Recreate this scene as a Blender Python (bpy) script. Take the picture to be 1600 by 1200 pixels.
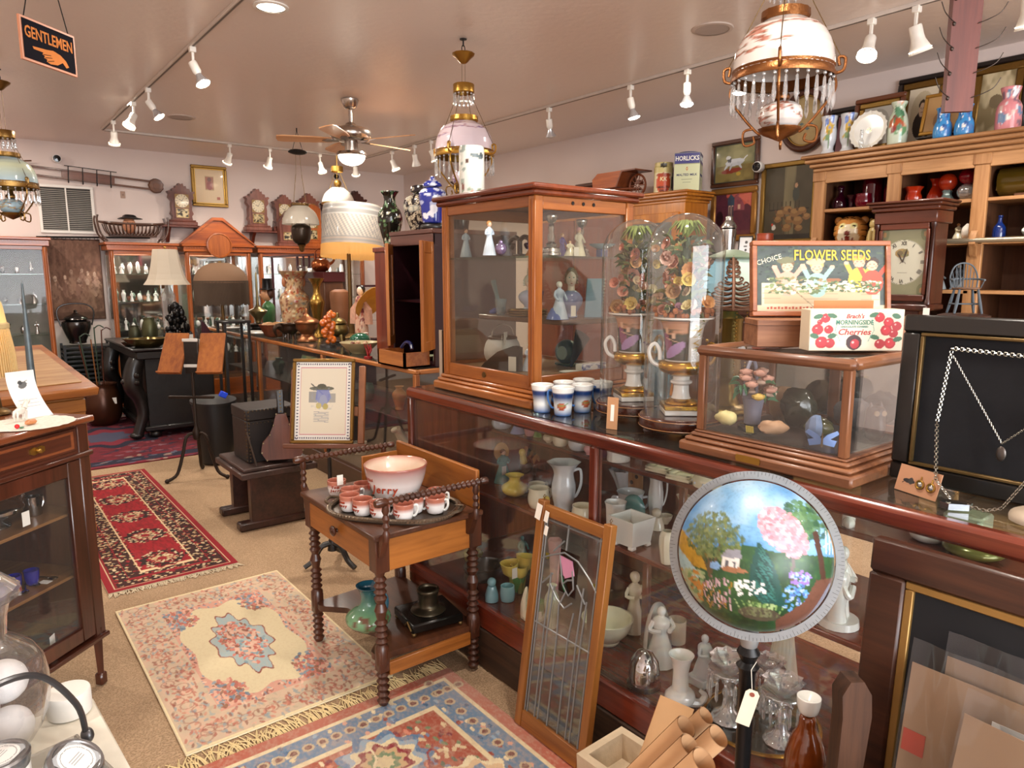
import bpy,bmesh,math,random
import numpy as np
from mathutils import Vector,Matrix,Euler
PI=math.pi
rad,cos,sin=math.radians,math.cos,math.sin
rnd=random.Random(7)
SC=bpy.context.scene
COL=SC.collection
for o in list(bpy.data.objects):
 bpy.data.objects.remove(o)
 # camera, world, exposure
cam_d=bpy.data.cameras.new('camera')
cam=bpy.data.objects.new('camera',cam_d)
COL.objects.link(cam)
cam_d.sensor_fit='HORIZONTAL'
cam_d.sensor_width=36.0
cam_d.lens=36.0*1110/1600
cam_d.clip_start=0.02
cam.location=(0,0,1.6)
cam.rotation_euler=(rad(90-8.8082),0,rad(-38.0767))
SC.camera=cam
wd=bpy.data.worlds.new('world')
SC.world=wd
wd.use_nodes=True
wd.node_tree.nodes['Background'].inputs[0].default_value=(0.75,0.85,1.0,1)
wd.node_tree.nodes['Background'].inputs[1].default_value=1.0
SC.view_settings.view_transform='Standard'
SC.view_settings.look='None'
SC.view_settings.gamma=1
SC.view_settings.use_curve_mapping=False
SC.view_settings.exposure=0.16
cy=SC.cycles
cy.max_bounces=8
cy.diffuse_bounces=4
cy.glossy_bounces=4
cy.transmission_bounces=4
cy.transparent_max_bounces=24
cy.caustics_reflective=False
cy.caustics_refractive=False
cy.sample_clamp_indirect=4.0
HC,XW,YB=3.05,5.47,9.6
XL,YF=-2.6,-4.2
def area(name,loc,rot,size,sy,power,col,shape='RECTANGLE',spread=PI):
 d=bpy.data.lights.new(name,'AREA')
 d.shape=shape
 d.size=size
 if shape in('RECTANGLE','ELLIPSE'):
  d.size_y=sy
 d.energy=power
 d.color=col
 d.spread=spread
 o=bpy.data.objects.new(name,d)
 o.location=loc
 o.rotation_euler=rot
 COL.objects.link(o)
 return o
WARM=(1.0,0.84,0.68)
NEUT=(1.0,0.91,0.80)
COOL=(0.78,0.89,1.0)
area('window_daylight',(0.8,YF+0.12,1.7),(rad(-90),0,PI),5.0,2.2,420,(0.94,0.97,1.0))
for i,(x,y,p)in enumerate([(1.53,4.10,60),(1.53,1.2,60),(1.53,-1.6,50),(3.4,5.6,60),(3.4,7.9,60),(1.3,7.0,60),(0.0,8.6,60),(-0.9,2.6,60),(-0.9,5.6,60),(3.7,-0.8,50),(3.9,3.1,40)]):
 area('ceiling_can_fill',(x,y,HC-0.02),(0,0,0),0.16,0,p*.5,NEUT,'DISK')  # first is the visible recessed can; the rest are unseen lamps added as fill
 # colours and materials
def lin(c):
 c=c/255.0
 return c/12.92 if c<=0.04045 else((c+0.055)/1.055)**2.4
def hx(s):
 return tuple(lin(int(s[i:i+2],16))for i in(0,2,4))
_mc={}
def _new(name):
 m=bpy.data.materials.new(name)
 m.use_nodes=True
 nt=m.node_tree
 return m,nt,nt.nodes['Principled BSDF'],nt.nodes['Material Output']
def _n(nt,t,**kw):
 n=nt.nodes.new(t)
 for k,v in kw.items():
  setattr(n,k,v)
 return n
def mat(c,rough=0.5,metal=0.0,var=0.12,sc=14,bump=0.0,coat=0.0,spec=0.5,sss=0):
 key=('p',c,rough,metal,var,sc,bump,coat,spec)
 if key in _mc:
  return _mc[key]
 m,nt,b,out=_new('surface_'+c)
 col=hx(c)
 tc=_n(nt,'ShaderNodeTexCoord')
 nz=_n(nt,'ShaderNodeTexNoise')
 nz.inputs['Scale'].default_value=sc
 nz.inputs['Detail'].default_value=4
 nt.links.new(tc.outputs['Object'],nz.inputs['Vector'])
 mx=_n(nt,'ShaderNodeMix',data_type='RGBA')
 mx.inputs[6].default_value=(*[x*(1-var)for x in col],1)
 mx.inputs[7].default_value=(*[min(1,x*(1+var))for x in col],1)
 nt.links.new(nz.outputs['Fac'],mx.inputs[0])
 nt.links.new(mx.outputs[2],b.inputs['Base Color'])
 b.inputs['Roughness'].default_value=rough
 b.inputs['Metallic'].default_value=metal
 b.inputs['Coat Weight'].default_value=coat
 b.inputs['Coat Roughness'].default_value=0.08
 b.inputs['Specular IOR Level'].default_value=spec
 if bump:
  bp=_n(nt,'ShaderNodeBump')
  bp.inputs['Strength'].default_value=bump
  bp.inputs['Distance'].default_value=0.004
  nt.links.new(nz.outputs['Fac'],bp.inputs['Height'])
  nt.links.new(bp.outputs[0],b.inputs['Normal'])
 _mc[key]=m
 return m
def wood(c1,c2,axis='z',rough=0.35,sc=9,coat=0.25,worn=0.0):
 key=('w',c1,c2,axis,rough,sc,coat,worn)
 if key in _mc:
  return _mc[key]
 m,nt,b,out=_new('wood_'+c1)
 tc=_n(nt,'ShaderNodeTexCoord')
 mp=_n(nt,'ShaderNodeMapping')
 s=[1.0,1.0,1.0]
 s['xyz'.index(axis)]=0.07
 mp.inputs['Scale'].default_value=s
 nt.links.new(tc.outputs['Object'],mp.inputs['Vector'])
 n1=_n(nt,'ShaderNodeTexNoise')
 n1.inputs['Scale'].default_value=sc*5
 n1.inputs['Detail'].default_value=6
 n1.inputs['Roughness'].default_value=0.65
 n1.inputs['Distortion'].default_value=0.4
 nt.links.new(mp.outputs[0],n1.inputs['Vector'])
 n2=_n(nt,'ShaderNodeTexNoise')
 n2.inputs['Scale'].default_value=sc
 n2.inputs['Detail'].default_value=2
 nt.links.new(mp.outputs[0],n2.inputs['Vector'])
 ad=_n(nt,'ShaderNodeMath',operation='ADD')
 nt.links.new(n1.outputs['Fac'],ad.inputs[0])
 nt.links.new(n2.outputs['Fac'],ad.inputs[1])
 rp=_n(nt,'ShaderNodeMapRange')
 rp.inputs[1].default_value=0.75
 rp.inputs[2].default_value=1.25
 nt.links.new(ad.outputs[0],rp.inputs[0])
 mx=_n(nt,'ShaderNodeMix',data_type='RGBA')
 mx.inputs[6].default_value=(*hx(c1),1)
 mx.inputs[7].default_value=(*hx(c2),1)
 nt.links.new(rp.outputs[0],mx.inputs[0])
 nt.links.new(mx.outputs[2],b.inputs['Base Color'])
 b.inputs['Roughness'].default_value=rough
 b.inputs['Coat Weight'].default_value=coat
 b.inputs['Coat Roughness'].default_value=0.15
 bp=_n(nt,'ShaderNodeBump')
 bp.inputs['Strength'].default_value=0.25
 bp.inputs['Distance'].default_value=0.001
 nt.links.new(n1.outputs['Fac'],bp.inputs['Height'])
 nt.links.new(bp.outputs[0],b.inputs['Normal'])
 _mc[key]=m
 return m
def glass(c='ffffff',dirt=0.02,refl=0.8,base=0.04,dcol='d8d4cc',rough=0.02,pw=3.5):
 key=('g',c,dirt,refl,base,dcol,rough,pw)
 if key in _mc:
  return _mc[key]
 m,nt,b,out=_new('glass_'+c)
 nt.nodes.remove(b)
 tr=_n(nt,'ShaderNodeBsdfTransparent')
 tr.inputs[0].default_value=(*hx(c),1)
 gl=_n(nt,'ShaderNodeBsdfGlossy')
 gl.inputs['Roughness'].default_value=rough
 lw=_n(nt,'ShaderNodeLayerWeight')
 lw.inputs[0].default_value=0.5
 p=_n(nt,'ShaderNodeMath',operation='POWER')
 p.inputs[1].default_value=pw
 nt.links.new(lw.outputs['Facing'],p.inputs[0])
 ma=_n(nt,'ShaderNodeMath',operation='MULTIPLY_ADD')
 ma.inputs[1].default_value=refl
 ma.inputs[2].default_value=base
 nt.links.new(p.outputs[0],ma.inputs[0])
 mx=_n(nt,'ShaderNodeMixShader')
 nt.links.new(ma.outputs[0],mx.inputs[0])
 nt.links.new(tr.outputs[0],mx.inputs[1])
 nt.links.new(gl.outputs[0],mx.inputs[2])
 df=_n(nt,'ShaderNodeBsdfDiffuse')
 df.inputs[0].default_value=(*hx(dcol),1)
 m2=_n(nt,'ShaderNodeMixShader')
 m2.inputs[0].default_value=dirt
 nt.links.new(mx.outputs[0],m2.inputs[1])
 nt.links.new(df.outputs[0],m2.inputs[2])
 nt.links.new(m2.outputs[0],out.inputs[0])
 _mc[key]=m
 return m
def emit(c,s):
 key=('e',c,s)
 if key not in _mc:
  m,nt,b,out=_new('glow_'+c)
  b.inputs['Base Color'].default_value=(*hx(c),1)
  b.inputs['Emission Color'].default_value=(*hx(c),1)
  b.inputs['Emission Strength'].default_value=s
  _mc[key]=m
 return _mc[key]
def shade_mat(c,tl=0.4,rough=0.8):
 key=('s',c,tl,rough)
 if key not in _mc:
  m,nt,b,out=_new('shade_'+c)
  b.inputs['Base Color'].default_value=(*hx(c),1)
  b.inputs['Roughness'].default_value=rough
  t=_n(nt,'ShaderNodeBsdfTranslucent')
  t.inputs[0].default_value=(*hx(c),1)
  mx=_n(nt,'ShaderNodeMixShader')
  mx.inputs[0].default_value=tl
  nt.links.new(b.outputs[0],mx.inputs[1])
  nt.links.new(t.outputs[0],mx.inputs[2])
  nt.links.new(mx.outputs[0],out.inputs[0])
  _mc[key]=m
 return _mc[key]
def painted(rough=0.5,coat=0.0,bump=0.0,bsc=400,tl=0.0):
 key=('c',rough,coat,bump,bsc)
 if key not in _mc:
  m,nt,b,out=_new('painted')
  at=_n(nt,'ShaderNodeVertexColor',layer_name='Col')
  nt.links.new(at.outputs[0],b.inputs['Base Color'])
  b.inputs['Roughness'].default_value=rough
  b.inputs['Coat Weight'].default_value=coat
  b.inputs['Coat Roughness'].default_value=0.05
  if bump:
   tc=_n(nt,'ShaderNodeTexCoord')
   nz=_n(nt,'ShaderNodeTexNoise')
   nz.inputs['Scale'].default_value=bsc
   nt.links.new(tc.outputs['Object'],nz.inputs['Vector'])
   bp=_n(nt,'ShaderNodeBump')
   bp.inputs['Strength'].default_value=bump
   bp.inputs['Distance'].default_value=0.003
   nt.links.new(nz.outputs['Fac'],bp.inputs['Height'])
   nt.links.new(bp.outputs[0],b.inputs['Normal'])
  _mc[key]=m
 return _mc[key]
 # mesh builder
class G:
 def __init__(s):
  s.v,s.f=[],[]
 def add(s,vs,fs,M=None):
  o=len(s.v)
  if M is not None:
   vs=[tuple(M@Vector(p))for p in vs]
  s.v+=[tuple(p)for p in vs]
  s.f+=[tuple(i+o for i in f)for f in fs]
  return s
 def box(s,x0,y0,z0,x1,y1,z1,b=0.0,M=None):
  if x0>x1:x0,x1=x1,x0
  if y0>y1:y0,y1=y1,y0
  if z0>z1:z0,z1=z1,z0
  b=min(b,(x1-x0)*.45,(y1-y0)*.45,(z1-z0)*.45)
  if b<=0:
   vs=[(x,y,z)for x in(x0,x1)for y in(y0,y1)for z in(z0,z1)]
   fs=[(0,1,3,2),(4,6,7,5),(0,4,5,1),(2,3,7,6),(0,2,6,4),(1,5,7,3)]
   return s.add(vs,fs,M)
  lo,hi=(x0,y0,z0),(x1,y1,z1)
  vs,ix=[],{}
  for cx in(0,1):
   for cy_ in(0,1):
    for cz in(0,1):
     for a in range(3):
      p=[]
      for k,c in enumerate((cx,cy_,cz)):
       e=hi[k]if c else lo[k]
       if k!=a:
        e+=-b if c else b
       p.append(e)
      ix[(cx,cy_,cz,a)]=len(vs)
      vs.append(tuple(p))
  fs=[]
  for a in range(3):
   u,w=(a+1)%3,(a+2)%3
   for e in(0,1):
    q=[]
    for cu,cw in((0,0),(1,0),(1,1),(0,1)):
     c=[0,0,0]
     c[a],c[u],c[w]=e,cu,cw
     q.append(ix[(*c,a)])
    fs.append(tuple(q if e else q[::-1]))
  for a in range(3):
   u,w=(a+1)%3,(a+2)%3
   for cu in(0,1):
    for cw in(0,1):
     c0,c1=[0,0,0],[0,0,0]
     c0[a],c0[u],c0[w]=0,cu,cw
     c1[a],c1[u],c1[w]=1,cu,cw
     fs.append((ix[(*c0,u)],ix[(*c1,u)],ix[(*c1,w)],ix[(*c0,w)]))
  for c in[(a,b_,d)for a in(0,1)for b_ in(0,1)for d in(0,1)]:
   fs.append(tuple(ix[(*c,a)]for a in range(3)))
  return s.add(vs,fs,M)
 def cb(s,c,d,b=0.0,M=None):
  return s.box(c[0]-d[0]/2,c[1]-d[1]/2,c[2]-d[2]/2,c[0]+d[0]/2,c[1]+d[1]/2,c[2]+d[2]/2,b,M)
 def lathe(s,prof,n=20,c=(0,0,0),fn=None,M=None,arc=None,cap=True):
  k=len(prof)
  vs,fs=[],[]
  full=arc is None
  m=n if full else n+1
  for j in range(m):
   a=2*PI*j/n if full else arc[0]+(arc[1]-arc[0])*j/n
   for i,(r,z)in enumerate(prof):
    q=r*(fn(a,i/(k-1))if fn else 1)
    vs.append((c[0]+q*cos(a),c[1]+q*sin(a),c[2]+z))
  for j in range(n):
   j2=(j+1)%m
   for i in range(k-1):
    a,b,d,e=j*k+i,j2*k+i,j2*k+i+1,j*k+i+1
    if prof[i][0]==0:
     fs.append((a,d,e))
    elif prof[i+1][0]==0:
     fs.append((a,b,d))
    else:
     fs.append((a,b,d,e))
  if full:
   for i in(0,k-1):
    if 0<prof[i][0]<1e9 and cap:
     fs.append(tuple(j*k+i for j in(range(n)if i else range(n-1,-1,-1))))
  return s.add(vs,fs,M)
 def cyl(s,c,r,h,n=16,r2=None,M=None):
  return s.lathe([(r,0),(r if r2 is None else r2,h)],n,c,None,M)
 def tube(s,pts,r,n=8,closed=False,cap=True,M=None,flat=1.0):
  pts=[Vector(p)for p in pts]
  k=len(pts)
  rs=r if isinstance(r,(list,tuple))else[r]*k
  vs,fs=[],[]
  up=None
  for i,p in enumerate(pts):
   if closed:
    t=pts[(i+1)%k]-pts[i-1]
   else:
    t=pts[min(i+1,k-1)]-pts[max(i-1,0)]
   if t.length<1e-9:
    t=Vector((0,0,1))
   t.normalize()
   if up is None:
    up=Vector((0,0,1))if abs(t.z)<.9 else Vector((1,0,0))
   u=up-t*up.dot(t)
   if u.length<1e-6:
    u=t.orthogonal()
   u.normalize()
   w=t.cross(u)
   up=u
   for j in range(n):
    a=2*PI*j/n
    vs.append(tuple(p+(u*cos(a)*flat+w*sin(a))*rs[i]))
  for i in range(k if closed else k-1):
   i2=(i+1)%k
   for j in range(n):
    j2=(j+1)%n
    fs.append((i*n+j,i2*n+j,i2*n+j2,i*n+j2))
  if cap and not closed:
   fs.append(tuple(range(n)))
   fs.append(tuple((k-1)*n+j for j in range(n-1,-1,-1)))
  return s.add(vs,fs,M)
 def prism(s,poly,d0,d1,plane='xz',M=None):
  def pt(a,b,d):
   return{'xz':(a,d,b),'xy':(a,b,d),'yz':(d,a,b)}[plane]
  n=len(poly)
  vs=[pt(a,b,d0)for a,b in poly]+[pt(a,b,d1)for a,b in poly]
  fs=[tuple(range(n)),tuple(range(2*n-1,n-1,-1))]
  for i in range(n):
   j=(i+1)%n
   fs.append((i,i+n,j+n,j))
  return s.add(vs,fs,M)
 def ball(s,c,r,n=12,m=8,M=None,fn=None):
  rx,ry,rz=r if isinstance(r,(tuple,list))else(r,r,r)
  vs,fs=[(c[0],c[1],c[2]-rz)],[]
  for i in range(1,m):
   t=PI*i/m
   for j in range(n):
    a=2*PI*j/n
    q=fn(a,t)if fn else 1
    vs.append((c[0]+q*rx*sin(t)*cos(a),c[1]+q*ry*sin(t)*sin(a),c[2]-q*rz*cos(t)))
  vs.append((c[0],c[1],c[2]+rz))
  for j in range(n):
   j2=(j+1)%n
   fs.append((0,1+j2,1+j))
   for i in range(m-2):
    fs.append((1+i*n+j,1+i*n+j2,1+(i+1)*n+j2,1+(i+1)*n+j))
   fs.append((1+(m-2)*n+j,1+(m-2)*n+j2,len(vs)-1))
  return s.add(vs,fs,M)
 def quad(s,a,b,c,d):
  return s.add([a,b,c,d],[(0,1,2,3)])
 def mesh(s,name,m,smooth=True,ang=40,fix=True):
  me=bpy.data.meshes.new(name)
  me.from_pydata(s.v,[],s.f)
  if fix:
   bm=bmesh.new()
   bm.from_mesh(me)
   bmesh.ops.recalc_face_normals(bm,faces=bm.faces)
   bm.to_mesh(me)
   bm.free()
  if smooth:
   me.polygons.foreach_set('use_smooth',[True]*len(me.polygons))
   me.set_sharp_from_angle(angle=rad(ang))
  if m is not None:
   me.materials.append(m)
  me.update()
  return me
 def part(s,name,m,parent,label=None,loc=None,rot=None,**kw):
  o=bpy.data.objects.new(name,s.mesh(name,m,**kw))
  COL.objects.link(o)
  if parent is not None:
   o.parent=parent
  if loc is not None:
   o.location=loc
  if rot is not None:
   o.rotation_euler=rot
  if label:
   o['label']=label
  return o
 def thing(s,name,label,cat,m,loc=(0,0,0),rz=0.0,group=None,rot=None,**kw):
  o=s.part(name,m,None,None,loc,rot or(0,0,rz),**kw)
  tag(o,label,cat,group)
  return o
 def struct(s,name,m,parent=None,**kw):
  o=s.part(name,m,parent,**kw)
  if parent is None:
   o['kind']='structure'
  return o
def GL(*a,**k):return G().lathe(*a,**k)
def GB(*a,**k):return G().box(*a,**k)
def GT(*a,**k):return G().tube(*a,**k)
def GS(*a,**k):return G().ball(*a,**k)
def GP(*a,**k):return G().prism(*a,**k)
def tag(o,label,cat,group=None):
 o['label']=label
 o['category']=cat
 if group:
  o['group']=group
 return o
def T(name,label,cat,loc=(0,0,0),rz=0.0,group=None,rot=None):
 o=bpy.data.objects.new(name,None)
 o.empty_display_size=0.1
 COL.objects.link(o)
 o.location=loc
 o.rotation_euler=rot or(0,0,rz)
 return tag(o,label,cat,group)
def dup(root,loc,rz=None,label=None,scale=None,kids=True):
 r=root.copy()
 COL.objects.link(r)
 r.location=loc
 if rz is not None:
  r.rotation_euler=rz if isinstance(rz,(tuple,list))else(0,0,rz)
 if label:
  r['label']=label
 if scale:
  r.scale=scale if isinstance(scale,(tuple,list))else(scale,)*3
 for ch in list(root.children):
  c=ch.copy()
  COL.objects.link(c)
  c.parent=r
  for g in list(ch.children):
   d=g.copy()
   COL.objects.link(d)
   d.parent=c
 return r
def rep(o,parent=None,loc=None,rot=None,scale=None):
 c=o.copy()
 COL.objects.link(c)
 if parent is not None:
  c.parent=parent
 if loc is not None:
  c.location=loc
 if rot is not None:
  c.rotation_euler=rot
 if scale is not None:
  c.scale=scale if isinstance(scale,(tuple,list))else(scale,)*3
 return c
def sub(prof,w,h):
 return[(r*w,z*h)for r,z in prof]
def sm(prof,it=2):
 for _ in range(it):
  q=[prof[0]]
  for a,b in zip(prof,prof[1:]):
   q.append((a[0]*.75+b[0]*.25,a[1]*.75+b[1]*.25))
   q.append((a[0]*.25+b[0]*.75,a[1]*.25+b[1]*.75))
  q.append(prof[-1])
  prof=q
 return prof
def curve(pts,n=6,closed=False):
 P=[Vector(p)for p in pts]
 k=len(P)
 out=[]
 for i in range(k if closed else k-1):
  p0=P[(i-1)%k]if closed else P[max(i-1,0)]
  p1,p2=P[i],P[(i+1)%k]
  p3=P[(i+2)%k]if closed else P[min(i+2,k-1)]
  for j in range(n):
   t=j/n
   out.append(0.5*((2*p1)+(p2-p0)*t+(2*p0-5*p1+4*p2-p3)*t*t+(3*p1-p0-3*p2+p3)*t**3))
 if not closed:
  out.append(P[-1])
 return[tuple(p)for p in out]
def RX(a):return Matrix.Rotation(a,4,'X')
def RY(a):return Matrix.Rotation(a,4,'Y')
def RZ(a):return Matrix.Rotation(a,4,'Z')
def TR(*p):return Matrix.Translation(p)
def text(s,size,m,parent,M,name='lettering',depth=0.0006,align='CENTER',sx=1.0,shear=0.0,bold=0.0):
 cu=bpy.data.curves.new('t','FONT')
 cu.body=s
 cu.size=size
 cu.align_x=align
 cu.align_y='CENTER'
 cu.extrude=depth
 cu.shear=shear
 cu.offset=bold
 cu.resolution_u=2
 ob=bpy.data.objects.new('t',cu)
 COL.objects.link(ob)
 me=bpy.data.meshes.new_from_object(ob)
 bpy.data.objects.remove(ob)
 bpy.data.curves.remove(cu)
 me.transform(M@Matrix.Diagonal((sx,1,1,1)))
 me.materials.clear()
 me.materials.append(m)
 me.name=name
 o=bpy.data.objects.new(name,me)
 COL.objects.link(o)
 o.parent=parent
 return o
 # painted designs (colour stored per vertex)
def vnoise(x,y,seed=0):
 xi,yi=np.floor(x).astype(int),np.floor(y).astype(int)
 xf,yf=x-xi,y-yi
 xf,yf=xf*xf*(3-2*xf),yf*yf*(3-2*yf)
 def hsh(a,b):
  n=(a*374761393+b*668265263+seed*974711)&0x7fffffff
  n=((n^(n>>13))*1274126177)&0x7fffffff
  return((n^(n>>16))&0xffff)/65535.0
 return(hsh(xi,yi)*(1-xf)+hsh(xi+1,yi)*xf)*(1-yf)+(hsh(xi,yi+1)*(1-xf)+hsh(xi+1,yi+1)*xf)*yf
class Pt:
 def __init__(s,u,v,base,sh=None):
  s.u,s.v,s.sh=u,v,sh
  s.c=np.tile(np.array(hx(base)),(len(u),1))
 def put(s,m,c,a=1.0):
  m=np.clip(np.asarray(m,float),0,1)[:,None]*a
  s.c=np.ascontiguousarray(s.c*(1-m)+np.array(hx(c))*m)
  return s
 def ell(s,x,y,rx,ry,c,rot=0,soft=0.0,a=1.0):
  k,q=cos(rot),sin(rot)
  if s.sh:
   ny,nx=s.sh
   e=max(rx,ry)
   i0,i1=max(0,int((x-e)*(nx-1))),min(nx,int((x+e)*(nx-1))+2)
   j0,j1=max(0,int((y-e)*(ny-1))),min(ny,int((y+e)*(ny-1))+2)
   if i0>=i1 or j0>=j1:
    return s
   U,V=s.u.reshape(ny,nx)[j0:j1,i0:i1],s.v.reshape(ny,nx)[j0:j1,i0:i1]
   C=s.c.reshape(ny,nx,3)[j0:j1,i0:i1]
   dx,dy=U-x,V-y
   d=np.hypot((dx*k+dy*q)/rx,(-dx*q+dy*k)/ry)
   m=(np.clip((d<1)*1.0 if soft==0 else(1-d)/soft,0,1)*a)[...,None]
   s.c.reshape(ny,nx,3)[j0:j1,i0:i1]=C*(1-m)+np.array(hx(c))*m
   return s
  dx,dy=s.u-x,s.v-y
  d=np.hypot((dx*k+dy*q)/rx,(-dx*q+dy*k)/ry)
  return s.put((d<1)if soft==0 else(1-d)/soft,c,a)
 def rect(s,x0,y0,x1,y1,c,a=1.0):
  return s.put((s.u>x0)&(s.u<x1)&(s.v>y0)&(s.v<y1),c,a)
 def frame(s,x0,y0,x1,y1,w,c):
  i=(s.u>x0)&(s.u<x1)&(s.v>y0)&(s.v<y1)
  j=(s.u>x0+w)&(s.u<x1-w)&(s.v>y0+w)&(s.v<y1-w)
  return s.put(i&~j,c)
 def poly(s,pts,c,a=1.0):
  ins=np.zeros(len(s.u),bool)
  k=len(pts)
  for i in range(k):
   x0,y0=pts[i]
   x1,y1=pts[(i+1)%k]
   cr=((y0>s.v)!=(y1>s.v))&(s.u<(x1-x0)*(s.v-y0)/((y1-y0)or 1e-9)+x0)
   ins^=cr
  return s.put(ins,c,a)
 def line(s,pts,w,c,a=1.0):
  for(x0,y0),(x1,y1)in zip(pts,pts[1:]):
   L=(x1-x0)**2+(y1-y0)**2 or 1e-12
   t=np.clip(((s.u-x0)*(x1-x0)+(s.v-y0)*(y1-y0))/L,0,1)
   d=np.hypot(s.u-x0-t*(x1-x0),s.v-y0-t*(y1-y0))
   s.put(d<w/2,c,a)
  return s
 def ring(s,x,y,r0,r1,c,k=0,amp=0,asp=1.0):
  a=np.arctan2(s.v-y,(s.u-x)/asp)
  d=np.hypot((s.u-x)/asp,s.v-y)*(1-amp*np.cos(k*a))
  return s.put((d>r0)&(d<r1),c)
 def spots(s,n,r,cols,x0,y0,x1,y1,seed=1,asp=1.0):
  q=random.Random(seed)
  for _ in range(n):
   s.ell(q.uniform(x0,x1),q.uniform(y0,y1),r*q.uniform(.5,1.3),r*q.uniform(.5,1.3)*asp,q.choice(cols),q.uniform(0,3))
  return s
 def noise(s,sc,lo,hi,c,seed=0,a=1.0,mask=None):
  n=vnoise(s.u*sc+31,s.v*sc+57,seed)*.65+vnoise(s.u*sc*2.3+9,s.v*sc*2.3+3,seed+5)*.35
  m=np.clip((n-lo)/(hi-lo),0,1)
  if mask is not None:
   m=m*mask
  return s.put(m,c,a)
def canvas(w,h,nx,ny,fn,base='ffffff',plane='xz',z0=0.0,M=None,cyl=None):
 us,vs=np.meshgrid(np.linspace(0,1,nx+1),np.linspace(0,1,ny+1))
 u,v=us.ravel(),vs.ravel()
 p=Pt(u,v,base,(ny+1,nx+1))
 fn(p)
 if cyl:
  a=(u-.5)*w
  co=np.stack([np.sin(a)*cyl,-np.cos(a)*cyl,(v-.5)*h],1)
 else:
  X,Yv,O=(u-.5)*w,(v-.5)*h,np.zeros_like(u)+z0
  co=np.stack({'xz':[X,O,Yv],'xy':[X,Yv,O],'yz':[O,X,Yv]}[plane],1)
 i=np.arange(ny)[:,None]*(nx+1)+np.arange(nx)[None,:]
 i=i.ravel()
 f=np.stack([i,i+1,i+nx+2,i+nx+1],1)
 return cmesh(co,f,p.c,M)
def cmesh(co,f,c,M=None):
 me=bpy.data.meshes.new('print')
 me.from_pydata(co.tolist(),[],f.tolist())
 if M is not None:
  me.transform(M)
 at=me.color_attributes.new('Col','FLOAT_COLOR','POINT')
 at.data.foreach_set('color',np.concatenate([c,np.ones((len(c),1))],1).astype(np.float32).ravel())
 me.polygons.foreach_set('use_smooth',[True]*len(me.polygons))
 me.update()
 return me
def mpart(me,name,m,parent,label=None,loc=None,rot=None):
 me.materials.append(m)
 me.name=name
 o=bpy.data.objects.new(name,me)
 COL.objects.link(o)
 if parent is not None:
  o.parent=parent
 if loc is not None:
  o.location=loc
 if rot is not None:
  o.rotation_euler=rot
 if label:
  o['label']=label
 return o
def plathe(prof,fn,base,n=40,asp=1.0,c=(0,0,0),rfn=None,M=None,res=60):
 tot=sum(math.hypot(b[0]-a[0],b[1]-a[1])for a,b in zip(prof,prof[1:]))
 q=[prof[0]]
 for a,b in zip(prof,prof[1:]):
  m=max(1,round(math.hypot(b[0]-a[0],b[1]-a[1])/tot*res))
  q+=[(a[0]+(b[0]-a[0])*j/m,a[1]+(b[1]-a[1])*j/m)for j in range(1,m+1)]
 prof=q
 k=len(prof)
 us=np.repeat(np.arange(n+1)/n,k)
 ln=np.concatenate([[0],np.cumsum(np.hypot(np.diff([p[0]for p in prof]),np.diff([p[1]for p in prof])))])
 vs=np.tile(ln/ln[-1],n+1)
 p=Pt(us,vs,base)
 fn(p)
 a=(us-.5)*2*PI
 r=np.tile([q[0]for q in prof],n+1)
 if rfn:
  r=r*rfn(a,vs)
 z=np.tile([q[1]for q in prof],n+1)
 co=np.stack([c[0]+np.sin(a)*r,c[1]-np.cos(a)*r,c[2]+z],1)
 i=(np.arange(n)[:,None]*k+np.arange(k-1)[None,:]).ravel()
 f=np.stack([i,i+k,i+k+1,i+1],1)
 return cmesh(co,f,p.c,M)
 # the room
def floor_mat():
 m,nt,b,out=_new('beige_carpet')
 tc=_n(nt,'ShaderNodeTexCoord')
 n1=_n(nt,'ShaderNodeTexNoise')
 n1.inputs['Scale'].default_value=120
 n1.inputs['Detail'].default_value=3
 n2=_n(nt,'ShaderNodeTexNoise')
 n2.inputs['Scale'].default_value=3
 wv=_n(nt,'ShaderNodeTexVoronoi')
 wv.inputs['Scale'].default_value=160
 for q in(n1,n2,wv):
  nt.links.new(tc.outputs['Object'],q.inputs['Vector'])
 ad=_n(nt,'ShaderNodeMath',operation='MULTIPLY_ADD')
 ad.inputs[1].default_value=0.45
 nt.links.new(n2.outputs['Fac'],ad.inputs[0])
 nt.links.new(wv.outputs['Distance'],ad.inputs[2])
 mx=_n(nt,'ShaderNodeMix',data_type='RGBA')
 mx.inputs[6].default_value=(*hx('7a654c'),1)
 mx.inputs[7].default_value=(*hx('b4987a'),1)
 nt.links.new(ad.outputs[0],mx.inputs[0])
 nt.links.new(mx.outputs[2],b.inputs['Base Color'])
 b.inputs['Roughness'].default_value=0.95
 b.inputs['Specular IOR Level'].default_value=0.1
 bp=_n(nt,'ShaderNodeBump')
 bp.inputs['Strength'].default_value=0.6
 bp.inputs['Distance'].default_value=0.004
 nt.links.new(wv.outputs['Distance'],bp.inputs['Height'])
 nt.links.new(bp.outputs[0],b.inputs['Normal'])
 return m
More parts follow.
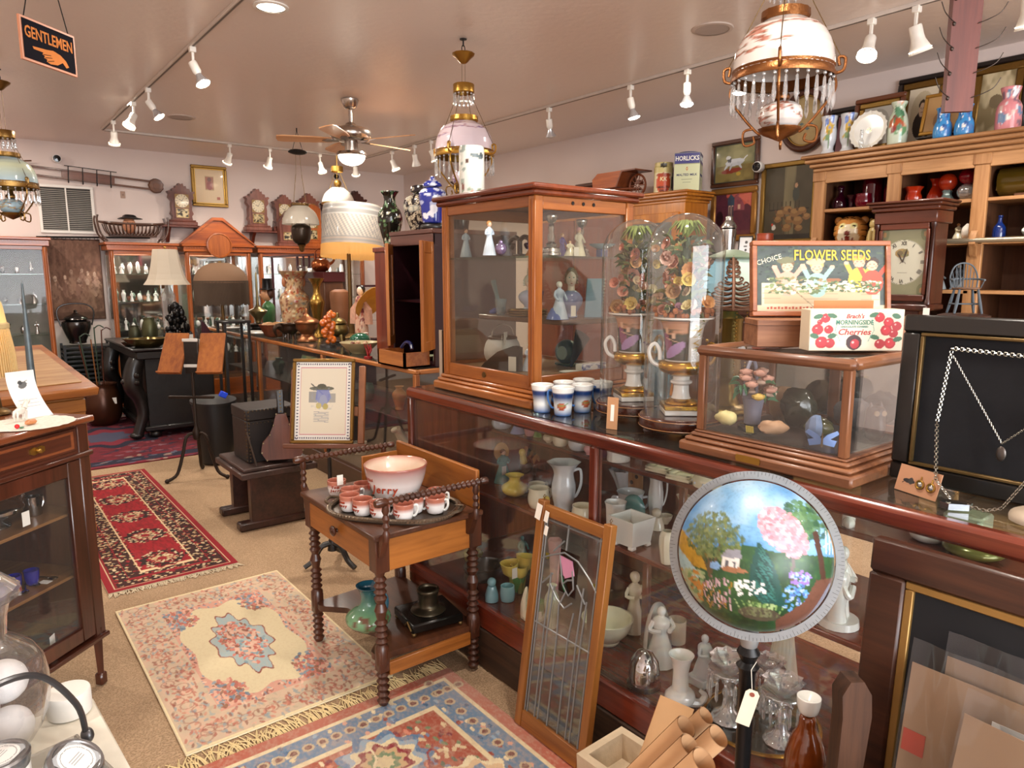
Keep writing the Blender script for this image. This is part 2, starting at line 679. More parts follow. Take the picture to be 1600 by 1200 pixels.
def ceiling_mat():
 m,nt,b,out=_new('satin_ceiling')
 tc=_n(nt,'ShaderNodeTexCoord')
 n1=_n(nt,'ShaderNodeTexNoise')
 n1.inputs['Scale'].default_value=18
 n1.inputs['Detail'].default_value=5
 n2=_n(nt,'ShaderNodeTexNoise')
 n2.inputs['Scale'].default_value=0.8
 for q in(n1,n2):
  nt.links.new(tc.outputs['Object'],q.inputs['Vector'])
 mx=_n(nt,'ShaderNodeMix',data_type='RGBA')
 mx.inputs[6].default_value=(*hx('dfd2ca'),1)
 mx.inputs[7].default_value=(*hx('e8dcd4'),1)
 nt.links.new(n2.outputs['Fac'],mx.inputs[0])
 nt.links.new(mx.outputs[2],b.inputs['Base Color'])
 b.inputs['Roughness'].default_value=0.3
 bp=_n(nt,'ShaderNodeBump')
 bp.inputs['Strength'].default_value=0.12
 bp.inputs['Distance'].default_value=0.02
 nt.links.new(n1.outputs['Fac'],bp.inputs['Height'])
 nt.links.new(bp.outputs[0],b.inputs['Normal'])
 return m
wall_m=mat('dccdc6',0.85,var=0.06,sc=1.5,bump=0.3)
white_paint=mat('e8e4dc',0.45,var=0.03)
GB(XL,YF,-0.1,XW,YB,0).struct('floor',floor_mat())
GB(XL,YF,HC,XW,YB,HC+0.1).struct('ceiling',ceiling_mat())
GB(XL,YB,0,XW,YB+0.12,HC).struct('wall_back',wall_m)
GB(XW,YF,0,XW+0.12,YB,HC).struct('wall_right',wall_m)
GB(XL-0.12,YF,0,XL,YB,HC).struct('wall_left',wall_m)
g=G()
g.box(XL,YF-0.12,0,XW,YF,0.5).box(XL,YF-0.12,2.9,XW,YF,HC).box(XL,YF-0.12,0.5,-1.8,YF,2.9).box(3.4,YF-0.12,0.5,XW,YF,2.9)
g.struct('wall_front',wall_m)
w=GB(-1.8,YF-0.1,0.5,-1.74,YF-0.02,2.9).box(3.34,YF-0.1,0.5,3.4,YF-0.02,2.9).box(0.77,YF-0.1,0.5,0.83,YF-0.02,2.9).box(-1.8,YF-0.1,0.5,3.4,YF-0.02,0.56).box(-1.8,YF-0.1,2.84,3.4,YF-0.02,2.9).struct('window_1',white_paint)
GB(-1.74,YF-0.07,0.56,3.34,YF-0.06,2.84).part('pane',glass('f4faff'),w)
GB(XL,YB-0.015,0,XW,YB,0.11,.004).struct('baseboard_back',white_paint)
GB(XW-0.015,YF,0,XW,YB-0.015,0.11,.004).struct('baseboard_right',white_paint)
GB(XL,YF,0,XL+0.015,YB-0.015,0.11,.004).struct('baseboard_left',white_paint)
# rugs
def fringe(w,ln,n,seed,y=0.0,sg=1):
 q=random.Random(seed)
 g=G()
 for i in range(n):
  x=-w/2+w*(i+.5)/n
  L=ln*q.uniform(.6,1.15)
  dx=q.uniform(-.5,.5)*ln
  g.tube([(x,y,.005),(x+dx*.3,y+sg*L*.5,.006),(x+dx,y+sg*L,.003)],[.002,.0026,.0018],4)
 return g
def rug(name,label,cx,cy_,w,h,nx,ny,fn,base,fr=None,th=0.009,frc='d8c6a0',rz=0.0):
 t=T(name,label,'rug',(cx,cy_,0.001),rz)
 GB(-w/2,-h/2,0,w/2,h/2,th-.0005,.003).part('backing',mat(frc,.9),t)
 me=canvas(w,h,nx,ny,fn,base,'xy',th)
 mpart(me,'pile',painted(.95,0,.7,500),t)
 if fr:
  for sg in(-1,1):
   if sg in fr:
    o=fringe(w,fr[sg],int(w/.005),int(cx*100)+sg,sg*h/2,sg).part('fringe',mat(frc,.9),t)
    o['kind']='stuff'
 return t
def rosette(p,x,y,r,asp,cols,k=10):
 for i,c in enumerate(cols):
  rr=r*(1-i/len(cols))
  p.ring(x,y,-1,rr,c,k,.12 if i%2==0 else-.1,asp)
def runner(p):
 asp=0.62/2.45*1.0
 p.noise(60,.3,.8,'7c1016',3)
 for(a,c)in((0,'8c1420'),(.05,'d9c09a'),(.058,'7c1018'),(.075,'2a1410')):
  p.frame(a,a*.26,1-a,1-a*.26,.02 if a else.05,c)
 i=(p.u>.075)&(p.u<.925)&(p.v>.02)&(p.v<.98)&~((p.u>.29)&(p.u<.71)&(p.v>.075)&(p.v<.925))
 p.put(i,'3a1813')
 q=random.Random(3)
 for _ in range(4200):
  x,y=q.random(),q.random()
  if.08<x<.92 and.022<y<.978 and not(.31<x<.69 and.085<y<.915):
   p.ell(x,y,.013,.0036,q.choice(['c4a880','b8966c','8a1c22','1e120e','1e120e','d0bc98']))
 p.frame(.285,.074,.715,.926,.012,'d8bd93')
 p.frame(.175,.046,.825,.954,.01,'8c1420')
 q=random.Random(5)
 for k in range(5):
  y=.135+k*.182
  for(r,c)in((.2,'8c1420'),(.175,'2a1510'),(.12,'8c1420'),(.085,'b89a70'),(.04,'8c1420')):
   p.ring(.5,y,-1,r,c,12,.1,.0+1)if False else p.put(np.hypot((p.u-.5),(p.v-y)*3.6)*(1+.08*np.cos(12*np.arctan2((p.v-y)*3.6,p.u-.5)))<r,c)
  for _ in range(150):
   a,rr=q.uniform(0,6.28),q.uniform(.05,.2)
   p.ell(.5+rr*cos(a),y+rr*sin(a)/3.6,.012,.0034,q.choice(['c4a880','2a1510','8c1420','d0bc98']))
rug('runner_rug','long red runner rug with row of cream and black medallions',0.8,5.13,0.64,2.45,150,560,runner,'9c1620',{-1:.05},frc='cdbda0')
def pastel(p):
 p.noise(26,.3,.75,'d8b49a',4,.7)
 p.frame(0,0,1,1,.012,'e4d4a8')
 q=random.Random(9)
 for _ in range(2600):
  x,y=q.random(),q.random()
  if not(.2<x<.8 and.13<y<.87)and.02<x<.98 and.015<y<.985:
   p.ell(x,y,.012,.006,q.choice(['b96a58','8e9a9c','c9836d','a5584a','b7a58c','9fa7a2','d9a992','8b5a4a']),q.uniform(0,3),a=.75)
 for k in range(26):
  for s in(0,1):
   y=.04+k*.037
   x=(.10 if s==0 else.90)+.035*sin(k*1.9)
   p.ring(x,y,.016,.022,'94584a',asp=1)if False else p.put(abs(np.hypot(p.u-x,(p.v-y)*1.7)-.03)<.004,'9a6050',.55)
 for k in range(14):
  for y in(.065,.935):
   x=.12+k*.058
   p.put(abs(np.hypot(p.u-x,(p.v-y)*1.7)-.03)<.004,'9a6050',.55)
 p.rect(.21,.135,.79,.865,'d09a86')
 q=random.Random(10)
 for _ in range(1100):
  x,y=q.uniform(.21,.79),q.uniform(.135,.865)
  p.ell(x,y,.010,.005,q.choice(['b96a58','a5a9a0','e0bca4','8e5f58','7f8d98']),q.uniform(0,3))
 U,V=(p.u-.5)/.27,(p.v-.5)/.33
 a=np.arctan2(V,U)
 d=np.maximum(abs(U),abs(V))*.55+np.hypot(U,V)*.45
 p.put(d*(1+.06*np.cos(8*a))<.98,'d8c8a2')
 q=random.Random(11)
 for sx in(-1,1):
  for sy in(-1,1):
   for _ in range(120):
    x,y=.5+sx*q.uniform(.13,.28),.5+sy*q.uniform(.2,.35)
    if abs(x-.5)/.27+abs(y-.5)/.33>1.25:
     p.ell(x,y,.013,.008,q.choice(['c4786a','8b98a0','b4685a','d9a992','90604c','6f7f8e']),q.uniform(0,3))
 for s,c in((1.0,'8f4f42'),(.95,'9fb0b0'),(.62,'a65e50'),(.58,'d2aa94'),(.3,'8f4f42'),(.26,'a6b4b2')):
  U,V=(p.u-.5)/(.155*s),(p.v-.5)/(.24*s)
  a=np.arctan2(V,U)
  d=(abs(U)**1.25+abs(V)**1.25)**.8
  p.put(d*(1+.11*np.cos(12*a))<1,c)
 q=random.Random(12)
 for _ in range(170):
  a,r=q.uniform(0,6.28),q.random()**.6
  x,y=.5+.11*r*cos(a),.5+.17*r*sin(a)
  p.ell(x,y,.012,.007,q.choice(['c97a6c','b46254','d9b09a','8a5a4a','7f98a0','c97a6c']),q.uniform(0,3))
 p.noise(120,.45,.9,'c8b090',8,.35)
rug('pastel_rug','cream rug with pale blue scalloped medallion and pink floral border',0.862,3.02,0.78,1.30,240,400,pastel,'c4b096',None,frc='e8dcb8')
def blue_rug(p):
 p.noise(50,.3,.8,'a4503c',4,.8)
 W,H=1.75,2.5
 asp=W/H
 p.frame(0,0,1,1,.03,'b0604c')
 def band(i0,i1,c):
  m=(p.u>i0)&(p.u<1-i0)&(p.v>i0*asp)&(p.v<1-i0*asp)&~((p.u>i1)&(p.u<1-i1)&(p.v>i1*asp)&(p.v<1-i1*asp))
  p.put(m,c)
  return m
 q=random.Random(21)
 band(.03,.115,'6c849c')
 band(.03,.04,'e2d0a8')
 band(.105,.118,'e2d0a8')
 for _ in range(3000):
  x,y=q.random(),q.random()
  e=min(x,1-x,y/asp,(1-y)/asp)
  if.042<e<.104:
   p.ell(x,y,.0055,.004,q.choice(['d8c49a','5b7594','94453a','d6a08a','e6d6b0','47617f','8fa7bb']),q.uniform(0,3))
 for k in range(34):
  y=.02+k*.03
  for x in(.072,.928):
   p.put(np.hypot(p.u-x,(p.v-y)/asp)<.012,'c0ac8c').put(np.hypot(p.u-x,(p.v-y)/asp)<.007,'7a5048')
  x=.02+k*.03
  for y2 in(.072*asp,1-.072*asp):
   p.put(np.hypot(p.u-x,(p.v-y2)/asp)<.012,'c0ac8c').put(np.hypot(p.u-x,(p.v-y2)/asp)<.007,'7a5048')
 for _ in range(2600):
  x,y=q.uniform(.125,.875),q.uniform(.09,.91)
  p.ell(x,y,.006,.004,q.choice(['dcc69c','6f8a66','6c86a4','8c2f38','d98a70','4c6a58','e6d6b0','7a3a44']),q.uniform(0,3),a=.9)
 def palmette(x,y,s,cols,k=8):
  for i,c in enumerate(cols):
   rr=s*(1-i/len(cols)*.92)
   a=np.arctan2((p.v-y)/asp,p.u-x)
   p.put(np.hypot(p.u-x,(p.v-y)/asp)*(1+.13*np.cos(k*a+i))<rr,c)
 A=['5f7d9c','94aabb','e2d2a8','8c3038','c9a87c','6f8a66','d8c49a']
 B=['e6d6b0','d9b890','6c86a4','e6d6b0','7a2f40','d98a70']
 C_=['6a4a6a','e2d2a8','6f8a66','b85a48','e6d6b0','7d94ae']
 for x,y,s,c,k in((.72,.86,.085,A,9),(.52,.88,.07,B,7),(.30,.85,.09,C_,8),(.60,.75,.06,C_,6),(.83,.75,.07,B,8),(.42,.73,.085,A,9),(.22,.70,.07,B,7),(.70,.62,.09,C_,8),(.5,.55,.12,A,10),(.25,.52,.08,C_,8),(.8,.45,.08,A,8),(.4,.36,.09,B,8),(.65,.3,.09,C_,9),(.25,.25,.08,A,8),(.8,.2,.08,B,8),(.5,.15,.08,C_,8)):
  palmette(x,y,s,c,k)
 for _ in range(60):
  x,y=q.uniform(.14,.86),q.uniform(.1,.9)
  pts=[(x,y)]
  a=q.uniform(0,6.28)
  for _k in range(6):
   a+=q.uniform(-.9,.9)
   pts.append((pts[-1][0]+.012*cos(a),pts[-1][1]+.012*sin(a)*asp))
  p.line(pts,.004,q.choice(['8c2f38','4c6a58','5a4a6a','e6d6b0']))
 p.noise(220,.4,.8,'c0a48c',8,.42)
 p.noise(9,.35,.75,'b8a494',9,.3)
rug('floral_rug','rust and blue floral rug with long cream fringe at front of shop',0.605,1.03,1.70,2.50,420,560,blue_rug,'a85c48',{1:.085},frc='dcc694')
def dark_rug(p):
 p.noise(30,.3,.8,'5a1520',4,.9)
 for a,c in((.0,'7c1c2c'),(.03,'1e1c30'),(.115,'6c1826')):
  p.frame(a,a*.8,1-a,1-a*.8,.09 if a==.03 else.03,c)
 q=random.Random(31)
 for _ in range(900):
  x,y=q.random(),q.random()
  e=min(x,1-x,y,1-y)
  cs=['54586c','8a7a72','1a1a2c','6c2030','a08a7a']if e<.12 else['32253c','7c2434','4a1420','80606a','8c3a44','1e1c30']
  p.ell(x,y,.016,.007,q.choice(cs),q.choice([0,0,.4,1.5]),a=.8)
 for r,c in((.2,'1e1c30'),(.15,'7c2434'),(.09,'4a4a60')):
  rosette(p,.5,.5,r,1,[c],8)
rug('burgundy_rug','large burgundy and navy rug spread under black carved desk',1.08,7.85,2.28,2.5,240,260,dark_rug,'6c1a28',None,frc='7c1c2c')
# track lights
track_m=mat('cfc4ba',.4)
head_m=mat('e9e4da',.35)
bulb_w=emit('ffe2c0',14.0)
bulb_n=emit('fff2e2',16.0)
off_m=mat('b9b2a8',.3)
def spot(name,loc,d,power,col,ang=75):
 l=bpy.data.lights.new(name,'SPOT')
 l.energy=power
 l.color=col
 l.spot_size=rad(ang)
 l.spot_blend=0.6
 l.shadow_soft_size=0.035
 o=bpy.data.objects.new(name,l)
 COL.objects.link(o)
 o.location=loc
 o.rotation_euler=Vector(d).to_track_quat('-Z','Y').to_euler()
 return o
def track(name,label,x0,y0,x1,y1):
 t=T(name,label,'track',(0,0,0))
 dx=0.017 if x0==x1 else 0
 dy=0.017 if y0==y1 else 0
 GB(x0-dx,y0-dy,HC-.022,x1+dx,y1+dy,HC,.003).part('rail',track_m,t)
 GB(x0-dx*.35,y0-dy*.35,HC-.0235,x1+dx*.35,y1+dy*.35,HC-.021).part('slot',mat('6a6058',.6),t,'dark slot')
track('lighting_track','long white ceiling track beside hanging gentlemen sign',1.355,1.0,1.355,8.40)
track('lighting_track','white ceiling track running parallel to back wall',1.375,8.43,4.23,8.43)
track('lighting_track','white ceiling track running parallel to right wall',4.25,-1.0,4.25,8.43)
def head(x,y,d,kind,label,on=True,power=26,col=WARM,L=0.11,s=1.0):
 t=T('track_spotlight',label,'spotlight',(x,y,HC-.0215),0,'spotlights on the ceiling tracks')
 d=Vector(d).normalized()
 qm=d.to_track_quat('-Z','Y').to_matrix().to_4x4()
 GB(-.02,-.02,-.035,.02,.02,0,.004).part('mount',head_m,t)
 GB(-.008,-.008,-.10,.008,.008,-.03,.002).part('stem',head_m,t)
 M=TR(0,0,-.105)@qm
 if kind=='cone':
  GL(sub([(.0,.05),(.3,.05),(.34,.0),(.34,-.35),(.36,-.5),(.62,-1.0),(.60,-1.0),(.34,-.5),(0,-.48)],.085*s,.12*s),18,M=M).part('lamp_holder',head_m,t)
  zb,rb=-.105*s,.050*s
 else:
  GL(sub([(0,.1),(.34,.1),(.36,.05),(.36,-.45),(.30,-.5),(.24,-.62),(0,-.62)],.075*s,.12*s),18,M=M).part('lamp_holder',head_m,t)
  GL(sub([(.22,-.55),(.24,-.68),(.42,-.92),(.55,-1.08),(.52,-1.14)],.085*s,.12*s),20,M=M,cap=False).part('reflector',mat('d0d2d6',.2,.7),t)
  zb,rb=-.135*s,.046*s
 bm=(bulb_n if col!=WARM else bulb_w)if on else off_m
 GL([(rb,zb),(rb*.85,zb-.008*s),(rb*.4,zb-.013*s),(0,zb-.014*s)],18,M=M,cap=True).part('bulb',bm,t)
 if on:
  p=Vector((x,y,HC-.0215))+M@Vector((0,0,zb-.03*s))
  spot('spotlight_beam',p,d,power,col)
 return t
nm='white track spotlight with lit reflector bulb, '
head(1.355,5.03,(.35,-.35,-1),'bulb',nm+'nearest on left track')
head(1.355,6.32,(.55,-.3,-1),'bulb',nm+'second on left track',s=.95)
head(1.355,6.89,(-.5,-.2,-1),'cone',nm+'third on left track')
head(1.355,7.83,(.05,.5,-1),'cone',nm+'last on left track by back wall')
head(2.60,8.43,(-.2,.7,-1),'cone',nm+'left of hanging scale on back track',power=22)
head(3.05,8.43,(-.1,.6,-1),'cone',nm+'right of hanging scale on back track',power=22)
head(3.66,8.43,(.1,-.3,-1),'cone',nm+'under ceiling fan lamp on back track',power=22)
head(4.12,8.43,(.3,.5,-1),'cone',nm+'end of back track near corner',power=22)
head(4.25,7.72,(.35,-.2,-1),'cone',nm+'farthest on right track')
head(4.25,7.2,(.3,.2,-1),'cone','white track spotlight, unlit cone right of ceiling fan lamp',on=False)
head(4.25,6.85,(.5,-.1,-1),'cone',nm+'under tip of fan blade')
head(4.25,4.9,(.35,.2,-1),'bulb','white unlit track spotlight right of hanging lamp',on=False)
head(4.25,3.95,(.2,-.15,-1),'bulb',nm+'above wooden wheelbarrow',power=36,col=NEUT)
head(4.25,3.41,(-.1,-.1,-1),'bulb',nm+'above the dog picture',power=36,col=NEUT)
head(4.25,2.97,(0,.05,-1),'bulb',nm+'left of big floral hanging lamp',power=36,col=COOL)
head(4.25,2.12,(-.5,-.1,-1),'cone',nm+'right of big floral hanging lamp',power=36,col=NEUT,s=1.05)
head(4.25,1.88,(.35,-.15,-1),'cone',nm+'left of hooked wooden board',power=36,col=NEUT,s=1.15)
head(4.25,1.36,(.3,.0,-1),'cone',nm+'right of hooked wooden board',power=36,col=NEUT,s=1.15)
t=T('recessed_light','bright round recessed light in ceiling','ceiling light',(1.53,4.10,HC))
GL([(.075,0),(.095,0),(.095,-.006),(.075,-.009)],28,cap=False).part('trim_ring',white_paint,t)
G().cyl((0,0,-.003),.0755,.002,28).part('lens',emit('fff0dc',9),t)
for(x,y),lb in(((3.736,2.825),'round unlit ceiling speaker left of big hanging lamp'),((1.85,7.38),'round flush ceiling speaker between tracks at the back')):
 t=T('ceiling_speaker',lb,'speaker',(x,y,HC))
 GL([(.10,0),(.125,0),(.12,-.006),(.10,-.008)],28,cap=False).part('trim_ring',mat('c8bab0',.5),t)
 G().cyl((0,0,-.006),.101,.004,28).part('grille',mat('b3a8a2',.6),t)
 # ceiling fan
t=T('ceiling_fan','brushed nickel ceiling fan with maple blades and lit bowl lamp','ceiling fan',(2.79,5.77,HC))
nick=mat('b4aca4',.22,.95)
GL(sm([(0,0),(.075,0),(.072,-.02),(.05,-.07),(.022,-.085),(0,-.085)],1),24).part('canopy',nick,t)
G().cyl((0,0,-.2),.014,.13,12).part('downrod',nick,t)
GL(sm([(0,-.18),(.035,-.19),(.05,-.215),(.14,-.235),(.17,-.26),(.17,-.315),(.13,-.34),(.06,-.345),(0,-.345)],1),32).part('motor_housing',nick,t)
GL([(0,-.34),(.055,-.345),(.055,-.42),(.12,-.43),(.13,-.45),(.125,-.46),(0,-.46)],28).part('switch_housing',nick,t)
GL(sm([(.115,-.455),(.108,-.49),(.075,-.525),(0,-.545)],1),28).part('lamp_bowl',emit('fff0d8',6),t)
area('fan_lamp',(2.79,5.77,HC-.57),(0,0,0),.2,0,9,NEUT,'DISK')
blade=[(.16,-.045),(.3,-.06),(.55,-.068),(.60,-.055),(.61,0),(.60,.055),(.55,.068),(.3,.06),(.16,.045)]
bl_m=wood('c98a58','dfae80','x',.35)
ir_m=mat('8d857e',.3,.9)
b0=i0=None
for k in range(5):
 a=rad(-62+72*k)
 if b0 is None:
  b0=GP(blade,-.004,.004,'xy',RX(rad(11))).part('blade',bl_m,t)
  i0=GP([(.1,-.016),(.2,-.03),(.24,0),(.2,.03),(.1,.016)],-.008,-.003,'xy',RX(rad(11))).part('blade_iron',ir_m,t)
  b0.location=i0.location=(0,0,-.335)
  b0.rotation_euler=i0.rotation_euler=(0,0,a)
 else:
  rep(b0,rot=(0,0,a))
  rep(i0,rot=(0,0,a))
  # shared shapes
def hollow(prof,t=.04,zin=.08):
 q=[(0,prof[0][1])]+list(prof)
 inn=[(max(r-t,.005),z)for r,z in reversed(prof)if z>zin]
 return q+inn+[(0,max(zin,inn[-1][1]-.01)if inn else zin)]
PR={'urn':[(.22,0),(.25,.03),(.2,.07),(.3,.2),(.46,.42),(.5,.58),(.42,.74),(.24,.85),(.2,.9),(.3,1)],'baluster':[(.3,0),(.32,.03),(.27,.1),(.36,.3),(.5,.58),(.48,.7),(.3,.83),(.22,.88),(.22,.94),(.33,1)],'bulb':[(.2,0),(.24,.02),(.4,.14),(.5,.32),(.44,.5),(.25,.64),(.19,.76),(.22,.9),(.34,1)],'cylinder':[(.46,0),(.5,.02),(.5,.5),(.5,.97),(.49,1)],'trumpet':[(.34,0),(.36,.04),(.22,.1),(.18,.25),(.22,.55),(.34,.85),(.5,1)],'bowl':[(.22,0),(.25,.08),(.24,.14),(.38,.4),(.47,.7),(.5,1)],'cup':[(.3,0),(.34,.04),(.42,.2),(.47,.5),(.5,1)],'flare':[(.36,0),(.38,.04),(.36,.3),(.4,.6),(.44,.85),(.5,1)],'jar':[(.3,0),(.4,.05),(.5,.3),(.5,.6),(.42,.82),(.34,.9),(.36,1)],'dish':[(.3,0),(.32,.15),(.4,.45),(.48,.8),(.5,1)],'pot':[(.36,0),(.4,.04),(.48,.25),(.5,.5),(.44,.8),(.46,1)],'bottle':[(.4,0),(.48,.03),(.5,.15),(.48,.5),(.3,.64),(.16,.72),(.14,.92),(.2,.95),(.18,1)],}
glz=dict(rough=.12,coat=.4)
CER={k:mat(v,.15,0,.06,9,0,.5)for k,v in dict(white='e6e6e0',cream='e8e2c8',grey='d2d8dc',blue='9fc0d2',pale='c8d4e2',green='5f9a4e',dark='22302a',pink='d8a0a0',yellow='e0c860',tan='b98a55',teal='4a8a86',lilac='8a90b8',olive='8a8c3c',brown='5a3a24',black='161416',aqua='8cc0cc').items()}
gold_m=mat('c9983e',.25,.9)
brass_m=mat('a8823e',.32,.9)
dbrass=mat('6a5230',.42,.8)
silver_m=mat('b8b8b6',.18,.95)
iron_m=mat('1e1b1a',.5,.4)
skin_m=mat('e2b898',.5)
tag_m=mat('ece8de',.7,var=.03)
string_m=mat('d8d0c0',.8)
paper_m=mat('e6e0d2',.8,var=.03)
clear=glass('ffffff',.015)
crystal=glass('f4f6f6',.10,.95,.2,'ffffff',.03,1.8)
MAH=wood('47190f','7a3420','y',.25,9,.5)
MAHz=wood('47190f','7a3420','z',.25,9,.5)
DARKW=wood('24120b','44241a','y',.4)
OAK=wood('8a4a1c','b9763a','z',.35)
OAKy=wood('8a4a1c','b9763a','y',.35)
def pricetag(p,loc,s=1.0,rz=0.0,L=.05,name='price_tag'):
 M=TR(*loc)@RZ(rz)
 o=GB(-.009*s,-.0006,-.03*s,.009*s,.0006,0,0,M).part(name,tag_m,p,'white paper price tag')
 return o
def vessel(name,label,cat,sp,prof,m,n=24,fn=None,rz=0.0,group=None,t=.035,hol=True,zin=.08):
 x,y,z,h,w=sp
 pr=sm(PR[prof]if isinstance(prof,str)else prof,1)
 if hol:
  pr=hollow(pr,t,zin)
 return GL(sub(pr,w,h),n,fn=fn).thing(name,label,cat,m,(x,y,z),rz,group)
def handle(p,w,h,r=.06,z0=.3,z1=.8,x=.42,out=.3,m=None,name='handle',a=0.0):
 M=RZ(a)
 pts=curve([(x*w,0,z1*h),((x+out)*w,0,(z1+.02)*h),((x+out*1.1)*w,0,(z0+z1)/2*h),((x+out*.5)*w,0,(z0+.03)*h),(x*w,0,z0*h)],5)
 return GT(pts,r*w,7,M=M).part(name,m,p)
def ruffle(k,amp):
 return lambda a,t:1+amp*sin(k*a)*max(0,min(1,(t-.25)*2.2))
def ribs(k,amp):
 return lambda a,t:1+amp*abs(sin(k*a/2))
def figurine(name,label,sp,dress,skin=None,hair=None,arm=True,cat='figurine',skirt=.5,pose=0,rz=0.0,hat=None,group=None,base=None):
 x,y,z,h,w=sp
 t=T(name,label,cat,(x,y,z),rz,group)
 b=G()
 b.lathe(sm(sub([(0,0),(skirt,0),(skirt*.95,.05),(skirt*.7,.3),(skirt*.42,.52),(.2,.58),(.26,.68),(.25,.76),(.1,.81),(.07,.86),(0,.86)],w,h),1),16)
 if arm:
  for s in(-1,1):
   e=[(s*.24*w,0,.75*h),(s*.36*w,-.05*w,.62*h),(s*(.12 if pose else.3)*w,-.28*w,(.62 if pose else.5)*h)]
   b.tube(curve(e,3),[.07*w]*7,6)
 b.part('dress',dress,t)
 hr=min(.085*h,.22*w)
 GS((0,-.01*w,.90*h),(hr*.85,hr*.9,hr),10,7).part('head',skin or dress,t)
 if hair:
  g=GS((0,.12*hr,.915*h+.1*hr),(hr*1.0,hr*.98,hr*.95),10,6)
  g.part('hair',hair,t)
 if hat:
  GL(sub([(0,0),(1.7,0),(1.6,.12),(.9,.2),(.8,.8),(.5,1),(0,1)],hr,hr),14,(0,0,.93*h)).part('hat',hat,t)
 if base:
  GL(sub([(0,0),(.5,0),(.5,.03),(.46,.05),(0,.05)],w,h),16).part('base',base,t)
 return t
 # the long front showcase
X0,X1,CY0,CY1,CT=1.585,2.36,-0.75,2.80,1.095
t=T('display_counter','long mahogany framed glass display counter full of white and pastel pottery','counter',(0,0,0))
GB(X0-.012,CY0,0,X1,CY1,.17,.006).part('plinth',wood('2a1a10','4a3220','y',.6,20,0),t,'dark worn plinth')
GB(X0-.008,CY0,.17,X1,CY1,.2685,.006).part('deck',MAH,t)
for i,(x,y)in enumerate([(X0,CY1-.035),(X0,1.585),(X0,.30),(X0,CY0),(X1-.035,CY1-.035),(X1-.035,1.585),(X1-.035,.3),(X1-.035,CY0)]):
 GB(x,y,.27,x+.035,y+.035,1.05,.006).part('post',MAHz,t)
for(x0,y0,x1,y1)in((X0-.006,CY0,X0+.034,CY1),(X1-.034,CY0,X1+.006,CY1)):
 GB(x0,y0,1.045,x1,y1,CT-.002,.011).part('top_rail',MAH,t)
for y in(CY1-.034,CY0):
 GB(X0+.034,y,1.045,X1-.034,y+.034,CT-.002,.009).part('top_rail',wood('47190f','7a3420','x',.25,9,.5),t)
gl=glass('eaf4ee',.015,.75,.05)
GB(X0+.03,CY0+.03,CT-.010,X1-.03,CY1-.03,CT).part('glass_top',gl,t)
for y0,y1 in((1.62,CY1-.035),(.335,1.585),(CY0+.035,.30)):
 GB(X0+.014,y0,.27,X0+.019,y1,1.045).part('front_pane',clear,t)
GB(X0+.035,CY1-.02,.27,X1-.035,CY1-.012,1.045).part('end_panel',MAHz,t)
GB(1.855,CY0+.04,.58,X1-.04,CY1-.04,.60,.004).part('shelf',MAH,t)
GB(2.03,CY0+.04,.83,X1-.04,CY1-.04,.85,.004).part('shelf',MAH,t)
for y in(2.70,1.60,.32):
 for(x,z0,z1)in((1.87,.271,.58),(2.06,.60,.83)):
  GB(x,y,z0,x+.025,y+.025,z1,.003).part('shelf_leg',MAHz,t)
GB(X1-.03,1.62,.27,X1-.015,CY1-.035,1.045).part('back_panel',MAHz,t)
vessel('planter','small pale blue planter at left end of top shelf in counter','planter',(2.073,2.727,0.851,0.06,0.094),'pot',CER['pale'],fn=ribs(9,.12))
figurine('lady_figurine','small lady figurine in lilac blue skirt on top counter shelf',(2.061,2.586,0.851,0.078,0.076),CER['lilac'],skin_m,CER['brown'])
vessel('floral_cup','small pink flowered cup beside lilac lady on counter shelf','cup',(2.069,2.505,0.851,0.059,0.059),'cup',CER['pink'])
figurine('green_figurine','tiny green dressed figurine right of pink flowered cup',(2.085,2.469,0.851,0.066,0.044),CER['green'],CER['cream'],None)
t=T('swan_planter','small cream pottery swan on top counter shelf','planter',(2.052,2.353,0.851,0.055,0.049)[:3],.6)
GL(hollow(sub([(.2,0),(.5,.3),(.5,.6),(.4,.7)],.05,.05),.004,.01),16).part('body',CER['cream'],t)
GT(curve([(.022,0,.03),(.034,0,.05),(.024,0,.062),(.032,0,.07),(.04,0,.066)],4),.0055,6).part('neck',CER['cream'],t)
vessel('ribbed_jar','cream ribbed jar right of pottery swan on counter shelf','jar',(2.052,2.272,0.851,0.066,0.07),'jar',CER['cream'],fn=ribs(12,.05))
t=vessel('rose_bowl','round white ribbed bowl beside cream jar on counter shelf','bowl',(2.067,2.17,0.851,0.065,0.093),'jar',CER['grey'],fn=ribs(14,.05))
vessel('pink_vase','small pink vase behind mahogany counter post','vase',(2.041,2.086,0.851,0.046,0.043),'urn',CER['pink'])
vessel('fluted_planter','large white fluted planter right of counter post on top shelf','planter',(2.071,1.942,0.851,0.09,0.12),'flare',CER['white'],fn=ribs(16,.06),n=48)
for i,(sp,lb)in enumerate((((2.207,1.954,0.851,0.041,0.04),'left of two little white pottery birds on top shelf'),((2.172,1.855,0.851,0.049,0.046),'right of two little white pottery birds on top shelf'))):
 t=T('bird_figurine',lb,'figurine',sp[:3],.4*i+1)
 GS((0,0,.02),(.026,.016,.018),10,7).ball((.022,0,.036),.011,8,6).add([(-.02,-.008,.02),(-.02,.008,.02),(-.05,0,.03),(-.045,0,.036)],[(0,1,2),(0,2,3),(1,3,2),(0,3,1)]).part('body',CER['white'],t)
 GT([(.03,0,.036),(.04,0,.034)],[.004,.001],6).part('beak',CER['tan'],t)
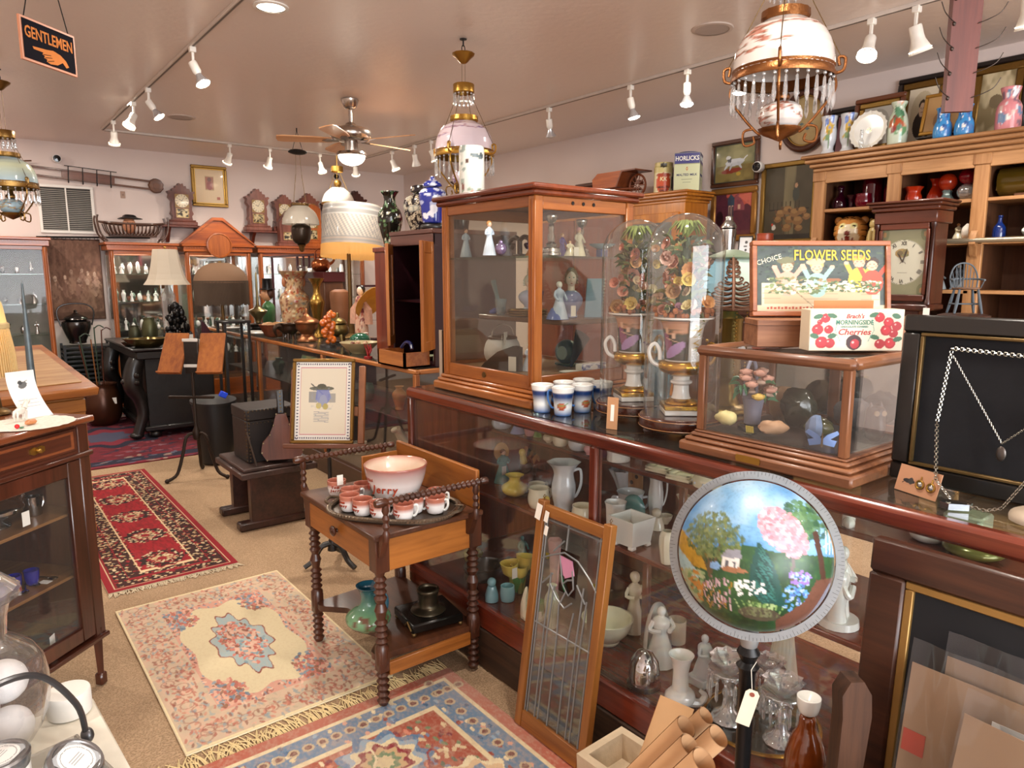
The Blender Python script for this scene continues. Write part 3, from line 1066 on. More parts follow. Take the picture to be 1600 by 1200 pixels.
for sp,lb,s in(((2.096,1.733,0.851,0.034,0.169),'flat square cream ashtray, left of two on counter shelf',.10),((2.072,1.613,0.851,0.032,0.144),'flat square cream ashtray, right of two on counter shelf',.10)):
 g=GB(-s/2,-s/2,0,s/2,s/2,.012,.003)
 for k in range(4):
  g.box(-s/2,-s/2,.012,s/2,-s/2+.018,.022,.003,RZ(k*PI/2))
 g.thing('square_ashtray',lb,'ashtray',CER['cream'],(sp[0],sp[1],.851),.15)
t=vessel('dotted_box','round cream box with blue dots beside square ashtrays','box',(2.064,1.502,0.851,0.053,0.104),[(.48,0),(.5,.05),(.5,.5),(.49,.55),(.4,.8),(.2,.97),(.01,1)],CER['cream'],hol=False)
sp=(2.064,1.502,0.851,0.053,0.104)
for k in range(9):
 a=k*.7
 o=GS((sp[4]*.5*cos(a),sp[4]*.5*sin(a),sp[3]*.3),.005,6,4).part('dot',CER['pale'],t)
sp=(1.763,2.468,0.851,0.134,0.165)
t=T('cake_dome','clear glass cake dome on brown footed plate inside counter','cake stand',(2.20,2.655,.851))
GL(sm([(0,0),(.05,0),(.045,.01),(.03,.02),(.09,.035),(.10,.042),(0,.042)],1),28).part('plate',mat('6a3a20',.2),t)
GL(sm([(.085,.043),(.085,.08),(.075,.12),(.05,.145),(.03,.15),(.035,.17),(0,.175)],1),28,cap=False).part('dome',crystal,t)
t=figurine('angel_figurine','angel figurine in blue robe with tan halo hat inside counter',(2.021,2.65,0.601,0.166,0.092),CER['teal'],skin_m,CER['brown'],pose=1)
sp=(2.021,2.65,0.601,0.166,0.092)
GL(sub([(0,0),(.5,.0),(.48,.02),(0,.03)],sp[4]*1.0,sp[4]),18,M=TR(0,.012,sp[3]*.9)@RX(1.4)).part('halo',CER['tan'],t)
pricetag(t,(-.02,-.035,sp[3]*.55),1.4)
t=vessel('yellow_figure_planter','yellow lady planter with grey base next to blue angel','planter',(1.937,2.453,0.601,0.098,0.121),'bulb',CER['yellow'],fn=ribs(7,.08))
t=T('rooster_figurine','multicoloured glazed rooster with brown tail inside counter','figurine',((2.151,2.633,0.601,0.129,0.131))[:3],.5)
GS((0,0,.07),(.05,.035,.045),12,8).part('body',CER['brown'],t)
GT(curve([(-.03,0,.09),(-.045,0,.13),(-.06,0,.14)],3),[.02,.018,.017,.015,.013,.012,.01][:7],8).ball((-.05,0,.145),.018,8,6).part('head',CER['yellow'],t)
for k in range(5):
 GT(curve([(.035,(k-2)*.008,.07),(.07,(k-2)*.014,.10+.008*k),(.085,(k-2)*.018,.07+.014*k)],4),[.010,.011,.012,.012,.011,.010,.008,.006,.003],6).part('tail_feather',CER['dark']if k%2 else CER['tan'],t)
t=T('wooden_paddle','small wooden board with two holes standing on counter shelf','board',(2.22,1.98,.601))
GP([(-.035,0),(.035,0),(.035,.17),(.02,.19),(-.02,.19),(-.035,.17)],-.008,.008,'yz').part('board',wood('8a5a30','b98a55'),t)
for y,z in((-.012,.15),(.015,.12)):
 GL([(0,0),(.009,0),(.009,.001),(0,.001)],12,M=TR(-.0082,y,z)@RY(-PI/2)).part('hole',mat('1a0f0a'),t)
for sp,lb in(((1.917,2.258,0.601,0.089,0.099),'cream mug with yellow and black swirl in counter'),((2.053,2.432,0.601,0.042,0.088),'cream mug standing behind yellow swirl mug')):
 x,y,z,h,w=sp
 t=T('swirl_mug',lb,'mug',(x,y,z))
 GL(sub(hollow(sm(PR['pot'],1)),w,h),24).part('body',CER['cream'],t)
 GS((0,-.47*w,.5*h),(.22*w,.05*w,.2*h),12,6).part('swirl',CER['yellow'],t)
 GS((-.1*w,-.5*w,.5*h),(.1*w,.04*w,.12*h),10,6).part('swirl_centre',CER['black'],t)
 handle(t,w,h,.06,.3,.75,.42,.25,CER['cream'])
GS((0,0,.06),(.02,.05,.062),12,8).thing('leaf_dish','dark green leaf dish propped upright behind swirl mugs','dish',CER['teal'],(2.08,1.86,.605),.3)
def pitcher(name,label,sp,m,rz=0.0,fn=None):
 x,y,z,h,w=sp
 t=T(name,label,'pitcher',(x,y,z),rz)
 pr=[(.26,0),(.3,.03),(.26,.08),(.34,.3),(.36,.5),(.3,.68),(.28,.78),(.36,.9),(.5,1)]
 GL(sub(hollow(sm(pr,1),.03,.06),w,h),28,fn=fn or(lambda a,q:1+.05*cos(6*a))).part('body',m,t)
 handle(t,w,h,.045,.28,.82,.28,.22,m)
 return t
pitcher('lily_pitcher','tall pale grey pitcher with side handle inside counter',(1.977,2.167,0.601,0.212,0.14),CER['grey'],-.7)
pitcher('white_pitcher','tall white pitcher standing behind grey pitcher in counter',(2.20,1.85,.601,.21,.085),CER['white'],-.7)
vessel('oval_planter','low white oval planter in front of tall white pitcher','planter',(1.953,2.02,0.601,0.064,0.099),'pot',CER['cream'])
vessel('fan_vase','white ruffled fan vase right of counter post','vase',(2.257,2.08,0.601,0.152,0.129),[(.2,0),(.22,.05),(.14,.12),(.22,.4),(.34,.7),(.5,1)],CER['grey'],fn=ruffle(8,.14),n=48)
t=vessel('loving_cup','white wide mouthed vase with loop handles in counter','vase',(2.142,1.936,0.601,0.108,0.116),[(.3,0),(.34,.04),(.3,.12),(.42,.5),(.45,.7),(.44,.85),(.5,1)],CER['grey'])
sp=(2.142,1.936,0.601,0.108,0.116)
for a in(-.7,-.7+PI):
 handle(t,sp[4],sp[3],.05,.3,.75,.4,.22,CER['grey'],a=a)
t=vessel('scroll_vase','white upright vase shaped like a rolled scroll','vase',(1.988,1.873,0.601,0.111,0.081),[(.46,0),(.48,.03),(.4,.1),(.42,.5),(.44,.85),(.5,1)],CER['white'],fn=ribs(6,.12))
t=T('blue_bird_figurine','blue glazed pottery bird behind handled vase in counter','figurine',(2.16,1.55,.601),-.3)
GS((0,0,.04),(.045,.024,.028),12,8).tube([(.03,0,.045),(.075,0,.06)],[.022,.006],8).part('body',mat('5a7fae',.15),t)
GS((-.045,0,.055),.018,8,6).tube([(-.055,0,.055),(-.075,0,.05)],[.006,.001],6).part('head',mat('5a7fae',.15),t)
x,y,z,h,w=(1.911,1.687,0.601,0.111,0.158)
t=T('square_planter','square white footed planter inside counter behind stained glass panel','planter',(x,y+.03,z),.0)
s=.062
g=G()
for k in range(4):
 g.add([(-s*.8,-s*.8,.012),(s*.8,-s*.8,.012),(s,-s,h),(-s,-s,h),(-s*.72,-s*.72,.014),(s*.72,-s*.72,.014),(s*.91,-s*.91,h),(-s*.91,-s*.91,h)],[(0,1,2,3),(5,4,7,6),(3,2,6,7)],RZ(k*PI/2))
g.box(-s*.8,-s*.8,.012,s*.8,s*.8,.018)
g.part('body',CER['white'],t)
for k in range(4):
 GB(-.012,-.012,0,.012,.012,.014,.003,RZ(k*PI/2)@TR(-s*.65,-s*.65,0)).part('foot',CER['white'],t)
x,y,z,h,w=(2.117,1.769,0.601,0.083,0.095)
t=T('cherub_dish','white cherub figurine holding a bowl in counter','figurine',(x,y,z),.3)
GL(sub([(0,0),(.5,0),(.45,.3),(.3,.6),(0,.62)],.06,h),14).ball((-.01,0,h*.82),.02,10,7).part('cherub',CER['cream'],t)
GL(sub(hollow(PR['bowl'],.05,.2),.055,.035),16,(.035,-.02,.015)).part('bowl',CER['cream'],t)
vessel('shell_vase','cream shell shaped vase half hidden by painted globe','vase',(1.88,1.522,0.601,0.118,0.058),[(.3,0),(.36,.04),(.42,.3),(.5,.6),(.44,.9),(.3,1)],CER['cream'],fn=ribs(10,.1))
vessel('stem_cup','small cream footed cup left of painted globe rim','cup',(2.273,1.768,0.601,0.107,0.057),'trumpet',CER['cream'])
x,y,z,h,w=(2.058,0.987,0.851,0.073,0.065)
t=T('pottery_boot','white pottery boot on top counter shelf above painted globe','boot',(x,y,z),.5)
GL(sub(hollow([(.36,0),(.38,.3),(.4,.7),(.44,1)],.05,.3),.05,.085),14).ball((-.022,0,.018),(.032,.018,.017),10,7).part('boot',CER['white'],t)
x,y,z,h,w=(2.051,0.871,0.851,0.072,0.105)
t=T('hobnail_box','square cream pottery jar with dotted edge on counter shelf','jar',(2.20,.72,.851),0)
GB(-.045,-.05,0,.045,.05,.085,.006).part('body',CER['cream'],t)
for k in range(5):
 GS((-.046,.04,.012+k*.015),.0045,6,4).part('bead',CER['white'],t)
 GS((-.046,-.04,.012+k*.015),.0045,6,4).part('bead',CER['white'],t)
vessel('white_bowl','round white bowl right of dotted cream jar','bowl',(2.125,0.791,0.851,0.04,0.097),'jar',CER['white'])
x,y,z,h,w=(2.093,0.664,0.851,0.05,0.151)
t=T('lidded_dish','green gold round lidded dish with paper price card on top','dish',(x,y,z))
GL(sub(sm([(0,0),(.3,0),(.48,.3),(.5,.5),(.42,.8),(.15,.9),(.1,1.1),(0,1.15)],1),w,h),28).part('body',mat('6a6630',.2,.3),t)
GB(-.03,-.02,h*.92,.02,.02,h*.93,0,RZ(.4)).part('price_card',tag_m,t)
x,y,z,h,w=(1.916,0.95,0.601,0.217,0.091)
t=T('couple_statue','white plaster statue of embracing couple right of painted globe','statue',(1.93,.935,.601),.3)
GL([(0,0),(.058,0),(.055,.02),(0,.02)],18).part('base',CER['white'],t)
for s,hh in((-1,.2),(1,.23)):
 g=GT(curve([(s*.022,0,.015),(s*.026,0,.07),(s*.022,0,.12),(s*.014,0,.16),(s*.012,0,hh-.04)],4),[.026,.027,.024,.022,.022,.024,.026,.025,.024,.026,.028,.027,.024,.02,.014,.012,.01],10)
 g.ball((s*.01,0,hh-.02),(.017,.017,.021),10,7)
 g.tube(curve([(s*.03,-.005,hh-.06),(s*.035,-.03,hh-.1),(-s*.01,-.032,hh-.085)],4),.009,7)
 g.part('figure',CER['white'],t)
x,y,z,h,w=(1.768,2.221,0.271,0.206,0.128)
t=T('tulip_vase','pottery vase of three yellow tulips with green leaves in counter','vase',(x,y,z),0)
for k,(dx,hh)in enumerate(((-.022,.14),(.02,.155),(.0,.125))):
 M=TR(dx,-.01*k,0)@RY(dx*6)
 GL(sub(sm([(.14,0),(.16,.4),(.14,.55),(.1,.6)],1),.07,hh),10,M=M).part('stem',CER['olive'],t)
 GL(hollow(sub([(.2,.55),(.46,.68),(.5,.8),(.56,1.0)],.07,hh),.004,hh*.6),24,fn=lambda a,q:1+.10*cos(3*a),M=M).part('flower',CER['yellow'],t)
for k in range(5):
 a=k*1.25
 GT(curve([(0,0,.0),(.02,0,.04),(.035,0,.085),(.05,0,.10)],3),[.012,.016,.019,.02,.02,.019,.016,.011,.007,.002],6,M=RZ(a),flat=.35).part('leaf',CER['green'],t)
pricetag(t,(-.045,-.04,.13),1.5)
x,y,z,h,w=(1.63,2.196,0.271,0.125,0.108)
t=T('bear_planter','light blue pottery figure beside small blue barrel planter','planter',(x+.03,y+.01,z),-.5)
GL(sub([(0,0),(.5,0),(.5,.3),(.35,.6),(.3,.68),(0,.7)],.055,.095),14,(-.03,0,0)).ball((-.03,0,.08),.019,10,7).part('figure',CER['aqua'],t)
GL(sub(hollow([(.45,0),(.5,.3),(.5,.6),(.46,1)],.07,.2),.062,.062),16,(.035,-.005,0)).part('barrel',CER['aqua'],t)
x,y,z,h,w=(1.63,2.028,0.271,0.157,0.084)
t=T('green_cup_planter','cream pottery bird with green cup and paper tag','planter',(1.675,2.0,z),-.5)
GL(sub(hollow(PR['cup'],.06,.1),.06,.062),20,(.012,-.01,.01)).part('cup',CER['green'],t)
GL(sub([(0,0),(.5,0),(.5,.2),(.3,.3),(0,.3)],.09,.05),16).tube(curve([(-.03,.01,.0),(-.034,.01,.06),(-.03,.01,.10),(-.026,.01,.125)],3),[.02,.02,.018,.016,.013,.011,.01,.008,.006,.003],8).part('bird',CER['cream'],t)
pricetag(t,(.012,-.045,.045),1.1)
x,y,z,h,w=(1.678,2.438,0.271,0.078,0.16)
vessel('leaf_bowl','dark green oblong bowl with paper tags in counter bottom','bowl',(1.74,2.42,.271,.06,.15),'dish',CER['dark'],fn=lambda a,q:1+.35*abs(cos(a)))
vessel('yellow_green_cup','yellow green pottery cup at left end of counter bottom','cup',(1.78,2.56,.271,.06,.09),'cup',CER['olive'])
figurine('teal_figurine','dark teal figurine standing behind washstand inside counter',(1.98,2.45,.271,.13,.07),CER['teal'],CER['teal'],None)
vessel('red_bowl','small dark red bowl right of teal figurine in counter','bowl',(1.98,2.27,.271,.05,.10),'dish',mat('6a1f1c',.2))
vessel('pink_trumpet_vase','tall pink vase half hidden behind stained glass panel','vase',(1.79,2.01,.271,.29,.055),[(.3,0),(.34,.03),(.26,.1),(.34,.5),(.4,.8),(.5,1)],CER['pink'],fn=ruffle(5,.12))
vessel('tall_cream_vase','tall cream vase close behind left frame of stained glass panel','vase',(1.68,1.90,.271,.17,.06),'baluster',CER['cream'])
x,y,z,h,w=(1.904,1.687,0.271,0.235,0.081)
figurine('standing_madonna','tall standing white madonna figurine with veil in counter',(x,y,z,h,w*1.25),CER['cream'],CER['cream'],CER['cream'],pose=1,cat='figurine',skirt=.42,rz=-.4)
x,y,z,h,w=(1.809,1.481,0.271,0.211,0.122)
t=figurine('kneeling_madonna','kneeling white madonna figurine with long veil beside silver egg',(x,y,z,h,w),CER['white'],CER['white'],None,pose=1,skirt=.46,rz=-.4)
GL(sm(sub([(.40,.02),(.40,.4),(.32,.7),(.22,.9),(.12,.99),(0,1)],w,h),1),18,M=TR(0,.02,0),arc=(-.3,PI+.3),cap=False).part('veil',CER['white'],t)
x,y,z,h,w=(1.768,1.694,0.271,0.092,0.194)
vessel('wide_bowl','wide cream bowl behind stained glass panel in counter','bowl',(x,y,z,.095,.19),'bowl',CER['cream'])
x,y,z,h,w=(1.628,1.452,0.271,0.145,0.111)
t=T('mercury_egg','silver mirrored dome with paper label in counter bottom','dome',(1.665,1.425,.271),0)
GL([(0,0),(.056,0),(.056,.008),(.05,.012),(0,.012)],24).part('base',CER['black'],t)
GL([(.05,.012),(.053,.04),(.045,.085),(.025,.115),(0,.125)],24).part('dome',mat('c8ccd0',.05,1.0),t)
GB(-.008,-.0505,.05,.008,-.0495,.09,0,RZ(-.7)@RX(-.12)).part('paper_label',tag_m,t)
x,y,z,h,w=(1.621,1.311,0.271,0.213,0.09)
t=T('fish_vase','tall white pottery vase with curled fish base in counter','vase',(1.66,1.275,.271),-.5)
GL(sub(hollow([(.36,0),(.4,.1),(.3,.35),(.28,.7),(.36,.9),(.46,1)],.04,.1),.085,.175),20).part('body',CER['white'],t)
GS((.0,0,.035),(.05,.042,.034),12,8).tube(curve([(.03,-.01,.02),(.06,-.015,.018),(.075,-.015,.04),(.06,-.01,.055)],4),[.016,.015,.014,.013,.012,.011,.011,.01,.01,.009,.008,.007,.006],8).part('fish',CER['white'],t)
vessel('white_mug','plain white mug behind kneeling madonna veil','mug',(1.967,1.538,0.271,0.087,0.07),'cylinder',CER['cream'])
x,y,z,h,w=(1.753,1.315,0.271,0.19,0.094)
t=figurine('frosted_statue','frosted glass statue on square base left of crystal lustres',(1.83,1.315,.271,.17,.085),glass('e8eef0',.45,.6,.1,'eef2f2',.3),None,None,pose=1)
GB(-.045,-.035,0,.045,.035,.03,.004).part('base',glass('e8eef0',.35,.6,.1,'eef2f2',.3),t)
t=T('mirror_tray','round mirrored tray with gilt rim under crystal lustres','tray',(1.79,1.075,.271))
G().cyl((0,0,0),.165,.008,36).part('mirror',mat('8a9090',.04,1),t)
GT([(.165*cos(a),.165*sin(a),.008)for a in[k*2*PI/36 for k in range(36)]],.006,7,True).part('rim',gold_m,t)
cutglass=glass('eef2f4',.22,.9,.38,'f4f6f8',.04,1.3)
def lustre(loc,label,s=1.0):
 t=T('crystal_lustre',label,'candle lustre',loc,0,None)
 GL(sm([(0,0),(.05,0),(.045,.012),(.018,.03),(.014,.07),(.02,.085),(.012,.10),(.02,.13),(.055,.15),(.062,.165),(.05,.16),(0,.135)],1),24,fn=ribs(10,.06)).part('stand',cutglass,t)
 GL(sm([(.02,.15),(.03,.17),(.05,.185),(.058,.20)],1),24,cap=False,fn=ruffle(10,.1)).part('cup',cutglass,t)
 p0=None
 for k in range(14):
  a=k*2*PI/14
  c=(.060*cos(a),.060*sin(a),.158)
  if p0 is None:
   p0=GL([(0,0),(.006,-.006),(0,-.012)],6).lathe([(0,-.013),(.004,-.02),(.0055,-.07),(0,-.085)],6).part('prism',cutglass,t,loc=c)
  else:
   rep(p0,loc=c)
 t.scale=(s,)*3
 return t
lustre((1.715,1.14,.2805),'crystal candle lustre with hanging prisms left of black globe pole',1.0)
lustre((1.745,.985,.2805),'crystal candle lustre with hanging prisms right of black globe pole',.95)
lustre((1.86,1.10,.2805),'crystal candle lustre at back of mirrored tray',.8)
vessel('pleated_vase','frosted white pleated vase behind crystal lustres','vase',(2.04,1.16,.271,.22,.10),[(.5,0),(.48,.1),(.36,.5),(.28,.8),(.34,1)],CER['cream'],fn=ribs(18,.06),n=54)
vessel('milk_glass_jar','white milk glass jar right of crystal lustres in counter','jar',(1.86,.72,.271,.14,.10),'jar',CER['white'])
vessel('wing_vase','white slender vase with dark stripe right of lustres','vase',(1.95,.80,.271,.2,.08),'baluster',CER['grey'])
# spool-turned washstand in front of the counter
WS=wood('3a1f12','5e3620','y',.4,9,.15)
WSF=wood('7a4416','a9682c','y',.4,9,.2)
WSFx=wood('7a4416','a9682c','x',.4,9,.2)
WSz=wood('33190e','532c1a','z',.35,9,.2)
wx0,wx1,wy0,wy1,wt=1.10,1.565,2.19,2.84,.685
t=T('washstand','dark wooden washstand with spool turned legs and towel bars beside counter','washstand',(0,0,0))
GB(wx0-.012,wy0-.012,wt-.022,wx1,wy1+.012,wt,.004).part('top',WS,t)
GB(wx0+.03,wy0+.008,.535,wx1-.03,wy0+.022,wt-.022,.002).part('side_panel',WSFx,t)
GB(wx0+.03,wy1-.022,.535,wx1-.03,wy1-.008,wt-.022,.002).part('side_panel',WSFx,t)
GB(wx1-.02,wy0+.03,.535,wx1-.008,wy1-.03,wt-.022,.002).part('back_panel',WSF,t)
d=GB(wx0+.002,wy0+.045,.545,wx0+.016,wy1-.045,wt-.03,.004).part('drawer',WSF,t)
GL(sm([(0,0),(.009,.0),(.008,.008),(.02,.014),(.022,.022),(.012,.028),(0,.029)],1),18,M=TR(wx0+.002,(wy0+wy1)/2,.61)@RY(-PI/2)).part('knob',WSz,d)
def turned(z0,z1,r):
 H=z1-z0
 p=[(r*.7,0)]
 z=.0
 for k in range(5):
  z+=.016
  p+=[(r*1.0,z),(r*.62,z+.010)]
  z+=.010
 s0=z
 p+=[(r*.8,s0+.01)]
 a=s0+.13
 p+=[(r*1.05,a-.09),(r*1.05,a-.03),(r*.7,a-.02)]
 z=a-.02
 for k in range(4):
  p+=[(r*1.02,z+.012),(r*.64,z+.024)]
  z+=.024
 top=H-.115
 p+=[(r*.9,z+.03),(r*1.02,(z+top)/2),(r*.8,top-.02),(r*.62,top-.008)]
 z=top
 for k in range(4):
  p+=[(r*1.02,z+.012),(r*.64,z+.024)]
  z+=.024
 p+=[(r*.9,H)]
 return[(a_,z0+b_)for a_,b_ in p]
for x,y in((wx0+.028,wy0+.028),(wx0+.028,wy1-.028),(wx1-.028,wy0+.028),(wx1-.028,wy1-.028)):
 l=GL(turned(.0125,.535,.024),18,(x,y,0)).part('leg',WSz,t)
 GB(x-.028,y-.028,.535,x+.028,y+.028,wt-.022,.003).part('corner_block',WSz,l)
 GB(x-.021,y-.021,.145,x+.021,y+.021,.235,.004).part('shelf_block',WSz,l)
e=[(wx0+.02,wy0+.045),(wx0+.015,wy0+.09),(wx0+.06,wy0+.14),(wx0+.10,wy0+.19),(wx0+.085,wy0+.25),(wx0+.05,(wy0+wy1)/2),(wx0+.085,wy1-.25),(wx0+.10,wy1-.19),(wx0+.06,wy1-.14),(wx0+.015,wy1-.09),(wx0+.02,wy1-.045)]
e2=[(p[0],p[1])for p in curve([(a,b,0)for a,b in e],4)]
GP(e2+[(wx1-.02,wy1-.02),(wx1-.02,wy0+.02)],.175,.20,'xy').part('lower_shelf',WS,t)
GB(wx0+.05,wy0+.012,.125,wx1-.05,wy0+.028,.176,.002).part('shelf_apron',WSFx,t)
GB(wx1-.022,wy0+.005,wt,wx1-.004,wy1-.005,.845,.004).part('splashboard',WSF,t)
GB(wx1-.022,wy1-.02,wt,wx1-.20,wy1-.008,.80,.003).part('splash_end',WSFx,t)
for y in(wy0-.045,wy1+.045):
 p=[(0,0),(.012,.0),(.016,.01),(.016,.04),(.010,.05)]
 z=.05
 while z<.43:
  p+=[(.015,z+.011),(.0085,z+.022)]
  z+=.022
 p+=[(.015,z+.01),(.014,z+.03),(0,z+.034)]
 GL(p,14,M=TR(wx0-.02,y,.815)@RY(PI/2)).part('towel_bar',WSz,t)
 for x in(wx0+.02,wx1-.06):
  s=-1 if y<wy0 else 1
  y2=wy0+.02 if s<0 else wy1-.02
  GL(sub([(.010,0),(.014,.2),(.008,.3),(.014,.4),(.008,.5),(.014,.6),(.008,.7),(.014,.8),(.010,1)],1,.14),12,(x,y,.67)).prism([(y2,.60),(y2,.66),(y,.70),(y-s*.004,.67),(y2+s*.03,.60)],x-.012,x+.012,'yz').part('bar_bracket',WSz,t)
tr=T('pewter_tray','oval dark pewter tray with gadrooned rim under punch set','tray',(1.292,2.40,wt+.001),rad(-50))
sh=[(.25*math.copysign(abs(cos(a))**.75,cos(a)),.17*math.copysign(abs(sin(a))**.75,sin(a)))for a in[k*2*PI/48 for k in range(48)]]
GP(sh,0,.004,'xy').part('plate',mat('54493f',.35,.7),tr)
GT([(x,y,.012)for x,y in sh],.009,6,True).part('rim',mat('7a6c5c',.3,.8),tr)
g=G()
for k in range(96):
 a=k*2*PI/96
 x,y=.25*math.copysign(abs(cos(a))**.75,cos(a)),.17*math.copysign(abs(sin(a))**.75,sin(a))
 g.ball((x*1.03,y*1.03,.014),.006,6,4)
o=g.part('beading',mat('7a6c5c',.3,.8),tr)
o['kind']='stuff'
bx_,by_,bz_=1.335,2.46,wt+.0085
TJ=mat('9a3a20',.3)
def tj_bowl(p):
 p.put((p.v-.38)/.16,'8c3a2a',1)
 p.put((p.v-.52)/.06,'c98a72',.9)
 p.put((p.v-.535)/.06,'e2cdb8')
b=T('punch_bowl','large white punch bowl with rust airbrushed rim and red lettering','punch bowl',(bx_,by_,bz_),rad(-62))
pr=sm([(0,0),(.075,0),(.08,.006),(.085,.03),(.112,.09),(.125,.145),(.127,.158),(.121,.16),(.116,.145),(.10,.09),(.075,.03),(0,.022)],2)
me=plathe(pr,tj_bowl,'efeae6',56)
mpart(me,'bowl',painted(.12,.5),b)
def bent(s,size,R,z,a0,da,m,parent,name='lettering'):
 for i,ch in enumerate(s):
  if ch==' ':
   continue
  M=RZ(a0+(i-(len(s)-1)/2)*da)@TR(0,-R,z)@RX(PI/2)
  text(ch,size,m,parent,M,name,.0012,bold=.0008,shear=.12)
bent('Tom',.034,.117,.118,-.60,.21,TJ,b)
bent('and Jerry',.042,.1115,.078,-.28,.205,TJ,b)
mug0=None
def tj_mug(p):
 p.put((p.v-.37)/.1,'b5705c',1)
 p.put((p.v-.5)/.05,'b5705c',1)
 p.put((p.v-.55)/.2,'9c5a48')
mugpos=[(1.195,2.715,'standing alone at washstand back corner under far towel bar',.9),(1.255,2.59,'behind punch bowl beside two stacked mugs',0),(1.182,2.555,'at back left of pewter tray by punch bowl',.2),(1.143,2.482,'second from back in left arc on tray',.1),(1.160,2.405,'third in left arc on tray',.0),(1.195,2.33,'fourth in left arc on tray',-.1),(1.256,2.26,'nearest corner of tray under spool bar',-.1),(1.33,2.31,'in front of punch bowl behind nearest mug',-.3),(1.392,2.255,'under near spool bar right of bowl front',-.5),(1.446,2.33,'right end of tray beside punch bowl',-.6),]
for x,y,lb,a in mugpos:
 lab='small white rust rimmed mug '+lb
 z=wt+(.001 if y>2.7 else.0065)
 if mug0 is None:
  mug0=T('punch_mug',lab,'mug',(x,y,z),rad(-55)+a,'mugs of the punch set')
  pr=sm([(0,0),(.026,0),(.029,.004),(.033,.02),(.0355,.05),(.0355,.058),(.0325,.058),(.030,.02),(0,.012)],1)
  mpart(plathe(pr,tj_mug,'efeae6',26),'body',painted(.12,.5),mug0)
  handle(mug0,.07,.06,.06,.2,.8,.45,.2,CER['white'],a=.5)
  bent('Tom',.0125,.0348,.037,-.55,.30,TJ,mug0)
  bent('Jerry',.0125,.0342,.024,-.5,.26,TJ,mug0)
 else:
  dup(mug0,(x,y,z),rad(-55)+a,lab)
pricetag(mug0,(0,-.037,.085),1.3)
for o in[mug0]+[o for o in COL.objects if o.name.startswith('punch_mug.')]:
 o.scale=(1.1,)*3
for sg in(-1,1):
 GT(curve([(sg*.235,-.05,.014),(sg*.275,-.03,.022),(sg*.28,0,.026),(sg*.275,.03,.022),(sg*.235,.05,.014)],4),.006,6).part('handle',mat('6a5c4c',.35,.8),tr)
x,y,z,h,w=(1.22,2.569,0.202,0.168,0.136)
def ewer(p):
 p.put((p.v-.38)/.35,'1f4f60')
 p.put((p.v-.72)/.3,'173a4a')
 p.spots(18,.03,['4a6a3a','6a4a3a'],.3,.12,.75,.4,4)
t=T('ewer_vase','squat green to blue glazed ewer vase on washstand lower shelf','vase',(1.185,2.44,.201),-.9)
pr=sm([(0,0),(.04,0),(.042,.006),(.085,.03),(.092,.055),(.07,.078),(.032,.10),(.024,.13),(.036,.17),(.05,.185),(.046,.186),(.03,.165),(.018,.13),(0,.12)],1)
mpart(plathe(pr,ewer,'6f9a72',32,rfn=lambda a,v:1+.35*np.clip((v-.62)/.2,0,1)*np.clip(np.sin(a),-.3,1)*(v<.86)),'body',painted(.15,.4),t)
handle(t,.18,.19,.05,.32,.78,.15,.26,mat('2b5566',.2),a=0)
t=T('inkstand','black metal inkstand with round brass topped well on washstand shelf','inkstand',(1.405,2.345,.203),rad(-8))
blk=mat('141210',.25,.4)
GB(-.11,-.10,.012,.11,.10,.05,.006).part('box',blk,t)
for x,y in((-.1,-.09),(-.1,.09),(.1,-.09),(.1,.09)):
 GS((x,y,.008),.010,8,6).part('foot',dbrass,t)
GL(sm([(0,0),(.072,0),(.07,.008),(.045,.018),(.04,.03),(.04,.07),(.046,.08),(.046,.092),(.036,.095),(.032,.08),(0,.078)],1),28,(0,.0,.05)).part('well',mat('4a4234',.3,.8),t)
GT([(-.115,-.10,.03),(-.118,-.07,.055),(-.118,-.04,.03)],.004,6).part('clasp',dbrass,t)
# oak showcase cabinet standing on the counter
OKc=wood('7a3f18','a8652e','z',.32,9,.3)
OKy=wood('7a3f18','a8652e','y',.32,9,.3)
OKx=wood('7a3f18','a8652e','x',.32,9,.3)
ZT=CT+.001
bx0,bx1,by0,by1=1.70,2.225,2.035,2.665
t=T('oak_showcase','oak framed glass showcase of porcelain figures standing on long counter','showcase',(0,0,0))
g=G()
for d,z0,z1 in((.035,ZT,ZT+.035),(.022,ZT+.035,ZT+.05),(.012,ZT+.05,ZT+.065)):
 g.box(bx0-d,by0-min(d,.024),z0,bx1+d,by1+d,z1,.006)
g.part('base_moulding',OKy,t)
for x in(bx0,bx1-.04):
 for y in(by0,by1-.04):
  p=GB(x,y,ZT+.065,x+.04,y+.04,1.885,.003).part('post',OKc,t)
  sx=x-.003 if x==bx0 else x+.034
  GB(sx,y+.008,ZT+.08,sx+.009,y+.014,1.87).box(sx,y+.026,ZT+.08,sx+.009,y+.032,1.87).part('groove_bead',OKc,p)
for x in(bx0+.004,bx1-.024):
 GB(x,by0+.04,ZT+.065,x+.02,by1-.04,1.215,.003).part('bottom_rail',OKy,t)
 GB(x,by0+.04,1.845,x+.02,by1-.04,1.885,.003).part('top_rail',OKy,t)
for y in(by0+.004,by1-.024):
 GB(bx0+.04,y,ZT+.065,bx1-.04,y+.02,1.215,.003).part('bottom_rail',OKx,t)
 r=GB(bx0+.04,y,1.835,bx1-.04,y+.02,1.885,.003).part('top_rail',OKx,t)
 if y<2.2:
  for k in range(3):
   G().cyl((0,0,0),.007,.002,12,M=TR(bx0+.19+.055*k,y-.001,1.865)@RX(PI/2)).part('vent_hole',mat('120a06',.8),r)
GB(bx0-.018,by0-.018,1.885,bx1+.018,by1+.018,1.905,.006).box(bx0-.032,by0-.032,1.905,bx1+.032,by1+.032,1.925,.006).part('cornice',wood('5a2410','7e3a1c','y',.3,9,.3),t)
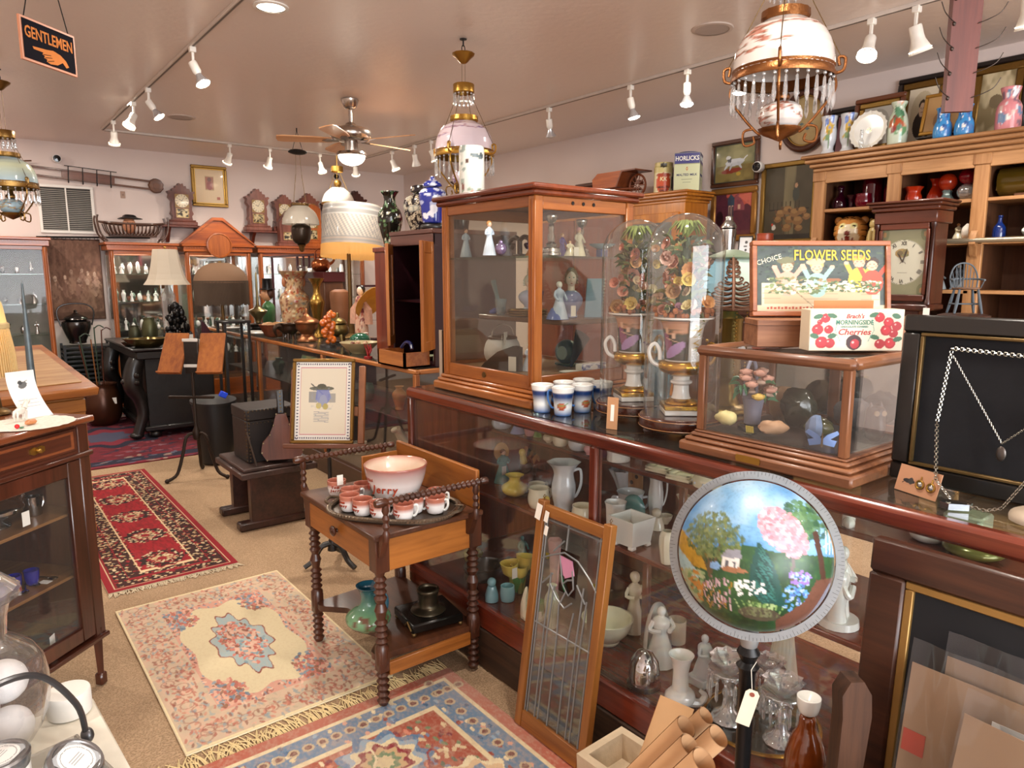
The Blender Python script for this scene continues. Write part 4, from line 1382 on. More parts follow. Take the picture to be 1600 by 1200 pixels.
GB(bx0+.02,by0+.02,1.19,bx1-.02,by1-.02,1.20).part('floor_board',wood('8a6a48','a8845c','y',.5),t)
gp=glass('f2f2ee',.012,.75,.05)
for x in(bx0+.012,bx1-.016):
 GB(x,by0+.04,1.215,x+.004,by1-.04,1.845).part('side_pane',gp,t)
for y in(by0+.012,by1-.016):
 GB(bx0+.04,y,1.215,bx1-.04,y+.004,1.835).part('side_pane',gp,t)
GB(bx0+.018,by0+.018,1.66,bx1-.018,by1-.018,1.668).part('glass_shelf',glass('cfe4da',.03,.8,.06),t)
GB(bx0+.17,by0+.03,1.40,bx1-.02,by1-.03,1.42,.003).part('wooden_shelf',wood('4a2c18','6e4626','y',.4),t)
G().cyl((0,0,0),.012,.004,12,M=TR(bx0+.003,2.36,1.188)@RY(-PI/2)).part('lock_plate',dbrass,t)
LADRO=mat('b9cfe0',.12,coat=.5)
S1=1.6695
figurine('couple_figurine','pale blue seated porcelain lady at left of top shelf in oak showcase',(1.765,2.575,1.67,.125,.055),LADRO,skin_m,CER['brown'],pose=1)
t=figurine('maiden_figurine','pale blue porcelain maiden standing beside seated lady in oak showcase',(1.676,2.283,1.67,0.135,0.055),mat('c4d4e0',.12,coat=.5),skin_m,CER['tan'],pose=1)
t=T('antler_carving','dark carved scroll bracket at back of showcase top shelf','carving',(2.05,2.56,S1))
g=GB(-.02,-.03,0,.02,.03,.02,.004).tube([(0,0,.02),(0,0,.085)],.012,8)
for s in(-1,1):
 g.tube(curve([(0,0,.08),(0,s*.03,.095),(0,s*.065,.085),(0,s*.075,.06),(0,s*.055,.05),(0,s*.045,.065)],4),.011,8)
g.part('scrolls',DARKW,t)
x,y,z,h,w=(1.65,2.174,1.67,0.045,0.038)
t=GS((0,0,.024),.023,14,10).ball((0,0,.049),.008,8,6).thing('glass_ornament','small round gilt glass ornament beside tan card in oak showcase','ornament',mat('8a7a9a',.1,.6),(x,y,z))
t=GB(-.045,-.0008,0,.045,.0008,.055,0).thing('tan_postcard','tan printed card leaning on glass shelf of oak showcase','card',mat('c98a5a',.7),(1.84,2.20,S1),0,None,(-.9,0,rad(-65)))
GB(.012,-.0016,.006,.04,-.0009,.05).part('white_label',tag_m,t)
GB(-.03,-.0016,.02,.0,-.0009,.035).part('printed_device',mat('7a4a2a',.7),t)
def trophy(loc,label,hh=.18):
 t=T('silver_candlestick',label,'candlestick',loc)
 GL(sm([(0,0),(.038,0),(.038,.012),(.032,.016),(.034,.03),(.02,.036),(0,.036)],1),20).part('base',silver_m,t)
 GL([(.018,.034),(.022,.045),(.012,.055),(.016,.075),(.009,.09),(.013,.105),(.010,.12),(0,.13)],12,fn=lambda a,q:1+.12*cos(3*a)).part('figure_stem',silver_m,t)
 GL(sm([(0,.12),(.012,.125),(.022,.14),(.025,.155),(.018,.16),(0,.15)],1),16).part('cup',silver_m,t)
 return t
trophy((1.86,2.125,S1),'silver figural candlestick beside front post of oak showcase')
trophy((2.13,2.24,S1),'silver figural candlestick at back of showcase near girl with flowers')
figurine('purple_girl_figurine','small porcelain girl in purple and white dress in showcase',(1.985,2.20,S1,.095,.042),mat('5a4a9a',.15),skin_m,CER['tan'])
figurine('children_figurine','cream porcelain girl with pink bonnet at right of showcase top shelf',(2.03,2.15,S1,.115,.06),CER['cream'],skin_m,CER['pink'],hat=CER['pink'])
t=figurine('baby_figurine','tiny blond baby figurine with paper card on glass shelf',(1.945,2.11,S1,.06,.05),CER['cream'],skin_m,mat('d8b878',.5))
GB(-.012,-.036,0,.014,-.035,.034,0).part('price_card',tag_m,t)
t=T('blue_dish','pale blue porcelain dish on small blue block in showcase','dish',(2.125,2.112,S1))
GB(-.02,-.015,0,.02,.015,.03,.002).part('block',mat('3a5aa0',.4),t)
GL(hollow([(.02,.031),(.05,.045),(.055,.052)],.004,.036),20).part('dish',CER['blue'],t)
S2=1.4210
def bust(name,label,loc,h,w,hair,dress,rz=0.0,plume=False):
 t=T(name,label,'bust',loc,rz)
 GL(sm([(0,0),(w*.32,0),(w*.2,h*.08),(w*.42,h*.22),(w*.5,h*.34),(w*.40,h*.46),(w*.16,h*.53),(0,h*.54)],1),18,fn=lambda a,q:1-.2*abs(sin(a))).part('shoulders',dress,t)
 g=GL(sub([(.16,.5),(.14,.56),(.14,.64)],w,h),12,cap=False)
 g.ball((0,-.02*w,h*.74),(w*.21,w*.25,h*.155),16,12,fn=lambda a,t_:1+.05*math.exp(-((a+PI/2)%(2*PI))**2*30)*math.exp(-(t_-1.5)**2*20))
 g.tube([(0,-.26*w,h*.75),(0,-.31*w,h*.70),(0,-.26*w,h*.69)],[.015*w,.045*w,.02*w],6)
 hd=g.part('head',mat('e6d6c8',.3),t)
 for s in(-1,1):
  GS((s*.085*w,-.245*w,h*.765),(.03*w,.012*w,.012*h),8,5).part('eye',CER['teal'],hd)
 GS((0,-.255*w,h*.655),(.045*w,.015*w,.008*h),8,5).part('mouth',mat('b06a5a',.4),hd)
 g=GS((0,.07*w,h*.79),(w*.26,w*.25,h*.17),14,10,fn=lambda a,t_:1+.06*sin(7*a)*sin(5*t_))
 for s in(-1,1):
  for k in range(3):
   g.ball((s*.24*w,.05*w,h*(.78-.055*k)),.06*w,8,6)
 if plume:
  g.tube(curve([(0,.02,h*.9),(0,.02,h*1.05),(0,.0,h*1.12)],4),[.012,.013,.014,.014,.013,.012,.011,.009,.005],8)
 g.part('hair',hair,t)
 return t
bust('lady_bust','white haired porcelain lady bust with lilac shoulders in oak showcase',(1.935,2.345,S2+.0305),.155,.105,mat('dcdcd2',.25),mat('b8bcd8',.15),rad(-40),True)
bust('girl_bust','porcelain girl bust with brown hair behind blue slab in showcase',(2.00,2.16,S2),.215,.10,mat('8a7058',.5),CER['lilac'],rad(-40))
t=GP([(-.035,0),(.035,0),(.045,.16),(-.025,.16)],-.01,.01,'xz').thing('blue_slab_vase','light blue porcelain slab with lace edge right of girl bust','vase',mat('8fb2cc',.2),(2.105,2.14,S2),rad(-35))
g=G()
for k in range(12):
 g.ball((.037+.010*k/12,-.004,.008+k*.0135),.006,6,4)
g.part('lace_edge',CER['white'],t)
t=figurine('fishing_girl_figurine','white porcelain girl with blue skirt and hanging tag beside post',(1.90,2.12,S2,.15,.075),mat('b8c8dc',.15),CER['white'],CER['white'])
GL(sub([(.1,0),(.55,.0),(.5,.1),(.3,.3),(.1,.32)],.085,.15),14,(0,.01,0)).part('skirt',mat('6a78b0',.2),t)
pricetag(t,(.03,-.05,.055),1.4)
t=T('crystal_vase','pale blue cut glass vase holding a leaning glass rod','vase',(1.90,2.505,S2+.001))
GL(hollow(sub([(.3,0),(.34,.1),(.42,.6),(.5,1)],.055,.07),.003,.008),16,fn=ribs(8,.06)).part('body',glass('c8e2ee',.2,.9,.12,'dcecf2',.03,2),t)
GT([(.0,.0,.012),(-.012,.04,.15)],[.006,.012],8).part('glass_rod',glass('9fc4cc',.25,.8,.1,'9fc4cc',.05,2),t)
GL([(0,0),(.03,0),(.045,.10),(.02,.12),(0,.135)],16).thing('purple_fan_vase','deep purple pointed glass vase behind white haired bust','vase',mat('3a2a78',.15,coat=.5),(2.065,2.475,S2+.001))
for k in range(3):
 GL(hollow([(.05,0),(.085,.004),(.088,.009)],.004,.003),28).thing('gilt_plate',('lowest','middle','topmost')[k]+' gilt edged plate in stack under white haired bust','plate',mat('b08a50',.25,.6),(1.94,2.37,S2+.0005+.0098*k),0,'gilt plates in showcase')
t=T('reclining_figurine','blue and white reclining figurine at front of wooden shelf','figurine',(1.91,2.555,S2),.3)
GT(curve([(-.045,0,.012),(-.02,-.005,.016),(.01,0,.018),(.03,0,.03)],4),[.006,.008,.01,.012,.013,.013,.013,.014,.014,.013,.012,.011,.01],8).part('body',mat('4a5aa0',.2),t)
GS((.034,0,.043),.012,10,7).part('head',skin_m,t)
pricetag(bpy.data.objects['gilt_plate'],(-.055,-.085,.047),1.5,.5)
S3=1.2010
t=T('ice_pail','white pottery pail with brown lid and price tags inside oak showcase','pail',(1.905,2.50,S3))
GL(hollow(sm([(.045,0),(.075,.02),(.085,.06),(.075,.10),(.062,.115)],1),.006,.012),24).part('body',mat('d8dada',.6,bump=.4,sc=60),t)
GL([(0,.116),(.066,.116),(.066,.124),(.055,.13),(.012,.134),(0,.136)],24).part('lid',mat('4a3020',.3),t)
GT(curve([(-.062,0,.11),(-.05,-.0,.16),(0,0,.18),(.05,0,.16),(.062,0,.11)],4),.0025,6).part('bail',silver_m,t)
pricetag(t,(-.03,-.062,.15),1.9,.5)
pricetag(t,(-.045,-.055,.135),1.9,.9,name='price_tag')
t=T('fan_block','dark fan shaped wooden block lying before white pail','block',(1.80,2.36,S3),rad(100))
GP([(-.10,0),(.12,0),(.10,.02),(.02,.075),(-.07,.105),(-.10,.10)],-.012,.012,'xz',TR(0,0,.001)).part('block',mat('1c1210',.35),t)
pricetag(t,(-.08,.03,.064),2.0,.2)
figurine('delft_figurine','blue and white seated porcelain lady between pail and post',(1.865,2.265,S3,.115,.062),mat('c4ccdc',.15),CER['white'],CER['white'],pose=1)
def delft(p):
 p.noise(9,.42,.55,'26408c',5)
 p.ell(.5,.5,.16,.3,'e8e8ee')
t=T('delft_box','blue and white scrolled porcelain box in right side of showcase','box',(2.06,2.10,S3),0)
mpart(canvas(.14,.035,50,14,delft,'dfe2ee'),'front_panel',painted(.15,.5),t,loc=(0,-.0202,.018))
GB(-.07,-.02,.001,.07,.02,.036,.004).part('body',CER['white'],t)
GL(hollow([(.015,0),(.04,.006),(.046,.011)],.003,.004),20).thing('saucer','small plain white saucer on floor of oak showcase','saucer',CER['white'],(1.93,2.085,S3+.0003))
t=T('green_bust','dark green bronze relief head in back of showcase','bust',(2.11,2.30,S3))
GS((0,0,.06),(.05,.06,.055),14,10).box(-.03,-.05,.001,.03,.05,.012,.003).part('head',mat('4a5a48',.35,.5),t)
G().cyl((0,0,0),.03,.006,18,M=TR(-.045,-.02,.06)@RY(-PI/2)).part('roundel',mat('8a9a8c',.4),t)
t=T('black_fan','black lacquered fan leaning in right side of showcase','fan',(2.14,2.20,S3))
g=G()
for k in range(7):
 g.box(-.006,-.001,.0,.006,.001,.16,0,RY(.2+.09*k)@TR(0,.0006*k,.001))
g.part('blades',mat('16141a',.2),t,loc=(-.10,0,.008))
def carp(p):
 p.line([(.38,.83),(.62,.84)],.012,'5a5a52')
 for k in range(4):
  p.ell(.42+.055*k,.84,.012,.02,'4a4a46',.5)
 p.ell(.56,.66,.10,.025,'6a7a7c',-.15)
 p.ell(.62,.68,.03,.03,'4a585c')
 p.ell(.43,.60,.02,.03,'5a4038',.5)
 p.ell(.52,.20,.06,.055,'c98a70')
 p.ell(.52,.20,.03,.03,'a85a44')
 p.spots(16,.025,['8aa08a','9ab09a','b8c4b4'],.36,.08,.66,.3,5)
 p.spots(10,.03,['9aa8a0','a8b4a8'],.33,.3,.40,.95,6)
 p.ell(.36,.3,.02,.05,'8a5a50')
t=T('carp_vase','tall white cylinder vase painted with fish on oak showcase top','vase',(1.855,2.655,1.9255),rad(-30))
mpart(plathe(hollow([(.053,0),(.056,.005),(.056,.21),(.053,.225)],.006,.02),carp,'e2e6dc',48),'body',painted(.12,.5),t)
t=T('black_folder','black velvet board standing at left end of long counter','board',(1.735,2.745,ZT+.0005),rad(6))
GB(0,-.012,0,.22,.0,.25,.004).part('board',mat('0c0b0d',.7),t)
GB(-.004,-.016,0,.0,.004,.252).part('cloth_edge',mat('b8aa98',.8),t)
# blue mugs
def bluemug(p):
 p.put((.27-p.v)/.13,'2a5a9a')
 p.put((p.v-.30)/.14,'1c3a70')
 p.put((p.v-.5)/.01,'e8e8e4')
 p.ell(.5,.29,.075,.06,'9a4a30')
 p.ell(.5,.30,.045,.035,'b86a44')
 p.line([(.40,.33),(.5,.30),(.62,.34)],.012,'6a8a50')
m0=None
for x,y,lb,a in((1.70,1.872,'at front beside showcase corner, handle to the left',-.2),(1.798,1.874,'second in front row by round wooden dome base',.4),(1.90,1.874,'at inner end of front row behind dome',.8),(1.682,1.966,'touching showcase front corner with orange fruit',-1.9),(1.79,1.966,'second in back row against showcase',.3),(1.892,1.966,'third in back row against showcase',.9)):
 if m0 is None:
  m0=T('fruit_mug','blue rimmed white fruit mug '+lb,'mug',(x,y,ZT),rad(-40)+a,'blue fruit mugs on the counter')
  mpart(plathe(hollow([(.030,0),(.031,.004),(.034,.05),(.042,.104)],.004,.008),bluemug,'e2e6e4',30),'body',painted(.1,.5),m0)
  handle(m0,.08,.10,.05,.25,.85,.40,.26,mat('3a6aa8',.12,coat=.5),a=PI)
 else:
  dup(m0,(x,y,ZT),rad(-40)+a,'blue rimmed white fruit mug '+lb)
  # two flower urns under glass domes
leaf_ms=[mat(c,.6)for c in('56603a','76804a','46523a','8a8658','6a6c50')]
def flower(g,c,r,n=6,q=None,cup=.45):
 q=q or rnd
 tilt=Matrix.Rotation(q.uniform(.9,1.6),4,'X')
 rot=RZ(q.uniform(-1.6,.6))
 M=TR(*c)@rot@tilt
 for ring,(rr,cc)in enumerate(((r,cup),(r*.6,cup*1.8))):
  for k in range(n):
   a=k*2*PI/n+ring*.4
   m=M@RZ(a)@RX(cc)
   g.add([(0,0,0),(-rr*.45,rr*.5,rr*.06),(-rr*.3,rr*.95,rr*.2),(rr*.3,rr*.95,rr*.2),(rr*.45,rr*.5,rr*.06),(0,rr*.55,-.02*rr)],[(0,5,1),(0,4,5),(1,5,2),(2,5,3),(3,5,4)],m)
 g.ball(tuple(M@Vector((0,0,.12*r))),r*.16,6,4)
def leafg(g,c,L,w,M):
 g.add([(0,0,0),(-w,L*.4,.004),(0,L*.45,-.006),(w,L*.4,.004),(-w*.6,L*.75,.0),(0,L,-.02),(w*.6,L*.75,.0)],[(0,2,1),(0,3,2),(1,2,4),(2,5,4),(2,6,5),(2,3,6)],TR(*c)@M)
def urn(name,label,loc,seed,rz):
 q=random.Random(seed)
 t=T(name,label,'urn',loc,rz)
 wp=mat('ece8e4',.12,coat=.5)
 GB(-.058,-.058,0,.058,.058,.016,.002).part('plinth',wp,t)
 GB(-.0585,-.0585,.0165,.0585,.0585,.03,.002).part('gilt_plinth',gold_m,t)
 GL(sm([(0,.03),(.05,.03),(.052,.035),(.044,.042),(.032,.05),(0,.05)],1),24).part('foot',gold_m,t)
 GL([(.032,.048),(.028,.055),(.025,.07),(.024,.09),(.028,.094),(.034,.098),(.034,.104),(.026,.108),(.026,.118),(.034,.122),(0,.122)],24).part('stem',wp,t)
 GL(sm([(0,.12),(.04,.122),(.068,.135),(.076,.15),(.072,.165),(.058,.17),(0,.17)],1),28).part('gilt_bowl',gold_m,t)
 def scene(p):
  for(c0,sky)in((.36,'c08a6a'),(.86,'8a8a9a')):
   p.rect(c0-.16,.04,c0+.16,.93,'3c3226')
   p.rect(c0-.155,.58,c0+.155,.90,sky)
   p.noise(14,.45,.7,'2e3422',seed,.9,(abs(p.u-c0)<.155)&(p.v<.7)&(p.v>.05))
   p.ell(c0-.03,.35,.05,.26,'8a4a6a',.15)
   p.ell(c0+.04,.25,.06,.2,'a884b8',-.4)
   p.ell(c0-.035,.66,.018,.07,'d8ae92')
   p.ell(c0+.03,.55,.018,.07,'d8ae92')
   p.line([(c0-.05,.5),(c0+.07,.42)],.016,'d8ae92')
  p.spots(20,.012,['c9a24a','c9b06a','8a9a5a','7a6a8a'],.56,.15,.66,.85,seed+1,4)
 mpart(plathe(sm([(.054,.168),(.056,.18),(.058,.24),(.066,.285),(.085,.30),(.092,.302)],1),scene,'e6e2de',60),'bowl',painted(.12,.5),t)
 GL([(.088,.30),(.094,.301),(.095,.306),(.084,.307),(0,.300)],32).part('gilt_rim',wp,t)
 for s in(-1,1):
  GT(curve([(s*.068,0,.15),(s*.095,0,.165),(s*.105,0,.20),(s*.088,0,.222),(s*.072,0,.20),(s*.07,0,.17)],4),.0065,7).part('handle',gold_m if s>0 else wp,t)
 GT(curve([(0,0,.29),(.005,0,.38),(0,.005,.47),(.004,0,.55)],4),[.03,.034,.034,.034,.03,.026,.024,.022,.02,.018,.014,.01,.006],8).part('stem_bundle',leaf_ms[2],t)
 for mi in range(5):
  g=G()
  for k in range(26):
   z=q.uniform(.30,.54)
   a=q.uniform(0,2*PI)
   r=q.uniform(.01,.05)*(1.25 if z<.4 else 1.0)
   M=RZ(a-PI/2)@RX(q.uniform(.2,1.4))
   leafg(g,(r*cos(a),r*sin(a),z),q.uniform(.025,.045),q.uniform(.006,.014),M)
  o=g.part('leaves',leaf_ms[mi],t,smooth=False)
  o['kind']='stuff'
 for k in range(26):
  pass
 g=G()
 for k in range(40):
  a,r=q.uniform(0,2*PI),q.uniform(.02,.065)
  g.tube([(0,0,.55),(r*.6*cos(a),r*.6*sin(a),.596),(r*cos(a),r*sin(a),.578+q.uniform(-.03,.0))],[.002,.006,.001],4)
 o=g.part('fern_fronds',mat('6c7a34',.7),t,smooth=False)
 o['kind']='stuff'
 cols=['c8ac5a','d8c68a','c48a74','b88a58','d0a896','a8705c','dcd2ac','9a7048','8a5a66','c08850','b4705a','d2bc98']
 for k in range(36):
  z=.325+.21*(k/36)**1.5
  a=q.uniform(0,2*PI)if k>12 else-PI/2+(k-6)*.42
  r=q.uniform(.055,.082)*(1.0 if z<.42 else.8)
  g=G()
  flower(g,(r*cos(a),r*sin(a),z),q.uniform(.016,.031),6,q)
  g.part('bloom',mat(q.choice(cols),.7),t,smooth=False)
 g=G()
 for k in range(46):
  a,r=q.uniform(0,2*PI),q.uniform(.05,.098)
  g.ball((r*cos(a),r*sin(a),.311+q.uniform(0,.022)),q.uniform(.006,.011),5,4)
 o=g.part('dried_buds',mat('9a5a34',.8),t,smooth=False)
 o['kind']='stuff'
 return t
def dome_stand(lb,c,r):
 b=T('dome_base','round mahogany dome base '+lb,'stand',(c[0],c[1],ZT))
 GL(sm([(0,.018),(r-.012,.018),(r,.024),(r,.058),(r-.006,.064),(0,.064)],1),48).part('drum',wood('2e120a','4e2214','x',.25,9,.5),b)
 for z in(.028,.055):
  GT([((r+.0005)*cos(a),(r+.0005)*sin(a),z)for a in[k*2*PI/48 for k in range(48)]],.0012,4,True).part('inlay_line',mat('9a6a3a',.4),b)
 for k in range(3):
  a=k*2*PI/3+.4
  GL([(0,0),(.016,0),(.02,.008),(.016,.019),(0,.019)],12,(r*.75*cos(a),r*.75*sin(a),0)).part('bun_foot',DARKW,b)
 gr=r-.012
 prof=[(gr,.0)]+[(gr,.05*k)for k in range(1,11)]
 zt=.515
 for k in range(1,11):
  a=PI/2*k/10
  prof.append((gr*cos(a)if k<10 else 0,zt+gr*.92*sin(a)))
 prof[10]=(gr,zt)
 GL(prof,56,cap=False).thing('glass_dome','tall clear glass dome '+lb,'glass dome',glass('f6f8f6',.02,.85,.05,'e8ece8',.015,2.6),(c[0],c[1],ZT+.0648))
for c,lb,sd,rz in(((1.80,1.425),'over nearer flower urn, beside small oak case',4,-.72),((1.872,1.692),'over farther flower urn, beside blue mugs',9,-.55)):
 dome_stand(lb,c,.130)
 urn('flower_urn','gilt porcelain urn full of faded flowers '+('in nearer glass dome' if sd==4 else 'in farther glass dome'),(c[0],c[1],ZT+.0655),sd,rz)
t=GB(-.0255,-.0008,0,.0255,.0008,.078).thing('tan_card','narrow tan card standing before the two glass domes','card',mat('b98a62',.7),(1.665,1.595,ZT),0,None,(-.08,0,rad(-70)))
t.scale=(.75,1,1.35)
GB(-.008,-.0016,.02,.008,-.0009,.06).part('paper_label',tag_m,t)
g=G()
g.lathe(hollow(sm([(.05,0),(.06,.02),(.05,.05),(.065,.12),(.06,.2),(.03,.25),(.03,.28),(.04,.29)],1),.004,.01),24,fn=lambda a,q:1+.05*sin(9*a)*sin(22*q))
g.thing('blue_glass_vase','tall pale blue cut glass vase behind the two domes','vase',glass('a8d4e8',.22,.9,.16,'a8dcec',.04,1.8),(2.12,1.80,ZT+.0005))
# slag glass table lamp behind the domes
lx,ly=2.225,1.555
t=T('slag_glass_lamp','brass column table lamp with blue slag glass filigree shade','table lamp',(lx,ly,ZT+.0005))
GL(sm([(0,0),(.085,0),(.085,.012),(.07,.022),(.045,.03),(.04,.07),(.028,.10),(.034,.12),(0,.12)],1),28,fn=ribs(14,.05)).part('foot',mat('7a6434',.35,.85),t)
GL([(.034,.115),(.042,.13),(.046,.16),(.046,.33),(.05,.345),(.03,.36),(.02,.40),(.02,.44),(0,.44)],28,fn=ribs(16,.07)).part('column',mat('7a6434',.35,.85),t)
lt=T('x','x','x')
bpy.data.objects.remove(lt)
slag=shade_mat('8fc6e2',.35,.2)
slag2=shade_mat('cfe6dc',.35,.2)
R0,R1,zb,zm,zt_=.205,.10,.385,.43,.56
fil=mat('6a4a38',.5,.5)
N6=6
a_off=rad(218)
for k in range(N6):
 a,b=a_off+k*2*PI/N6,a_off+(k+1)*2*PI/N6
 G().add([(R0*cos(a),R0*sin(a),zb),(R0*cos(b),R0*sin(b),zb),(.175*cos(b),.175*sin(b),.47),(.175*cos(a),.175*sin(a),.47),(.075*cos(b),.075*sin(b),zt_),(.075*cos(a),.075*sin(a),zt_)],[(0,1,2,3),(3,2,4,5)]).part('slag_panel',slag if k%2 else slag2,t,smooth=False)
q=random.Random(77)
for k in range(N6):
 a=a_off+k*2*PI/N6
 ca,sa=cos(a),sin(a)
 GT([(1.01*R0*ca,1.01*R0*sa,zb-.004),(.178*ca,.178*sa,.47),(.078*ca,.078*sa,zt_+.003)],.006,6).part('rib',fil,t)
 g=G()
 for s in(-1,1):
  b=a+s*2*PI/N6
  def on(f,v):
   if v<.45:
    r,z=R0+(.175-R0)*v/.45,zb+(.47-zb)*v/.45
   else:
    r,z=.175+(.075-.175)*(v-.45)/.55,.47+(zt_-.47)*(v-.45)/.55
   p,w=Vector((r*ca,r*sa,z)),Vector((r*cos(b),r*sin(b),z))
   m=p.lerp(w,f)
   return tuple(m*1.012+Vector((0,0,m.z*-.012+.001)))
  for v,L in((.02,.5),(.10,.48),(.18,.45),(.27,.4),(.36,.34),(.46,.24),(.6,.2),(.7,.22),(.8,.2),(.88,.14)):
   g.tube(curve([on(.0,v),on(L*.5,v+.02),on(L*.95,v+.07),on(L*.8,v+.12),on(L*.62,v+.07)],3),[.003]*13,4)
   g.tube(curve([on(.0,v+.03),on(L*.4,v-.02 if v>.05 else v),on(L*.8,v)],3),[.004,.005,.005,.004,.004,.003,.002][:7],4)
 g.part('filigree',fil,t)
 b=a_off+(k+1)*2*PI/N6
 GT([(R0*1.01*ca,R0*1.01*sa,zb),(R0*1.01*cos(b),R0*1.01*sin(b),zb)],.006,6).part('bottom_edge',fil,t)
GL(sm([(.085,zt_-.004),(.09,zt_+.004),(.05,zt_+.02),(.02,zt_+.03),(0,zt_+.03)],1),18).part('crown',mat('7a8a74',.5,.3),t)
GS((0,0,.47),.03,12,8).part('bulb',emit('ffe8c8',3),t)
for k in range(8):
 pass
b=G()
for s in(.035,-.03):
 for k in range(24):
  b.ball((s,-.05,.43-.013*k),.0035,6,4)
o=b.part('pull_chains',brass_m,t)
o['kind']='stuff'
# small oak counter case with trinkets
cx0,cx1,cy0,cy1=1.655,2.03,.812,1.252
WC=wood('5e3620','8e5c3a','y',.45,9,.1)
WCx=wood('5e3620','8e5c3a','x',.45,9,.1)
WCz=wood('5e3620','8e5c3a','z',.45,9,.1)
t=T('oak_counter_case','small worn oak glass case with flower basket inside on counter','showcase',(0,0,0))
g=G()
for d,z0,z1 in((.035,ZT,ZT+.03),(.024,ZT+.03,ZT+.043),(.012,ZT+.043,ZT+.055),(.004,ZT+.055,ZT+.062)):
 g.box(cx0-d,cy0-d,z0,cx1+.01,cy1+d,z1,.006)
g.part('base_moulding',WC,t)
o=GP([(-.035,-.009),(.035,-.009),(.037,0),(.035,.009),(-.035,.009),(-.037,0)],-.001,.001,'yz',TR(cx0-.0365,1.055,ZT+.018)).part('brass_plate',brass_m,t)
for x in(cx0,cx1-.022):
 for y in(cy0,cy1-.022):
  GB(x,y,ZT+.062,x+.022,y+.022,1.375,.003).part('post',WCz,t)
for x in(cx0-.008,cx1-.024):
 GB(x,cy0-.008,1.372,x+.032,cy1+.008,1.40,.01).part('top_rail',WC,t)
for y in(cy0-.008,cy1-.024):
 GB(cx0+.024,y,1.372,cx1-.024,y+.032,1.40,.01).part('top_rail',WCx,t)
GB(cx0+.006,cy0+.022,ZT+.062,cx0+.009,cy1-.022,1.374).part('front_pane',clear,t)
for y in(cy0+.008,cy1-.012):
 GB(cx0+.022,y,ZT+.062,cx1-.022,y+.003,1.374).part('side_pane',clear,t)
GB(cx0+.02,cy0+.02,1.388,cx1-.02,cy1-.02,1.393).part('top_pane',clear,t)
for y0,y1 in((cy0+.022,1.02),(1.055,cy1-.022)):
 GB(cx1-.014,y0,ZT+.09,cx1-.010,y1,1.374).part('rear_pane',mat('8a8c86',.06,.9),t,'mirrored rear pane')
GB(cx1-.018,1.02,ZT+.062,cx1-.004,1.055,1.374,.003).box(cx1-.018,cy0+.022,ZT+.062,cx1-.004,cy1-.022,ZT+.09,.003).part('rear_stile',WCz,t)
GB(cx0+.02,cy0+.022,ZT+.0625,cx1-.02,cy1-.022,ZT+.066).part('floor_board',mat('2a1c16',.6),t)
SF=ZT+.067
t=T('flower_basket','grey vase basket of pottery roses inside small oak case','flower basket',(1.755,1.135,SF))
GL([(0,0),(.04,0),(.04,.012),(.034,.016),(0,.016)],20).part('base',CER['black'],t)
vs_m=mat('6a6a78',.5)
GL(sm([(0,.016),(.024,.016),(.022,.03),(.026,.07),(.034,.10),(0,.10)],1),18).part('pot',vs_m,t)
GT(curve([(-.03,.01,.10),(-.022,.01,.17),(0,.01,.20),(.022,.01,.17),(.03,.01,.10)],5),.005,6).part('loop_handle',mat('8a8c9a',.4),t)
q=random.Random(5)
for k in range(15):
 a=q.uniform(0,2*PI)
 z=.10+(k%5)*.016
 r=.045-(k%5)*.004
 g=G()
 c=(r*cos(a),r*sin(a)-.005,z)
 for j in range(3):
  g.lathe(sm([(.004,-.008),(.016-.004*j,-.002),(.017-.005*j,.006+.002*j),(.013-.004*j,.008+.002*j)],1),10,c,ribs(5,.15),cap=False)
 g.ball(c,.008,6,4)
 g.part('rose',mat(q.choice(['c9a08a','b98a78','c8a850','d8b8a0','b98a78']),.5),t)
g=G()
for k in range(22):
 a=q.uniform(0,2*PI)
 leafg(g,(.035*cos(a),.035*sin(a),q.uniform(.085,.15)),.028,.009,RZ(a-PI/2)@RX(q.uniform(-.5,.8)))
o=g.part('leaves',mat('4a7a5a',.4),t)
o['kind']='stuff'
def lump(name,label,cat,loc,r,c,seed,rough=.6,n=(14,10)):
 q=random.Random(seed)
 ph=[q.uniform(0,6)for _ in range(4)]
 f=lambda a,t_:1+.13*sin(3*a+ph[0])*sin(2*t_+ph[1])+.09*sin(5*a+ph[2])*sin(4*t_+ph[3])
 return GS((0,0,r[2]*1.02),r,n[0],n[1],fn=f).thing(name,label,cat,mat(c,rough,bump=.4,sc=40),loc,q.uniform(0,3))
lump('sea_shell','pale yellow shell at left front of small oak case','shell',(1.72,1.195,SF+.008),(.035,.024,.02),'d8cc8e',1)
lump('sea_shell','brown speckled shell beside tiny yellow tooth carving','shell',(1.715,1.045,SF+.008),(.042,.022,.018),'b08a68',2)
lump('mineral_stone','large black green mineral stone in middle of small case','stone',(1.85,1.05,SF+.008),(.05,.045,.055),'1c2218',3,.2)
lump('mineral_stone','tan fibrous mineral stone beside the black green one','stone',(1.91,1.14,SF+.008),(.045,.035,.05),'9a7a5a',4)
lump('mineral_stone','grey mineral stone at back right of small case','stone',(1.93,.935,SF+.008),(.05,.045,.045),'4a4c50',5,.4)
t=lump('jade_dish','olive green jade lump with white cards on top','ornament',(1.80,.965,SF+.003),(.045,.035,.026),'3a3a1c',6,.15)
GB(-.02,-.012,.0475,.02,.012,.049).part('price_card',tag_m,t)
t=T('tooth_carving','tiny yellow ribbed carving on black stand by case front','carving',(1.70,1.105,SF))
GB(-.014,-.012,0,.014,.012,.004,.001).part('stand',CER['black'],t)
for k in range(4):
 GT([(0,-.009+.006*k,.005),(-.003,-.009+.006*k,.022)],.003,6).part('ridge',mat('c8b44a',.4),t)
